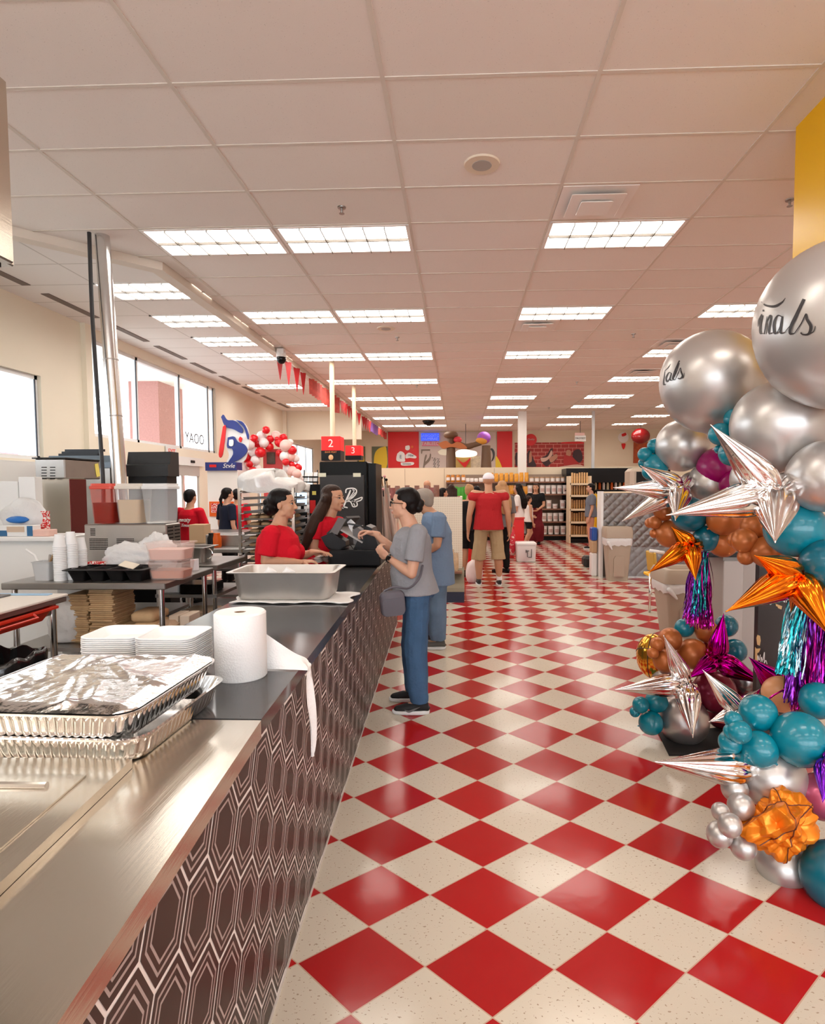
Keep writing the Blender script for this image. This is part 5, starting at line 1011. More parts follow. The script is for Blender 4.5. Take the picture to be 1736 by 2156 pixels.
m_wrap = mat('clear wrap', (.85, .72, .62), .12, alpha=.45, bump=.3, bscale=25)
for k, (px, py) in enumerate(tops):
    d = yd + .12 + rnd.uniform(0, .16); a = aty(px, py, d); b = p + V((rnd.uniform(-.12, .16), rnd.uniform(-.1, .1), .03)); t = thing('wrapped_stick', 'film wrapped stick %s of the bundle beside the black cooler, counting from the cooler' % ORD[k % 12] if k < 12 else ('film wrapped stick at the right of the bundle, %s' % ('upper' if k == 12 else 'lowest')), 'wrapped stick', b, 'film wrapped sticks')
    mb = MB(); mb.tube([b, a], .008, 6); mb.build('stick', m_blk if k % 3 == 0 else m_krafd, t)
    mb = MB(); mb.cap(b.lerp(a, .45), .04, b.lerp(a, .93), .016, 10); mb.build('clear_wrap', m_wrap, t, smooth=True)
    mb = MB(); mb.cap(b.lerp(a, .60), .022, b.lerp(a, .86), .012, 10); mb.build('filling', mat('coral filling', (.80, .22, .10), .5) if k % 2 else mat('pale pink filling', (.80, .50, .42), .5), t, smooth=True)
    mb = MB(); mb.ell(a, .018); mb.build('tip', m_blk if k % 3 else mat('pink tip', (.75, .35, .35), .4), t, smooth=True)
# hanging steel hood at the upper left
yd = 2.25; a, b = aty(24, 190, yd), aty(44, 562, yd); xr = (a.x + b.x) / 2 + .0; t = thing('hanging_hood', 'brushed steel hood hanging at the upper left frame edge', 'hood', (xr - .4, yd - .2, b.z))
mb = MB(); mb.box((xr - .45, yd - .25, (a.z + b.z) / 2), (.86, .5, a.z - b.z), bev=.005); mb.build('hood_box', m_steel, t)
mb = MB(); mb.box((xr - .012, yd - .27, (a.z + b.z) / 2), (.045, .46, a.z - b.z + .01), bev=.006); mb.build('corner_trim', m_steel, t)
mb = MB(); mb.box((xr - .45, yd - .506, b.z + .09), (.80, .012, .17)); mb.build('dark_band', m_dgrey, t); mb = MB(); mb.box((xr - .45, yd - .25, b.z - .006), (.80, .44, .012)); mb.build('under_panel', m_blk, t)
mb = MB()
for sx in (-.75, -.1): mb.cyl((xr + sx, yd - .25, a.z), (xr + sx, yd - .25, ZC), .012, n=10)
mb.build('hanger_rod', m_steeld, t)
# exit sign, bunting, cameras
p = atx(360, 951, XL + .03); t = thing('exit_sign', 'small exit sign above the automatic door', 'exit sign', p); mb = MB(); mb.box(p, (.03, .36, .22)); mb.build('sign_body', m_wplast, t); mb = MB(); text_mb('EXIT', .13, p + V((.018, 0, 0)), (0, 1, 0), (0, 0, 1), .006, mb); mb.build('lettering', mat('exit red', (.8, .12, .08), .5), t)
xb_ = lambda y: -3.035 + .08 * (y - 6.05) / 18.15
pa, pb = V((xb_(9.9), 9.9, 3.842)), V((xb_(24), 24.0, 3.842)); mb = MB(); mb.tube([pa, pb], .009, 6); tag(mb.build('bunting_string', m_wplast, loc=pa), 'string of the pennant bunting along the bulkhead edge', 'string')
FL = [(648, 53, 9, 'r'), (725, 52, 8, 'r'), (800, 52, 8, 'r'), (858, 48, 7, 'r')] + [(x, 34, 7, 'w') for x in (935, 958, 985, 1005, 1045, 1065, 1095, 1135, 1165)] + [(x, 26, 5, 'r') for x in (1210, 1228, 1246, 1272, 1300, 1330, 1365, 1405, 1423, 1442, 1460)] + [(x, 20, 4, 'p') for x in (1480, 1495, 1510, 1525)] + [(x, 15, 4, 'r' if i % 2 else 'w') for i, x in enumerate((1545, 1560, 1575, 1590, 1605))]
m_fr = mat('pennant red', (.52, .02, .025), .5); m_fw = mat('pennant red print', (.62, .10, .08), .5, noise=.6, nscale=12); m_fp = mat('pennant violet', (.35, .18, .60), .5)
nm_ = {}
for k, (x, ln, w_, cl) in enumerate(FL):
    px = 440 + x / 4.34; r = _ray(px, 800); d = -2.99 / r.x * r.y; d = xb_(d) / r.x * r.y; p = V((xb_(d), d, 3.842)); sc = (d - 0) / F_PX; h_ = ln * sc * .95; wd = max(.09, w_ * sc * 2.2) / 2; c_ = {'r': 'dark red', 'w': 'printed red', 'p': 'violet'}[cl]; nm_[c_] = nm_.get(c_, 0) + 1
    mb = MB(); poly = [(-wd, 0), (wd, 0), (.004, -h_), (-.004, -h_)] if cl == 'r' else [(-wd, 0), (wd, 0), (wd * .9, -h_), (-wd * .9, -h_)]; mb.prism(poly, p + V((0, 0, 0)), (.55, .83, 0), (0, 0, 1), (.006, -.004, 0))
    ORDX = ORD + 'thirteenth fourteenth fifteenth sixteenth seventeenth eighteenth nineteenth twentieth'.split()
    tag(mb.build('pennant', {'r': m_fr, 'w': m_fw, 'p': m_fp}[cl], loc=p), '%s pennant on the bulkhead string, %s of its colour from the camera' % (c_, ORDX[nm_[c_] - 1]), 'pennant', 'pennants along the bulkhead')
p = V((-2.93, 9.75, 3.86)); t = thing('security_camera', 'white and black dome camera on the bulkhead by the first pennant', 'camera', p); mb = MB(); mb.box(p, (.12, .14, .10), bev=.01); mb.build('bracket', m_wplast, t); mb = MB(); mb.ell(p + V((0, 0, -.11)), (.08, .08, .09)); mb.build('dome', m_blkg, t, smooth=True); mb = MB(); mb.cyl(p + V((0, 0, -.02)), p + V((0, 0, -.09)), .075, .085, 20); mb.build('housing', m_wplast, t, angle=40)
# ================================================================ the shop floor beyond
m_shelfb = mat('brown shelf', (.24, .11, .065), .5); m_taupe = mat('taupe back panel', (.30, .22, .165), .7); m_tub = mat('white tub', (.82, .78, .74), .4); m_print = mat('tub print', (.60, .42, .38), .5)
m_amber = mat('amber jar', (.55, .20, .02), .2, coat=.5); m_obag = mat('orange snack bag', (.80, .33, .02), .3, coat=.3, noise=.35, nscale=14); m_pretz = mat('pretzel bag', (.42, .22, .08), .4, noise=.5, nscale=18, coat=.3); m_green = mat('green bag', (.05, .38, .02), .35, coat=.3, noise=.4, nscale=12)
YS = 17.75
x0, x1 = aty(939, 1080, YS).x, aty(1199, 1080, YS).x; SZ = [aty(1100, y, YS).z for y in (1014, 1040, 1071, 1098, 1126)]
t = thing('wall_shelving', 'brown wall shelving of tubs, jars and snack bags under the murals', 'shelving', ((x0 + x1) / 2, YS + .25, 0))
mb = MB(); mb.box(((x0 + x1) / 2, YS + .50, 1.0), (x1 - x0, .03, 2.0)); mb.build('back_panel', m_taupe, t)
for z_ in SZ: mb = MB(); mb.box(((x0 + x1) / 2, YS + .24, z_ - .02), (x1 - x0, .48, .04)); mb.build('shelf_board', m_shelfb, t)
for k in range(4): mb = MB(); mb.box((x0 + (x1 - x0) * k / 3, YS + .44, SZ[0] / 2), (.05, .08, SZ[0])); mb.build('upright', m_taupe, t)
mb = MB(); mb.box(((x0 + x1) / 2, YS + .27, .09), (x1 - x0, .44, .18)); mb.build('kick_base', m_blk, t)
SHN = ['top', 'second', 'third', 'fourth', 'bottom']
def tub(p, r, h, lb, gr, lid=True):
    t = thing('tub', lb, 'tub', p, gr); mb = MB(); mb.lathe([(r * .9, 0), (r, h * .86), (r * .98, h * .87)], p, 20); mb.build('tub_body', m_tub, t, angle=40)
    mb = MB(); mb.lathe([(r * 1.05, h * .87), (r * 1.05, h), (r * .95, h * 1.01)], p, 20); mb.build('tub_lid', m_tub, t, angle=40)
    mb = MB(); mb.grid(lambda u_, v_: V(p) + V((r * .985 * math.sin((u_ - .5) * 1.6), -r * .985 * math.cos((u_ - .5) * 1.6), h * (.25 + .4 * v_))), 8, 1); mb.build('tub_print', m_print, t, fix=False); return t
T0 = None
ORDW = 'first second third fourth fifth sixth seventh eighth ninth tenth eleventh twelfth'.split()
for s_, xs_, h_ in ((1, (1115, 1141, 1153, 1165, 1177, 1189), .26), (2, (1155, 1168, 1184), .25), (3, (1145, 1157, 1169, 1181), .25), (4, (1146, 1159, 1172, 1185), .26)):
    for k, px in enumerate(xs_):
        p = V((aty(px, 1080, YS + .1).x, YS + .12, SZ[s_])); lb = 'white lidded tub on the %s brown shelf, %s from the left' % (SHN[s_], ORDW[k]); sc_ = h_ / .26 * (.55 if (s_, k) == (2, 1) else 1)
        if T0 is None: T0 = tub(p, .078, .26, lb, 'white tubs on the shelves')
        else: dup(T0, p, lb, scale=(1, 1, sc_))
T1 = None
for k in range(8):
    p = V((aty(1119 + 11 * k, 1008, YS + .1).x, YS + .12, SZ[0])); lb = 'small white and brown jar on the top shelf, %s from the left' % ORDW[k]
    if T1 is None: T1 = thing('jar', lb, 'jar', p, 'small jars on the top shelf'); mb = MB(); mb.lathe([(.062, 0), (.066, .06), (.066, .10)], p, 18); mb.build('jar_body', m_tub, T1, angle=40); mb = MB(); mb.lathe([(.068, .10), (.068, .135), (.06, .14)], p, 18); mb.build('jar_lid', mat('tan lid', (.45, .28, .16), .5), T1, angle=40)
    else: dup(T1, p, lb)
T2 = None
for k, px in enumerate((943, 953, 964, 975)):
    p = V((aty(px, 1008, YS + .1).x, YS + .12, SZ[0])); lb = 'amber jar with pale label on the top shelf, %s from the left' % ORDW[k]
    if T2 is None: T2 = thing('honey_jar', lb, 'jar', p, 'amber jars on the top shelf'); mb = MB(); mb.lathe([(.06, 0), (.066, .02), (.066, .16), (.05, .19)], p, 18); mb.build('jar_body', m_amber, T2, angle=40); mb = MB(); mb.lathe([(.052, .19), (.052, .22)], p, 18); mb.build('jar_lid', m_amber, T2, angle=40); mb = MB(); mb.grid(lambda u_, v_: V(p) + V((.068 * math.sin((u_ - .5) * 1.7), -.068 * math.cos((u_ - .5) * 1.7), .05 + .09 * v_)), 8, 1); mb.build('jar_label', m_tub, T2, fix=False)
    else: dup(T2, p, lb)
def pouch(name, p, w_, h_, m_, lb, gr, cat='bag'):
    mb = MB(); rg = []
    for z_, ws, ds in ((0, .75, .24), (.15, .95, .34), (.5, 1, .36), (.8, .95, .2), (.93, .9, .05), (1, .95, .03)): rg.append([V(p) + V((w_ / 2 * ws * math.cos(2 * PI * k / 16), w_ / 2 * ds * math.sin(2 * PI * k / 16), h_ * z_)) for k in range(16)])
    mb.rings(rg); o = mb.build(name, m_, loc=p, angle=45); return tag(o, lb, cat, gr)
def pouches(name, pxs, y, z, w_, h_, m_, lbf, gr, row=0):
    first = None
    for k, px in enumerate(pxs):
        p = V((aty(px, 1060, y).x, y + row, z)); lb = lbf % ORDW[k]
        if first is None: first = pouch(name, p, w_, h_, m_, lb, gr)
        else: dup(first, p, lb, rotz=BR.uniform(-.3, .3), scale=(BR.uniform(.86, 1.04), 1, BR.uniform(.88, 1.04)))
pouches('snack_bag', [1034 + 10.5 * k for k in range(8)], YS + .12, SZ[0], .135, .27, m_obag, 'orange snack bag on the top shelf, %s from the left', 'orange snack bags')
pouches('snack_bag', [1066 + 10 * k for k in range(5)], YS + .12, SZ[1], .15, .26, m_obag, 'orange snack bag on the second shelf, %s from the left', 'orange snack bags on second shelf')
pouches('snack_bag', [1000 + 11 * k for k in range(6)], YS + .12, SZ[2], .16, .26, m_obag, 'orange snack bag on the third shelf behind shoppers, %s from the left', 'orange snack bags on third shelf')
pouches('small_pack', [984, 993, 1002, 1012, 1021], YS + .12, SZ[0], .13, .12, m_tub, 'small white pack on the top shelf, %s from the left', 'white packs on the top shelf')
# green bags on their own stand
YG = 14.6; t = thing('green_stand', 'stand filled with green bags behind the blond bun', 'stand', (aty(968, 1060, YG).x, YG + .2, 0)); a, b = aty(955, 1070, YG), aty(990, 1070, YG); mb = MB(); mb.box(((a.x + b.x) / 2, YG + .3, .85), (b.x - a.x, .05, 1.7)); mb.build('back_panel', m_taupe, t)
for z_ in (.5, .93, 1.30): mb = MB(); mb.box(((a.x + b.x) / 2, YG + .12, z_ - .015), (b.x - a.x, .32, .03)); mb.build('shelf_board', m_taupe, t)
for j, z_ in enumerate((.93, 1.30)): pouches('green_bag', [959, 966, 973, 980, 987], YG + .05, z_, .10, .33, m_green, 'bright green bag on the %s row of the green stand, %%s from the left' % ('lower', 'upper')[j], 'green bags row %s' % ('lower', 'upper')[j])
# pretzel rack
YP = 16.9; x0, x1 = aty(1199, 1080, YP).x, aty(1242, 1080, YP).x; PZ = [aty(1220, y, YP).z for y in (1017, 1042, 1071, 1098, 1126)]; t = thing('pretzel_rack', 'cream wooden rack of brown snack bags right of the tubs', 'rack', ((x0 + x1) / 2, YP + .2, 0)); m_cw = mat('cream wood', (.80, .66, .46), .5)
for x in (x0, x1): mb = MB(); mb.box((x, YP + .2, (PZ[0] + .2) / 2), (.05, .45, PZ[0] + .2)); mb.build('side_panel', m_cw, t)
for z_ in PZ: mb = MB(); mb.box(((x0 + x1) / 2, YP + .2, z_ - .03), (x1 - x0, .45, .055)); mb.build('shelf_board', m_cw, t)
mb = MB(); mb.box(((x0 + x1) / 2, YP + .43, PZ[0] / 2 + .1), (x1 - x0, .02, PZ[0] + .2)); mb.build('back_panel', mat('dark brown panel', (.06, .03, .02), .6), t); mb = MB(); mb.box(((x0 + x1) / 2, YP + .2, .06), (x1 - x0, .4, .12)); mb.build('kick_base', m_blk, t)
for j, z_ in enumerate(PZ): pouches('pretzel_bag', [1203.5 + 5.2 * k for k in range(7)], YP + .08, z_, .058, .27 if j else .30, m_pretz if j else mat('straw bag', (.72, .45, .20), .4, noise=.3, nscale=16), 'slim brown snack bag on the %s shelf of the cream rack, %%s from the left' % SHN[j], 'snack bags on %s rack shelf' % SHN[j])
# murals on the back wall and above the partition
YB = 24.25
def panel(mb, x0, y0, x1, y1, d=YB, th=.04): a, b = aty(x0, y1, d), aty(x1, y0, d); mb.box(((a.x + b.x) / 2, d + th / 2, (a.z + b.z) / 2), (b.x - a.x, th, b.z - a.z)); return a, b
def shape(mb, pts, d, th=.03, smooth=True):
    q = catmull([(x, y, 0) for x, y in pts + pts[:1]], 4)[:-1] if smooth else [V((x, y, 0)) for x, y in pts]; P = [aty(p.x, p.y, d) for p in q]; mb.prism([(p.x, p.z) for p in P], (0, d, 0), (1, 0, 0), (0, 0, 1), (0, th, 0)); return mb
def sign(name, label, cat, x0, y0, x1, y1, m_, d=YB):
    p = aty((x0 + x1) / 2, y1, d); t = thing(name, label, cat, p); mb = MB(); panel(mb, x0, y0, x1, y1, d); mb.build('panel', m_, t); return t
m_dg = mat('moss green', (.14, .16, .09), .6); m_ylw = mat('mural yellow', (.80, .55, .03), .5)
for x0_, x1_, lb, pts in ((783, 815, 'yellow plume picture on green, left of the red banner', [(786, 985), (788, 958), (795, 946), (806, 941), (813, 944), (813, 985)]), (752, 768, 'picture with blue and yellow curve, behind the lane cubes', [(754, 985), (757, 960), (763, 950), (767, 985)])):
    t = sign('mural_panel', lb, 'picture', x0_, 940, x1_, 992, m_dg); mb = MB(); shape(mb, [(x, min(y, 988)) for x, y in pts], YB - .02); mb.build('yellow_plume', m_ylw, t)
t = sign('red_banner', 'tall red banner with white badges on the back wall', 'banner', 817, 909, 881, 992, m_red)
for nm, pts, m_ in (('badge', [(836, 955), (843, 950), (851, 955), (852, 966), (851, 972), (836, 971), (834, 964)], m_wlet), ('script_plate', [(853, 958), (860, 953), (868, 956), (876, 961), (874, 965), (862, 964), (854, 965)], m_wlet), ('small_plate', [(853, 939), (861, 938), (862, 945), (858, 948), (853, 946)], m_wlet), ('orange_dot', [(864, 941), (867, 938), (870, 941), (867, 944)], m_orange), ('lower_plate', [(843, 974), (869, 973), (868, 979), (846, 980)], m_wlet)): mb = MB(); shape(mb, pts, YB - .03); mb.build(nm, m_, t)
mb = MB(); text_mb('Hbe', .13, aty(864, 959, YB - .04), (1, 0, 0), (0, 0, 1), .01, mb, shear=.3); text_mb('Gresene', .10, aty(856, 976.5, YB - .04), (1, 0, 0), (0, 0, 1), .01, mb); text_mb('E', .20, aty(843, 962, YB - .04), (1, 0, 0), (0, 0, 1), .01, mb); mb.build('lettering', mat('slate lettering', (.10, .12, .16), .6), t)
t = sign('pale_mural', 'pale pinkish wall mural behind the brown statue', 'picture', 882, 909, 1044, 992, mat('pale mural', (.62, .52, .47), .6))
mb = MB(); shape(mb, [(886, 946), (905, 946), (905, 949), (889, 949), (888, 955), (886, 955)], YB - .02, smooth=False); shape(mb, [(890, 985), (893, 965), (896, 957), (898, 960), (895, 972), (903, 963), (905, 955), (907, 958), (904, 970), (894, 980), (893, 988)], YB - .02); mb.build('antler_drawing', mat('grey brown drawing', (.22, .17, .13), .6), t)
mb = MB()
for k in range(26): x, y = 909 + (k * 7.3) % 15, 963 + (k * 3.9) % 21; shape(mb, [(x, y), (x + 1.6, y + .4), (x + 1.2, y + 1.6), (x - .2, y + 1.2)], YB - .02)
mb.build('dark_speckle', m_ink, t)
mb = MB(); shape(mb, [(1030, 945), (1036, 944), (1041, 952), (1040, 964), (1034, 972), (1037, 960), (1035, 950)], YB - .02); mb.build('horn_drawing', m_ink, t); mb = MB(); shape(mb, [(1043, 988), (1043, 962), (1048, 965), (1055, 980), (1056, 988)], YB - .03); mb.build('yellow_plume', m_ylw, t)
t = sign('blue_neon_sign', 'bright blue sign with white letters above a pink line', 'sign', 886, 912, 924, 928, mat('lit blue', (.02, .05, .6), .4, emit=(.03, .10, .9, 1), estr=.7), YB - .06)
mb = MB(); text_mb('SABIGOITO', .15, aty(905, 917.5, YB - .08), (1, 0, 0), (0, 0, 1), .01, mb); text_mb('NUMIRAE', .15, aty(905, 924, YB - .08), (1, 0, 0), (0, 0, 1), .01, mb); mb.build('lettering', mat('pale blue letters', (.5, .65, .9), .5), t)
mb = MB(); panel(mb, 888, 929, 923, 939, YB - .06); mb.build('pink_line', mat('pink sign', (.75, .20, .30), .5), t); mb = MB(); text_mb('TABLEEC', .18, aty(905, 934, YB - .08), (1, 0, 0), (0, 0, 1), .01, mb); mb.build('pink_lettering', m_wlet, t)
m_brown = mat('brown statue', (.16, .09, .05), .5)
YT = 19.6; t = thing('brown_statue', 'brown tree-like statue with flat hat, orange scarf and long arm above the partition', 'statue', (aty(949, 985, YT).x, YT, 0)); p0 = ORIG[t].copy(); zt = aty(949, 926, YT).z
mb = MB(); r_ = 10 * YT / F_PX; mb.lathe([(r_ * 1.1, 0), (r_ * 1.05, 1.6), (r_, 2.6), (r_ * .8, zt), (r_ * .5, zt + .1)], p0, 20); mb.build('trunk', m_brown, t, angle=50)
mb = MB(); hz = aty(948, 916, YT).z; mb.ell((p0.x, p0.y, hz), (.245, .24, .13)); mb.build('hat', m_brown, t, smooth=True)
mb = MB(); mb.tube(catmull([aty(x, y, YT - .05) for x, y in ((958, 932), (980, 940), (996, 937), (1012, 932))], 5), [.10] * 10 + [.09] * 6, 10); mb.build('arm', m_brown, t, smooth=True)
mb = MB(); shape(mb, [(921, 934), (938, 928), (950, 935), (962, 930), (975, 935), (983, 944), (968, 944), (950, 941), (932, 944)], YT - .22, .3); mb.build('orange_scarf', mat('orange brown scarf', (.55, .17, .05), .5), t, angle=40)
mb = MB(); mb.ell(aty(963, 926, YT - .1), (.14, .12, .11)); mb.build('red_flower', mat('coral red', (.75, .06, .08), .5), t, smooth=True)
t = thing('brown_pillar', 'brown pillar right of the brown statue above the partition', 'pillar', (aty(1023, 985, YT).x, YT, 0)); p0 = ORIG[t].copy(); mb = MB(); mb.lathe([(.20, 0), (.18, 2.2), (.14, aty(1023, 938, YT).z)], p0, 18); mb.build('shaft', m_brown, t, angle=50)
p = aty(1018, 922, YT); t = thing('disco_globe', 'purple, pink and yellow mottled globe on the brown pillar', 'globe', (p.x, p.y, aty(1023, 926, YT).z)); m_gl = mat('violet mottle', (.4, .1, .6), .4, noise=0); nb = NB(m_gl); nb.lk(nb.mix(nb.noise(nb.coord(), 9, 3), (.75, .12, .45, 1), (.15, .12, .75, 1)), nb.p.inputs['Base Color']); mb = MB(); mb.ell(p, (.23, .22, .21)); mb.build('globe_body', m_gl, t, smooth=True); mb = MB(); mb.ell(p + V((-.06, -.03, -.09)), (.21, .21, .13)); mb.build('yellow_cup', mat('mango yellow', (.80, .38, .06), .5), t, smooth=True)
t = thing('lit_cloud_sign', 'glowing white cloud sign over a red and yellow board', 'sign', aty(980, 985, 21.5)); mb = MB(); shape(mb, [(957, 954), (964, 948), (978, 946), (990, 948), (1002, 951), (1003, 958), (990, 962), (972, 963), (958, 961)], 21.5, .08); mb.build('cloud', mat('lit cloud', (.9, .85, .75), .5, emit=(1, .92, .72, 1), estr=.9), t); mb = MB(); shape(mb, [(921, 951), (930, 946), (940, 948), (940, 958), (926, 957)], 21.5, .08); mb.build('side_cloud', mat('cream plate', (.82, .78, .62), .5), t)
mb = MB(); q_ = aty(980, 950, 21.55); mb.cyl((q_.x, 21.56, q_.z), (q_.x, 21.56, ZC), .012, n=6); mb.build('hanger', m_grey, t)
mb = MB(); panel(mb, 958, 962, 990, 992, 21.55); mb.build('yellow_board', mat('ochre board', (.52, .36, .10), .6, noise=.3, nscale=5), t); mb = MB(); shape(mb, [(960, 964), (975, 974), (990, 964), (986, 974), (978, 984), (968, 974)], 21.5, .04); mb.build('red_ribbon', m_red, t); mb = MB(); panel(mb, 990, 960, 1011, 992, 21.6); mb.build('patterned_board', mat('speckled cream', (.72, .55, .40), .6, noise=.6, nscale=14), t)
t = sign('red_wall_banner', 'plain red panel left of the white column', 'banner', 1046, 908, 1078, 992, m_red)
m_brick = mat('red brick mural', (.45, .06, .05), .6); nb = NB(m_brick); bt = nb.nt.nodes.new('ShaderNodeTexBrick'); bt.inputs['Color1'].default_value = (.42, .035, .03, 1); bt.inputs['Color2'].default_value = (.33, .03, .028, 1); bt.inputs['Mortar'].default_value = (.62, .25, .2, 1); bt.inputs['Scale'].default_value = 1.6; bt.inputs['Mortar Size'].default_value = .02
xyz = nb.sep(nb.coord()); nb.nt.links.new(nb.comb(xyz[0], xyz[2]), bt.inputs['Vector']); nb.nt.links.new(bt.outputs['Color'], nb.p.inputs['Base Color'])
t = sign('brick_mural', 'red brick wall mural with dark figures behind the column', 'picture', 1083, 931, 1229, 992, m_brick); m_mural = [mat('mural dark', (.05, .025, .03), .6), mat('mural tan', (.48, .22, .14), .6), mat('mural red', (.42, .03, .03), .6), mat('mural cream', (.66, .42, .33), .6)]
for k, (pts, q) in enumerate((([(1110, 982), (1109, 958), (1114, 948), (1119, 958), (1124, 970), (1128, 982)], 0), ([(1113, 975), (1114, 955), (1118, 950), (1119, 970)], 1), ([(1136, 965), (1150, 958), (1158, 946), (1163, 944), (1163, 958), (1172, 955), (1172, 966), (1160, 975), (1150, 982), (1142, 975)], 0), ([(1137, 964), (1152, 962), (1160, 948), (1162, 958), (1150, 970), (1140, 972)], 3), ([(1155, 965), (1170, 956), (1173, 963), (1160, 974)], 1), ([(1186, 980), (1186, 962), (1192, 956), (1204, 960), (1214, 966), (1216, 978)], 2), ([(1191, 958), (1192, 949), (1198, 947), (1202, 952), (1200, 960)], 1), ([(1205, 962), (1207, 950), (1216, 946), (1223, 950), (1226, 966), (1218, 974)], 0), ([(1085, 980), (1084, 960), (1088, 952), (1092, 962), (1091, 980)], 0), ([(1176, 983), (1210, 978), (1226, 980), (1226, 986), (1176, 986)], 3))): mb = MB(); shape(mb, pts, YB - .02 - .004 * k, .02); mb.build('figure', m_mural[q], t)
t = thing('round_red_sign', 'round red sign rising above the brick mural', 'sign', aty(1117, 932, YB - .05)); mb = MB(); c = aty(1117, 926, YB - .05); mb.cyl(c, c + V((0, .05, 0)), .24, n=32); mb.build('disc', m_red, t); mb = MB(); text_mb('Quality', .10, c + V((0, -.01, .02)), (1, 0, 0), (0, 0, 1), .01, mb, shear=.3); mb.build('lettering', mat('pink lettering', (.85, .55, .5), .5), t)
p = aty(1205, 932, YB - .06); mb = MB(); shape(mb, [(1181, 934), (1184, 931), (1222, 930), (1226, 934)], YB - .06); tag(mb.build('red_cap_strip', m_red, loc=p), 'flat red strip on top of the brick mural', 'trim')
t = sign('white_lit_sign', 'small white sign reading TROTIST hung above the mural', 'sign', 1210, 917, 1233, 929, m_wlet, 21.0); mb = MB(); text_mb('TROTIST', .09, aty(1221, 923, 20.98), (1, 0, 0), (0, 0, 1), .01, mb); mb.build('lettering', m_grey, t); mb = MB(); panel(mb, 1210, 911, 1230, 917, 21.0); mb.build('pink_top', mat('pink plate', (.80, .50, .45), .5), t); mb = MB(); mb.cyl(aty(1221, 911, 21.02), V((aty(1221, 911, 21.02).x, 21.02, ZC)), .01, n=6); mb.build('hanger', m_grey, t)
t = thing('round_white_sign', 'round white sign with a red mark and red tail', 'sign', aty(1312, 935, YB)); c = aty(1312, 921, YB); mb = MB(); mb.cyl(c, c + V((0, .05, 0)), .21, n=32); mb.build('disc', m_wlet, t); mb = MB(); shape(mb, [(1308, 914), (1316, 911), (1318, 916), (1310, 919)], YB - .02); shape(mb, [(1308, 934), (1316, 934), (1315, 942), (1312, 946), (1309, 940)], YB - .02); mb.build('red_mark', m_red, t)
p = aty(1348, 918, 22.5); t = thing('dark_red_globe', 'dark glossy red rounded globe hung near the back wall', 'globe', p); mb = MB(); mb.ell(p, (.36, .2, .30)); mb.build('globe_body', mat('gloss dark red', (.25, .01, .012), .12, coat=.5), t, smooth=True); mb = MB(); mb.cyl(p, (p.x, p.y, ZC), .012, n=6); mb.build('hanger', m_grey, t)
t = sign('orange_sign', 'orange and red sign at the back wall behind the silver balloons', 'sign', 1333, 930, 1366, 975, mat('orange dark sign', (.45, .08, .02), .5, noise=.7, nscale=6))
# black cooler wall and its goods
YC = 17.2; a, b = aty(1196, 1016, YC), aty(1420, 984, YC); t = thing('open_cooler', 'long black open cooler case along the back right', 'cooler', ((a.x + b.x) / 2, YC + .5, 0)); mb = MB(); mb.box(((a.x + b.x) / 2, YC + .75, (a.z + b.z) / 2), (b.x - a.x, .8, b.z - a.z)); mb.build('canopy', m_blk, t); mb = MB(); mb.box(((a.x + b.x) / 2, YC + 1.0, a.z / 2), (b.x - a.x, .3, a.z)); mb.build('back', m_blk, t)
CZ = [aty(1300, y, YC).z for y in (1031, 1056, 1080)]
for z_ in CZ: mb = MB(); mb.box(((a.x + b.x) / 2, YC + .7, z_ - .015), (b.x - a.x, .4, .03)); mb.build('shelf_board', m_dgrey, t)
BT = {}
for j, z_ in enumerate(CZ):
    for k in range(14):
        px = 1245 + 8.5 * k; kd = (j * 3 + k * 5) % 3; p = V((aty(px, 1040, YC + .6).x, YC + .62, z_)); lb = '%s bottle in the open cooler, %s row, %s from the left' % (('white capped', 'orange', 'pale')[kd], ('top', 'middle', 'low')[j], (ORDW + ['thirteenth', 'fourteenth'])[k])
        if kd not in BT: mb = MB(); mb.lathe([(.038, 0), (.04, .02), (.04, .17), (.018, .22), (.018, .26)], p, 14); BT[kd] = tag(mb.build('bottle', (m_tub, m_orange, mat('pale drink', (.70, .60, .40), .3))[kd], loc=p, angle=40), lb, 'bottle', 'bottles in the open cooler')
        else: dup(BT[kd], p, lb)
YO = 14.2; a, b = aty(1327, 1038, YO), aty(1382, 985, YO); t = thing('pizza_warmer', 'beige framed warmer cabinet with dark window behind the star balloon', 'warmer', ((a.x + b.x) / 2, YO + .3, 0)); mb = MB(); mb.box(((a.x + b.x) / 2, YO + .3, (a.z + b.z) / 2), (b.x - a.x, .6, b.z - a.z), bev=.08); mb.build('case', mat('beige case', (.50, .42, .33), .5), t); mb = MB(); panel(mb, 1339, 993, 1380, 1036, YO - .02); mb.build('window', m_blkg, t); mb = MB(); mb.box(((a.x + b.x) / 2, YO + .3, a.z / 2), (b.x - a.x, .6, a.z)); mb.build('pedestal', m_dgrey, t)
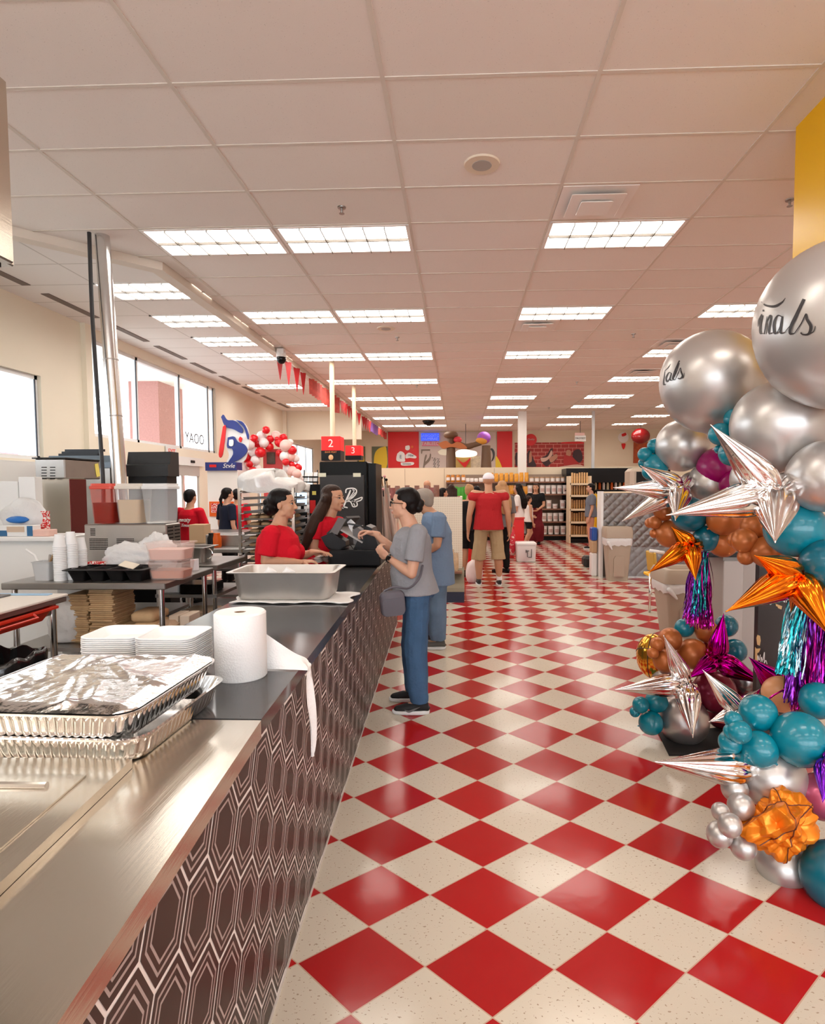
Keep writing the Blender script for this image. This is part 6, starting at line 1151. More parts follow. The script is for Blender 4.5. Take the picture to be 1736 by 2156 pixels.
# gondola with pegboard end
YD = 8.42; a, b = aty(872, 1240, YD), aty(972, 1046, YD); t = thing('pegboard_gondola', 'cream pegboard end of a gondola, navy base, behind the man in blue', 'gondola', ((a.x + b.x) / 2, YD, 0)); cx = (a.x + b.x) / 2
m_peg = mat('pegboard', (.80, .70, .56), .6); nb = NB(m_peg); x, y, z = nb.sep(nb.coord()); dx = nb.m('SUBTRACT', nb.m('FRACT', nb.m('DIVIDE', x, .0254)), .5); dz = nb.m('SUBTRACT', nb.m('FRACT', nb.m('DIVIDE', z, .0254)), .5); hole = nb.m('LESS_THAN', nb.m('ADD', nb.m('MULTIPLY', dx, dx), nb.m('MULTIPLY', dz, dz)), .035); nb.lk(nb.mix(hole, (.82, .74, .60, 1), (.30, .24, .17, 1)), nb.p.inputs['Base Color'])
mb = MB(); mb.box((cx, YD, (a.z + b.z) / 2 + .0), (b.x - a.x, .04, b.z - a.z)); mb.build('pegboard_panel', m_peg, t); mb = MB(); mb.box((b.x - .008, YD + .45, (a.z + b.z) / 2), (.03, .86, b.z - a.z)); mb.build('side_panel', m_peg, t)
c0, c1 = aty(925, 1270, YD - .28), aty(977, 1242, YD - .28); mb = MB(); mb.box(((c0.x + c1.x) / 2 - .15, YD + .15, .075), (c1.x - c0.x + .3, .9, .15)); mb.build('base', mat('navy kickboard', (.02, .03, .06), .5), t); mb = MB(); mb.prism([(YD - .30, .15), (YD - .28, .20), (YD, .46), (YD + .02, .15)], (a.x, 0, 0), (0, 1, 0), (0, 0, 1), (b.x - a.x + .03, 0, 0)); mb.build('sloped_deck', mat('olive deck', (.22, .19, .13), .5), t)
mb = MB(); z_ = aty(960, 1204, YD - .2).z; mb.box((cx, YD - .12, z_ - .012), (b.x - a.x, .22, .024)); mb.build('shelf', m_shelfb, t)
for k, (px, lb) in enumerate(((938, 'paper wrapped loaf standing on the pegboard shelf, left'), (948, 'paper wrapped loaf bundle on the pegboard shelf, middle'), (957, 'paper wrapped loaf on the pegboard shelf, right'))): pouch('wrapped_loaf', V((aty(px, 1200, YD - .12).x, YD - .12, z_)), .11, .36 - .05 * k, mat('wrapped loaf', (.55, .38, .22), .35, noise=.4, nscale=25), lb, None)
# candy gondola behind the customers
YK = 10.2; a, b = aty(800, 1060, YK), aty(925, 1060, YK); t = thing('candy_gondola', 'long cream gondola topped with pink candy bags behind the customers', 'gondola', ((a.x + b.x) / 2, YK + .3, 0)); zk = aty(850, 1053, YK).z; mb = MB(); mb.box(((a.x + b.x) / 2, YK + .35, zk / 2), (b.x - a.x, .7, zk)); mb.build('gondola_body', m_creamd, t); mb = MB(); mb.box(((a.x + b.x) / 2, YK + .3, zk - .02), (b.x - a.x + .06, .84, .04)); mb.build('top_shelf', m_cw, t)
m_pk = [mat('pink candy', (.26, .075, .07), .35, noise=.5, nscale=20), mat('rose candy', (.24, .11, .08), .35, noise=.5, nscale=20)]
for r in range(2):
    for q in range(2): pouches('candy_bag', [806 + 20.5 * k + 10 * q for k in range(6)], YK + .12 + .3 * r, zk, .105, .21 + .05 * q, m_pk[q], '%s candy bag on the cream gondola, %s row, %%s from the left' % (('pink', 'rose')[q], ('front', 'back')[r]), '%s candy bags %s row' % (('pink', 'rose')[q], ('front', 'back')[r]))
# red displays, bags and the ice chest
def display(px0, px1, yb, py, label, m_, dd=.4):
    g = atz((px0 + px1) / 2, yb, 0); a, b = aty(px0, py, g.y), aty(px1, py, g.y); t = thing('red_display_bin', label, 'display bin', ((a.x + b.x) / 2, g.y + dd / 2, 0)); mb = MB(); mb.box(((a.x + b.x) / 2, g.y + dd / 2, a.z / 2), (b.x - a.x, dd, a.z), bev=.01); mb.build('bin_body', m_, t); mb = MB(); mb.box(((a.x + b.x) / 2, g.y + dd / 2, a.z + .012), (b.x - a.x + .03, dd + .03, .03)); mb.build('rim', m_redp, t); return t
display(971, 1001, 1196, 1088, 'red display bin left of the man in dark red tee', m_red); display(1054, 1082, 1176, 1110, 'low red display bin behind the flowered bag', m_red); display(1068, 1103, 1168, 1092, 'tall red display bin under the woman in white tee', m_red)
g = atz(1070, 1172, 0); g.y -= .3; p = aty(1070, 1168, g.y - .3); m_fl = mat('flowered red', (.60, .03, .05), .5); nb = NB(m_fl); nb.lk(nb.mix(nb.m('GREATER_THAN', nb.noise(nb.coord(), 13, 2), .58), (.58, .02, .04, 1), (.72, .45, .38, 1)), nb.p.inputs['Base Color']); a, b = aty(1059, 1170, g.y - .3), aty(1085, 1108, g.y - .3)
t = thing('flowered_bag', 'red flowered shopping bag beside the knee of the man in khaki shorts', 'bag', ((a.x + b.x) / 2, g.y - .3, a.z)); mb = MB(); mb.rings([rrect(((a.x + b.x) / 2, g.y - .3, a.z + (b.z - a.z) * f_), (b.x - a.x) * s_, .22 * s_, .05, 4) for f_, s_ in ((0, .7), (.1, .95), (.5, 1), (.85, .75), (.95, .45))]); mb.build('bag_body', m_fl, t, smooth=True); mb = MB(); mb.tube(catmull([((a.x + b.x) / 2 - .05, g.y - .3, b.z - .06), ((a.x + b.x) / 2, g.y - .3, b.z + .05), ((a.x + b.x) / 2 + .05, g.y - .3, b.z - .06)], 5), .012, 6); mb.build('bag_handle', m_fl, t)
g = atz(1108, 1184, 0); w_ = 41 * g.y / F_PX; h_ = 1.6025 - (1137 - 1027) / F_PX * g.y; h_ = aty(1108, 1143, g.y).z; t = thing('ice_chest', 'white ice chest with a dark square logo on the checkered floor', 'ice chest', (g.x, g.y + .22, 0)); mb = MB(); mb.rings([rrect((g.x, g.y + .22, z_), w_ * s_, .44 * s_, .03, 4) for z_, s_ in ((0.005, .90), (.02, .94), (h_ * .86, 1.0))]); mb.build('chest_body', m_wplast, t, angle=40); mb = MB(); mb.rings([rrect((g.x, g.y + .22, z_), w_ * s_, .44 * s_, .03, 4) for z_, s_ in ((h_ * .87, 1.03), (h_ * .97, 1.04), (h_, .98))]); mb.build('chest_lid', m_wplast, t, angle=40)
mb = MB(); c = aty(1113, 1165, g.y - .012)
for dx, dz, sx, sz in ((-.03, .05, .07, .018), (-.03, -.02, .016, .13), (.055, .0, .016, .18), (.02, -.085, .07, .016), (-.06, .04, .016, .06)): mb.box(c + V((dx, 0, dz)), (sx, .012, sz))
mb.build('logo', m_grey, t)
g = atz(998, 1228, 0); blob('shopping_bag', 'full white plastic bag with pink print on the floor left of the man in shorts', 'bag', (g.x, g.y + .1, .165), (.14, .12, .22), mat('white and pink bag', (.80, .66, .64), .4, noise=.15, nscale=6), 41, .12, 3, 1)
# quilted divider, bins, chair, cabinet and black sign on the right
g = atz(1262, 1216, 0); YQ = g.y; zq = aty(1300, 1038, YQ).z; x0 = g.x; x1 = 5.2; t = thing('quilted_divider', 'low divider wall clad in quilted steel, pale edge post', 'divider', ((x0 + x1) / 2, YQ + .1, 0)); mb = MB(); mb.box(((x0 + x1) / 2 + .03, YQ + .12, zq / 2), (x1 - x0 - .06, .2, zq)); mb.build('wall_core', m_steeld, t); mb = MB(); mb.box((x0 + .02, YQ + .1, zq / 2 + .015), (.045, .28, zq + .03)); mb.build('edge_post', m_wplast, t); mb = MB(); mb.box(((x0 + x1) / 2, YQ + .12, zq + .012), (x1 - x0, .26, .025)); mb.build('top_cap', m_cw, t)
nx, nz = 150, 56; zb_ = .02; mb = MB()
def quilt(u_, v_):
    x = x0 + .045 + (x1 - x0 - .06) * u_; z = zb_ + (zq - zb_) * v_; p, q = (x + z) / .155, (x - z) / .155; h = abs(math.sin(PI * p)) ** .6 * abs(math.sin(PI * q)) ** .6 * (1 if z > .55 else .25); return V((x, YQ + .015 - .014 * h, z))
mb.grid(quilt, 260, 120); mb.build('quilted_sheet', mat('quilted steel', (.20, .185, .175), .42, .9), t, smooth=True)
m_bin = mat('beige bin plastic', (.42, .34, .26), .5)
def bin_(c, w_, d_, h, label, lidname='hopper_lid'):
    t = thing('slim_trash_bin', label, 'trash bin', c); c = V(c); mb = MB(); mb.rings([rrect(c + V((0, 0, z_)), w_ * s_, d_ * s_, .03, 4) for z_, s_ in ((0, .70), (h * .8, .93), (h * .8, .88), (.02, .66))]); mb.build('bin_body', m_bin, t, angle=40)
    mb = MB(); mb.rings([rrect(c + V((0, 0, z_)), w_ * s_, d_ * s_, .035, 4) for z_, s_ in ((h * .80, 1.0), (h * .94, 1.0), (h, .92), (h, .70), (h * .93, .62))]); mb.build(lidname, m_bin, t, angle=40)
    mb = MB(); mb.rings([[p + V((0, 0, .012 * math.sin(i * 1.9))) for i, p in enumerate(dense_ring(rrect(c + V((0, 0, z_)), w_ * s_, d_ * s_, .035, 4), 40))] for z_, s_ in ((h * .66, .955), (h * .73, .98), (h * .80, .985), (h * .81, .9))], False, False); mb.build('bin_liner', m_wbag, t, smooth=True)
    mb = MB(); yf = c.y - d_ * .43; mb.prism([(-w_ * .2, .08), (w_ * .2, .08), (w_ * .2, h * .42), (w_ * .14, h * .47), (-w_ * .14, h * .47), (-w_ * .2, h * .42)], (c.x, yf + .012, 0), (1, 0, 0), (0, 0, 1), (0, -.02, 0)); mb.build('front_panel', m_bin, t)
    mb = MB(); mb.cap(c + V((-w_ * .42, -d_ * .5, h * .72)), .03, c + V((-w_ * .30, -d_ * .54, h * .60)), .012, 8); mb.build('liner_knot', m_wbag, t, smooth=True); return t
g = atz(1302, 1224, 0); bin_((g.x, g.y + .14, 0), 56 * g.y / F_PX, .36, aty(1302, 1110, g.y).z, 'beige slim trash bin with white liner in front of the quilted divider')
g = atz(1452, 1345, 0); bin_((g.x, g.y + .2, 0), 116 * g.y / F_PX * .98, .5, aty(1452, 1200, g.y).z, 'wide beige trash bin with clear liner behind the left fringe')
g = atz(1388, 1292, 0); t = thing('high_chair', 'yellow chair with pale top bar and thin metal legs beside the quilted divider', 'chair', (g.x + .12, g.y + .2, 0)); zc = aty(1375, 1158, g.y).z
for dx, dy in ((-.12, .06), (0, 0), (.26, .36), (.32, .02)): mb = MB(); mb.tube([(g.x + dx * .9, g.y + dy, 0), (g.x + dx * .8 - .01, g.y + dy * .95, zc * .62)], .015, 8); mb.build('leg', m_chrome, t, smooth=True)
mb = MB(); mb.box((g.x + .08, g.y + .18, zc * .58), (.36, .36, .04), bev=.01); mb.build('seat', m_yel, t); mb = MB(); mb.box((g.x - .07, g.y + .12, zc * .80), (.04, .30, zc * .32), Matrix.Rotation(-.1, 3, 'Y'), bev=.01); mb.build('backrest', mat('ochre backrest', (.55, .33, .05), .5), t); mb = MB(); mb.tube([(g.x - .13, g.y + .0, zc * .99), (g.x + .06, g.y + .06, zc * .95)], .022, 10); mb.build('top_bar', m_wplast, t, smooth=True); mb = MB(); mb.tube([(g.x - .09, g.y + .05, zc * .3), (g.x + .25, g.y + .1, zc * .3)], .009, 6); mb.build('rung', m_chrome, t)
YW = 4.75; a, b = aty(1512, 1380, YW), aty(1585, 1172, YW); t = thing('grey_cabinet', 'grey panelled cabinet under a black top, right of the left fringe', 'cabinet', ((a.x + b.x) / 2 + .2, YW + .25, 0)); zc = b.z; mb = MB(); mb.box(((a.x + b.x) / 2 + .02, YW + .25, zc / 2), (b.x - a.x, .5, zc)); mb.build('cabinet_body', mat('warm grey laminate', (.36, .32, .29), .5), t); mb = MB(); mb.box(((a.x + b.x) / 2 - .03, YW - .008, zc / 2), ((b.x - a.x) * .62, .02, zc - .06), bev=.005); mb.build('door', mat('light grey laminate', (.42, .38, .35), .45), t); mb = MB(); mb.box(((a.x + b.x) / 2 - .02, YW + .25, zc + .02), (b.x - a.x + .18, .6, .04)); mb.build('cabinet_top', m_blk, t)
mb = MB(); mb.box((b.x + .16, YW + .25, zc / 2), (.30, .44, zc)); mb.build('dark_side', m_dgrey, t); mb = MB()
for i in range(3): mb.box((b.x + .12, YW + .02, .25 + .2 * i), (.22, .03, .02))
mb.build('side_shelf', m_grey, t)
YN = 3.25; a, b = aty(1592, 1430, YN), aty(1704, 1190, YN); t = thing('black_sign_board', 'black sign board with white script behind the right fringe', 'sign board', ((a.x + b.x) / 2, YN, 0)); mb = MB(); mb.box(((a.x + b.x) / 2, YN + .02, b.z / 2), (b.x - a.x, .04, b.z)); mb.build('board', mat('black brown board', (.022, .014, .011), .45), t); fn = lambda x, y: aty(x, y, YN - .004)
mb = MB(); Z7 = lambda x, y: (1540 + x / 5.827, 1150 + y / 5.827)
for st in ([(425, 600), (435, 690)], [(470, 620), (455, 690), (480, 680), (500, 600)], [(500, 600), (485, 700), (465, 715)], [(540, 570), (530, 640), (550, 655), (565, 600)], [(580, 570), (572, 660), (595, 640), (600, 590)], [(605, 640), (610, 590), (630, 600), (632, 680)], [(645, 690), (648, 610), (662, 600), (668, 690)], [(690, 600), (680, 560), (695, 690), (710, 680)]): stroke(mb, [(*Z7(*p), .95) for p in st], .95, fn, 6)
for st in ([(315, 1420), (320, 1340), (335, 1400), (350, 1330)], [(355, 1420), (362, 1360), (375, 1420)], [(380, 1400), (400, 1300), (395, 1470)], [(400, 1440), (415, 1400), (430, 1440), (435, 1470), (520, 1530)]): stroke(mb, [(*Z7(*p), .7) for p in st], .7, fn, 6)
mb.build('script_lettering', m_wlet, t, fix=False); mb = MB(); fz = lambda x, y: fn(*Z7(x, y)); gold = mat('pale gold print', (.62, .40, .18), .4)
for pts in ([(305, 1130), (320, 1090), (345, 1100), (352, 1160), (340, 1220), (315, 1210)], [(290, 1240), (300, 1260), (350, 1255), (330, 1300), (310, 1310), (310, 1420), (288, 1420)], [(535, 705), (615, 735), (605, 775), (565, 760), (560, 740), (540, 735)]): P = [fz(*p) for p in pts]; mb = MB(); mb.prism([(p.x, p.z) for p in P], (0, YN - .006, 0), (1, 0, 0), (0, 0, 1), (0, .008, 0)); mb.build('gold_figure', gold, t)

# cartons and a cart beside the divider
g = atz(1253, 1218, 0)
for k, (z_, h_, m_, lb) in enumerate(((0, .42, m_wplast, 'white carton on the floor at the divider edge'), (.42, .22, m_card, 'brown carton stacked on the white carton'), (.64, .24, mat('blue jug', (.02, .08, .35), .3), 'blue jug on top of the cartons by the divider'))): boxthing('carton' if k < 2 else 'jug', lb, 'carton' if k < 2 else 'jug', (g.x + .03, g.y + .32, z_), (.10, .2, h_), m_, 0, .02)
g = atz(1241, 1196, 0); boxthing('floor_scrubber', 'small dark machine on the floor beside the divider', 'machine', (g.x, g.y + .2, 0), (.20, .3, .22), m_dgrey, 0, .05)
YU = 15.7; a, b = aty(1250, 1130, YU), aty(1262, 1040, YU); t = thing('yellow_stand', 'narrow yellow stand behind the boy in the grey tee', 'stand', ((a.x + b.x) / 2, YU, 0)); mb = MB(); mb.box(((a.x + b.x) / 2, YU, b.z / 2), (b.x - a.x, .3, b.z)); mb.build('stand_body', m_yel, t)
# ---------------------------------------------------------------- ceiling fittings
def speaker(px, py, lb):
    p = atz(px, py, ZC); t = thing('ceiling_speaker', lb, 'speaker', (p.x, p.y, ZC)); mb = MB(); mb.lathe([(.125, -.012), (.13, -.004), (.13, 0)], p, 36, cap0=True); mb.build('rim', mat('cream rim', (.80, .70, .55), .5), t, angle=40); mb = MB(); mb.lathe([(.001, -.015), (.070, -.015), (.072, -.011)], p, 30); mb.build('grille', mat('grey grille', (.45, .42, .38), .7), t, angle=40)
speaker(1014, 345, 'round ceiling speaker nearest the camera'); speaker(812, 691, 'round cream ceiling speaker by the second row of lights')
def vent(cx, cy, lb):
    t = thing('ceiling_vent', lb, 'air vent', (cx, cy, ZC)); mb = MB(); mb.box((cx, cy, ZC - .004), (.585, .56, .008)); mb.build('vent_plate', m_louv, t); mb = MB(); mb.cyl((cx, cy + .03, ZC - .0095), (cx, cy + .03, ZC - .0085), .17, n=28); mb.build('duct_hole', m_blk, t)
    for i, (s_, z_) in enumerate(((.42, .045), (.25, .065))): mb = MB(); mb.rings([rrect((cx, cy - .03, ZC - z_ + q), s_ * e_, s_ * .92 * e_, .01, 2) for q, e_ in ((0, 1.0), (.004, 1.02), (.012, .94), (.002, .9))]); mb.build('diffuser_plate', m_louv, t, angle=30)
    return t
v0 = vent(.795 + .31, 3.4427 + .61 * 2.5, 'white square air vent in front of the nearest right light'); p = atz(1130, 685, ZC); dup(v0, (1.12, p.y, ZC), 'white square air vent behind the second right light'); p = atz(1418, 722, ZC); dup(v0, (p.x, p.y, ZC), 'dark air vent above the smaller script balloon'); p = atz(1350, 782, ZC); dup(v0, (p.x, p.y, ZC), 'air vent beyond the smaller script balloon')
S0 = None
for k, (px, py, lb) in enumerate(((719, 440, 'sprinkler head nearest the camera, above the light pair'), (836, 714, 'sprinkler head by the cream speaker'), (1333, 707, 'sprinkler head above the smaller script balloon'), (1662, 424, 'sprinkler head beside the yellow panel'), (877, 815, 'sprinkler head in the third bay left of the aisle'), (1214, 808, 'sprinkler head in the third bay right of the aisle'), (1155, 862, 'small far sprinkler head near the white column'))):
    p = atz(px, py - 4, ZC); p.z = ZC
    if S0 is None: S0 = thing('sprinkler_head', lb, 'sprinkler', p, 'ceiling sprinklers'); mb = MB(); mb.lathe([(.035, 0), (.033, -.01), (.012, -.012), (.010, -.035), (.006, -.05)], p, 16); mb.build('escutcheon', m_steeld, S0, angle=40); mb = MB(); mb.cyl(p - V((0, 0, .052)), p - V((0, 0, .055)), .022, n=14); mb.build('deflector', m_steeld, S0)
    else: dup(S0, p, lb)
for px, py, lb in ((902, 886, 'black dome camera on the ceiling near the back wall'),): p = atz(px, py, ZC); t = thing('dome_camera', lb, 'camera', p); mb = MB(); mb.ell(p - V((0, 0, .02)), (.20, .20, .15)); mb.v = [V((q.x, q.y, min(q.z, ZC))) for q in mb.v]; mb.build('dome', m_blkg, t, smooth=True); mb = MB(); mb.cyl(p, p - V((0, 0, .03)), .22, n=28); mb.build('ring', m_blk, t)
mb = MB()
for k in range(9): y = 6.2 + 1.3 * k; mb.box((-4.95, y, ZL - .004), (.10, 1.0, .008))
struct('trim_8', mb, m_trimd)
# outside the windows
m_exb = mat('outdoor brick', (.40, .20, .18), .8, noise=.2, nscale=30); mb = MB(); mb.box((-7.3, 14.1, 2.05), (.7, 1.2, 4.1)); t = tag(mb.build('brick_pillar', m_exb, loc=(-7.3, 14.1, 0)), 'brick pillar outside the long high window', 'pillar')
mb = MB(); mb.box((-7.6, 9.0, 4.25), (4.4, 34, .3)); struct('ceiling_canopy', mb, m_white)
mb = MB(); mb.box((-20, 8, -.06), (29, 60, .1)); struct('ground', mb, mat('pale paving', (.6, .58, .55), .9))
p = V((-26, 26.5, 0)); t = thing('utility_pole', 'grey utility pole far outside the long window', 'pole', p); mb = MB(); mb.cyl(p, p + V((0, 0, 9.2)), .16, .12, 12); mb.build('pole_shaft', mat('pole grey', (.35, .34, .34), .8), t); mb = MB(); mb.box(p + V((0, 0, 8.4)), (.15, 2.4, .15)); mb.build('cross_arm', MATS['pole grey'], t)
t = thing('red_building', 'low red roofed building far outside the left window', 'building', (-30, 31, 0)); mb = MB(); mb.box((-30, 31, 1.5), (4, 10, 3.0)); mb.build('facade', mat('pale facade', (.75, .6, .58), .7), t); mb = MB(); mb.box((-30, 31, 3.4), (4.4, 10.6, 1.0)); mb.build('roof_band', mat('roof red', (.70, .12, .12), .6), t)
mb = MB(); p = V((XL - .06, 11.9, 2.62)); 
text_mb('YAOO', .30, p, (0, 1, 0), (0, 0, 1), .006, mb); tag(mb.build('window_lettering', m_grey, loc=p), 'thin grey letters stuck on the long high window', 'lettering')
# ================================================================ people
SK = {'tan': mat('tan skin', (.56, .295, .18), .5, sss=.12, noise=.06, nscale=30), 'light': mat('light skin', (.60, .33, .22), .5, sss=.12, noise=.05, nscale=30), 'olive': mat('olive skin', (.52, .27, .16), .5, sss=.12, noise=.05, nscale=30), 'brown': mat('brown skin', (.22, .10, .055), .5, sss=.1)}
HR = {'black': mat('black hair', (.007, .005, .005), .42, spec=.18, bump=.5, bscale=45, stretch=(1, 1, .25)), 'brown': mat('dark brown hair', (.030, .013, .008), .45, spec=.2, bump=.6, bscale=60, stretch=(1, 1, .12)), 'grey': mat('grey hair', (.30, .25, .21), .6, bump=.4, bscale=60), 'blond': mat('blond hair', (.42, .22, .09), .5, bump=.5, bscale=50, stretch=(1, 1, .2))}
def cl(name, c, **k): return mat(name, c, .85, bump=.35, spec=.2, bscale=k.pop('bs', 60), **k)
C_red = cl('red knit shirt', (.62, .008, .022)); C_grey = cl('heather grey shirt', (.27, .27, .29)); C_blue = cl('dusty blue shirt', (.16, .23, .34)); C_jean = cl('blue denim', (.055, .115, .215), noise=.35, nscale=6); C_jeanl = cl('faded denim', (.13, .20, .29), noise=.35, nscale=6)
C_dred = cl('dark red shirt', (.42, .02, .025)); C_khaki = cl('khaki cotton', (.42, .31, .18)); C_black = cl('black cloth', (.010, .010, .011)); C_navy = cl('navy cloth', (.012, .016, .035)); C_white = cl('white cotton', (.80, .76, .72)); C_maroon = cl('maroon cloth', (.14, .012, .018)); C_bgrey = cl('blue grey shirt', (.17, .19, .23)); C_peach = cl('peach cotton', (.62, .30, .20)); C_pink = cl('pink check', (.70, .35, .38), noise=.5, nscale=30); C_greyt = cl('dark grey cloth', (.16, .15, .15))
m_eye = mat('eye white', (.55, .50, .46), .3); m_iris = mat('dark iris', (.02, .010, .006), .15); m_lip = mat('lip', (.42, .11, .09), .4); m_sole = mat('white sole', (.82, .82, .82), .5)
def basis(a): return V((math.cos(a), math.sin(a), 0)), V((-math.sin(a), math.cos(a), 0)), V((0, 0, 1))
def hand(mb, w_, d, n, s=1., curl=.5, side=1, pinch=False):
    d = d.normalized(); n = (n - d * n.dot(d)).normalized(); t = d.cross(n) * side; R = Matrix((t, d, n)).transposed()
    mb.ell(w_ + d * .045 * s, V((.040, .055, .0155)) * s, R, 14, 8); mb.ell(w_ + d * .070 * s, V((.041, .022, .014)) * s, R, 14, 8); mb.cap(w_ - d * .02, .024 * s, w_ + d * .03 * s, .022 * s)
    for k, (off, ln) in enumerate(((.030, .072), (.010, .082), (-.010, .076), (-.029, .060))):
        p = w_ + d * (.083 - .006 * (k == 3)) * s + t * off * s; a = curl * (.55 + .12 * k); r0 = .0092 * s
        for q, f_ in enumerate((.45, .31, .24)):
            dd = (d * math.cos(a) + n * math.sin(a)) + t * off * .8; e = p + dd.normalized() * ln * f_ * s; mb.cap(p, r0, e, r0 * .9, 8); p = e; r0 *= .9; a += curl * (1.05 - .2 * q)
    p = w_ + d * .028 * s + t * .034 * s; a = w_ + d * .058 * s + t * .056 * s + n * .016 * s; b = w_ + d * (.088 if not pinch else .10) * s + t * (.050 if not pinch else .035) * s + n * (.03 if not pinch else .045) * s
    mb.cap(p, .0135 * s, a, .011 * s, 8); mb.cap(a, .011 * s, b, .0085 * s, 8)
DEF = dict(pelvis=(0, 0, .535), waist=(.005, 0, .62), chest=(.005, 0, .725), neckb=(-.012, 0, .825), head=(.012, 0, .928),
           shl=(-.008, .108, .805), shr=(-.008, -.108, .805), ell=(-.015, .135, .625), elr=(-.015, -.135, .625), wrl=(.03, .14, .475), wrr=(.03, -.14, .475),
           hil=(0, .052, .52), hir=(0, -.052, .52), knl=(.012, .055, .285), knr=(.012, -.055, .285), anl=(-.012, .055, .048), anr=(-.012, -.055, .048))
def person(label, loc, ang, H=1.65, skin='tan', hair='black', style='bun', top=None, topm=None, bot=None, shoes=None, J={}, W=None, b=1.0, depth=1.0, bust=0., head_yaw=0, head_pitch=0, hands={}, vox=.008, sleeve=.62, pants=1.0, hem=.50, legw=1.0, cap=None, detail=True, tfemale=True, sock=None, capsleeve=False, hairpath=(), hs=1.0):
    loc = V((loc[0], loc[1], 0)); t = thing('person', label, 'person', loc); f, l, u = basis(ang)
    def jt(n):
        if W and n in W: return V(W[n])
        q = J.get(n, DEF[n]); return loc + (f * q[0] + l * q[1] + u * q[2]) * H
    P = {n: jt(n) for n in DEF}
    sec = lambda c, rf, rl: (c, f * rf, l * rl)
    k = H / 1.65
    tor = [(P['pelvis'].lerp(P['waist'], -.55), .095 * depth, .135), (P['pelvis'], .118 * depth, .168), (P['pelvis'].lerp(P['waist'], .6), .112 * depth, .158), (P['waist'], .105 * depth, .145), (P['waist'].lerp(P['chest'], .5), .110 * depth, .150), (P['chest'], .115 * depth, .160), (P['chest'].lerp(P['neckb'], .5), .100 * depth, .160), (P['chest'].lerp(P['neckb'], .8), .080, .130), (P['neckb'], .052, .062)]
    def torso(mb, grow=0., i0=0, i1=9):
        mb.loft([sec(c, rf * k * b + grow, rl * k * b + grow) for c, rf, rl in tor[i0:i1]], 24)
        if bust:
            for s_ in (-1, 1): mb.ell(P['chest'] + f * (.085 * depth * k * b) + l * (s_ * .065 * k * b) - u * .02, (bust + grow,) * 3, None, 14, 9)
    ar = [.047 * b * k, .036 * b * k, .023 * k]; lg = [.082 * b * k, .052 * b * k, .034 * k]
    # ---- body
    mb = MB(); torso(mb)
    hd = {}
    fh, lh, uh = basis(ang + head_yaw); RP = Matrix.Rotation(head_pitch, 3, lh); fh, uh = RP @ fh, RP @ uh; HH = .138 * H * hs; hc = P['head']; RH = Matrix((fh, lh, uh)).transposed()
    hp = lambda x, y, z: hc + (fh * x + lh * y + uh * z) * HH
    he = lambda m_, x, y, z, rx, ry, rz_, n=18, mm_=12: m_.ell(hp(x, y, z), V((rx, ry, rz_)) * HH, RH, n, mm_)
    he(mb, -.07, 0, .13, .405, .325, .365, 24, 16); he(mb, .10, 0, -.10, .255, .270, .36, 20, 14); he(mb, .12, 0, -.30, .20, .215, .155); he(mb, .235, 0, -.405, .075, .095, .065)
    for s_ in (-1, 1):
        he(mb, .20, s_ * .14, -.13, .12, .10, .12); he(mb, .265, s_ * .11, .085, .07, .13, .035); he(mb, -.05, s_ * .325, -.05, .075, .032, .115); he(mb, .02, s_ * .205, -.27, .12, .05, .11); he(mb, .385, s_ * .052, -.135, .045, .038, .033)
    mb.cap(hp(.335, 0, .05), .030 * HH, hp(.425, 0, -.11), .046 * HH, 10); he(mb, .415, 0, -.12, .055, .052, .045)
    he(mb, .325, 0, -.245, .055, .105, .032); he(mb, .315, 0, -.295, .052, .09, .034)
    mb.cap(P['neckb'] + f * .006 - u * .03, .062 * k * (.9 + .1 * b), hp(-.02, 0, -.22), .052 * k * (.9 + .1 * b), 16)
    for s_, S in ((1, 'l'), (-1, 'r')):
        sh, el, wr, hi, kn, an = (P[n + S] for n in ('sh', 'el', 'wr', 'hi', 'kn', 'an'))
        mb.cap(P['neckb'].lerp(sh, .35) - u * .02, .045 * k, sh, ar[0] * 1.12); mb.cap(sh, ar[0] * 1.08, sh.lerp(el, .5), ar[0]); mb.cap(sh.lerp(el, .5), ar[0], el, ar[1]); mb.cap(el, ar[1], el.lerp(wr, .3), ar[1] * 1.05); mb.cap(el.lerp(wr, .3), ar[1] * 1.05, wr, ar[2])
        hh = hands.get(S, {}); dd = hh.get('d', (wr - el).normalized()); nn = hh.get('n', -l * s_ + f * .2); hand(mb, wr, V(dd), V(nn), k * 1.0, hh.get('curl', .35), hh.get('side', 1 if V(dd).normalized().cross(V(nn)).dot(f + u * .5) > 0 else -1), hh.get('pinch', False))
        mb.cap(hi, lg[0], hi.lerp(kn, .5), lg[0] * .85); mb.cap(hi.lerp(kn, .5), lg[0] * .85, kn, lg[1]); mb.cap(kn, lg[1], kn.lerp(an, .35) - f * .012 * k, lg[1] * 1.06); mb.cap(kn.lerp(an, .35) - f * .012 * k, lg[1] * 1.06, an, lg[2]); mb.cap(an, lg[2], V((an.x, an.y, .045)) + f * .09 * k, .028 * k)
    body = remeshed(mb, 'body', SK[skin], t, vox, 3)
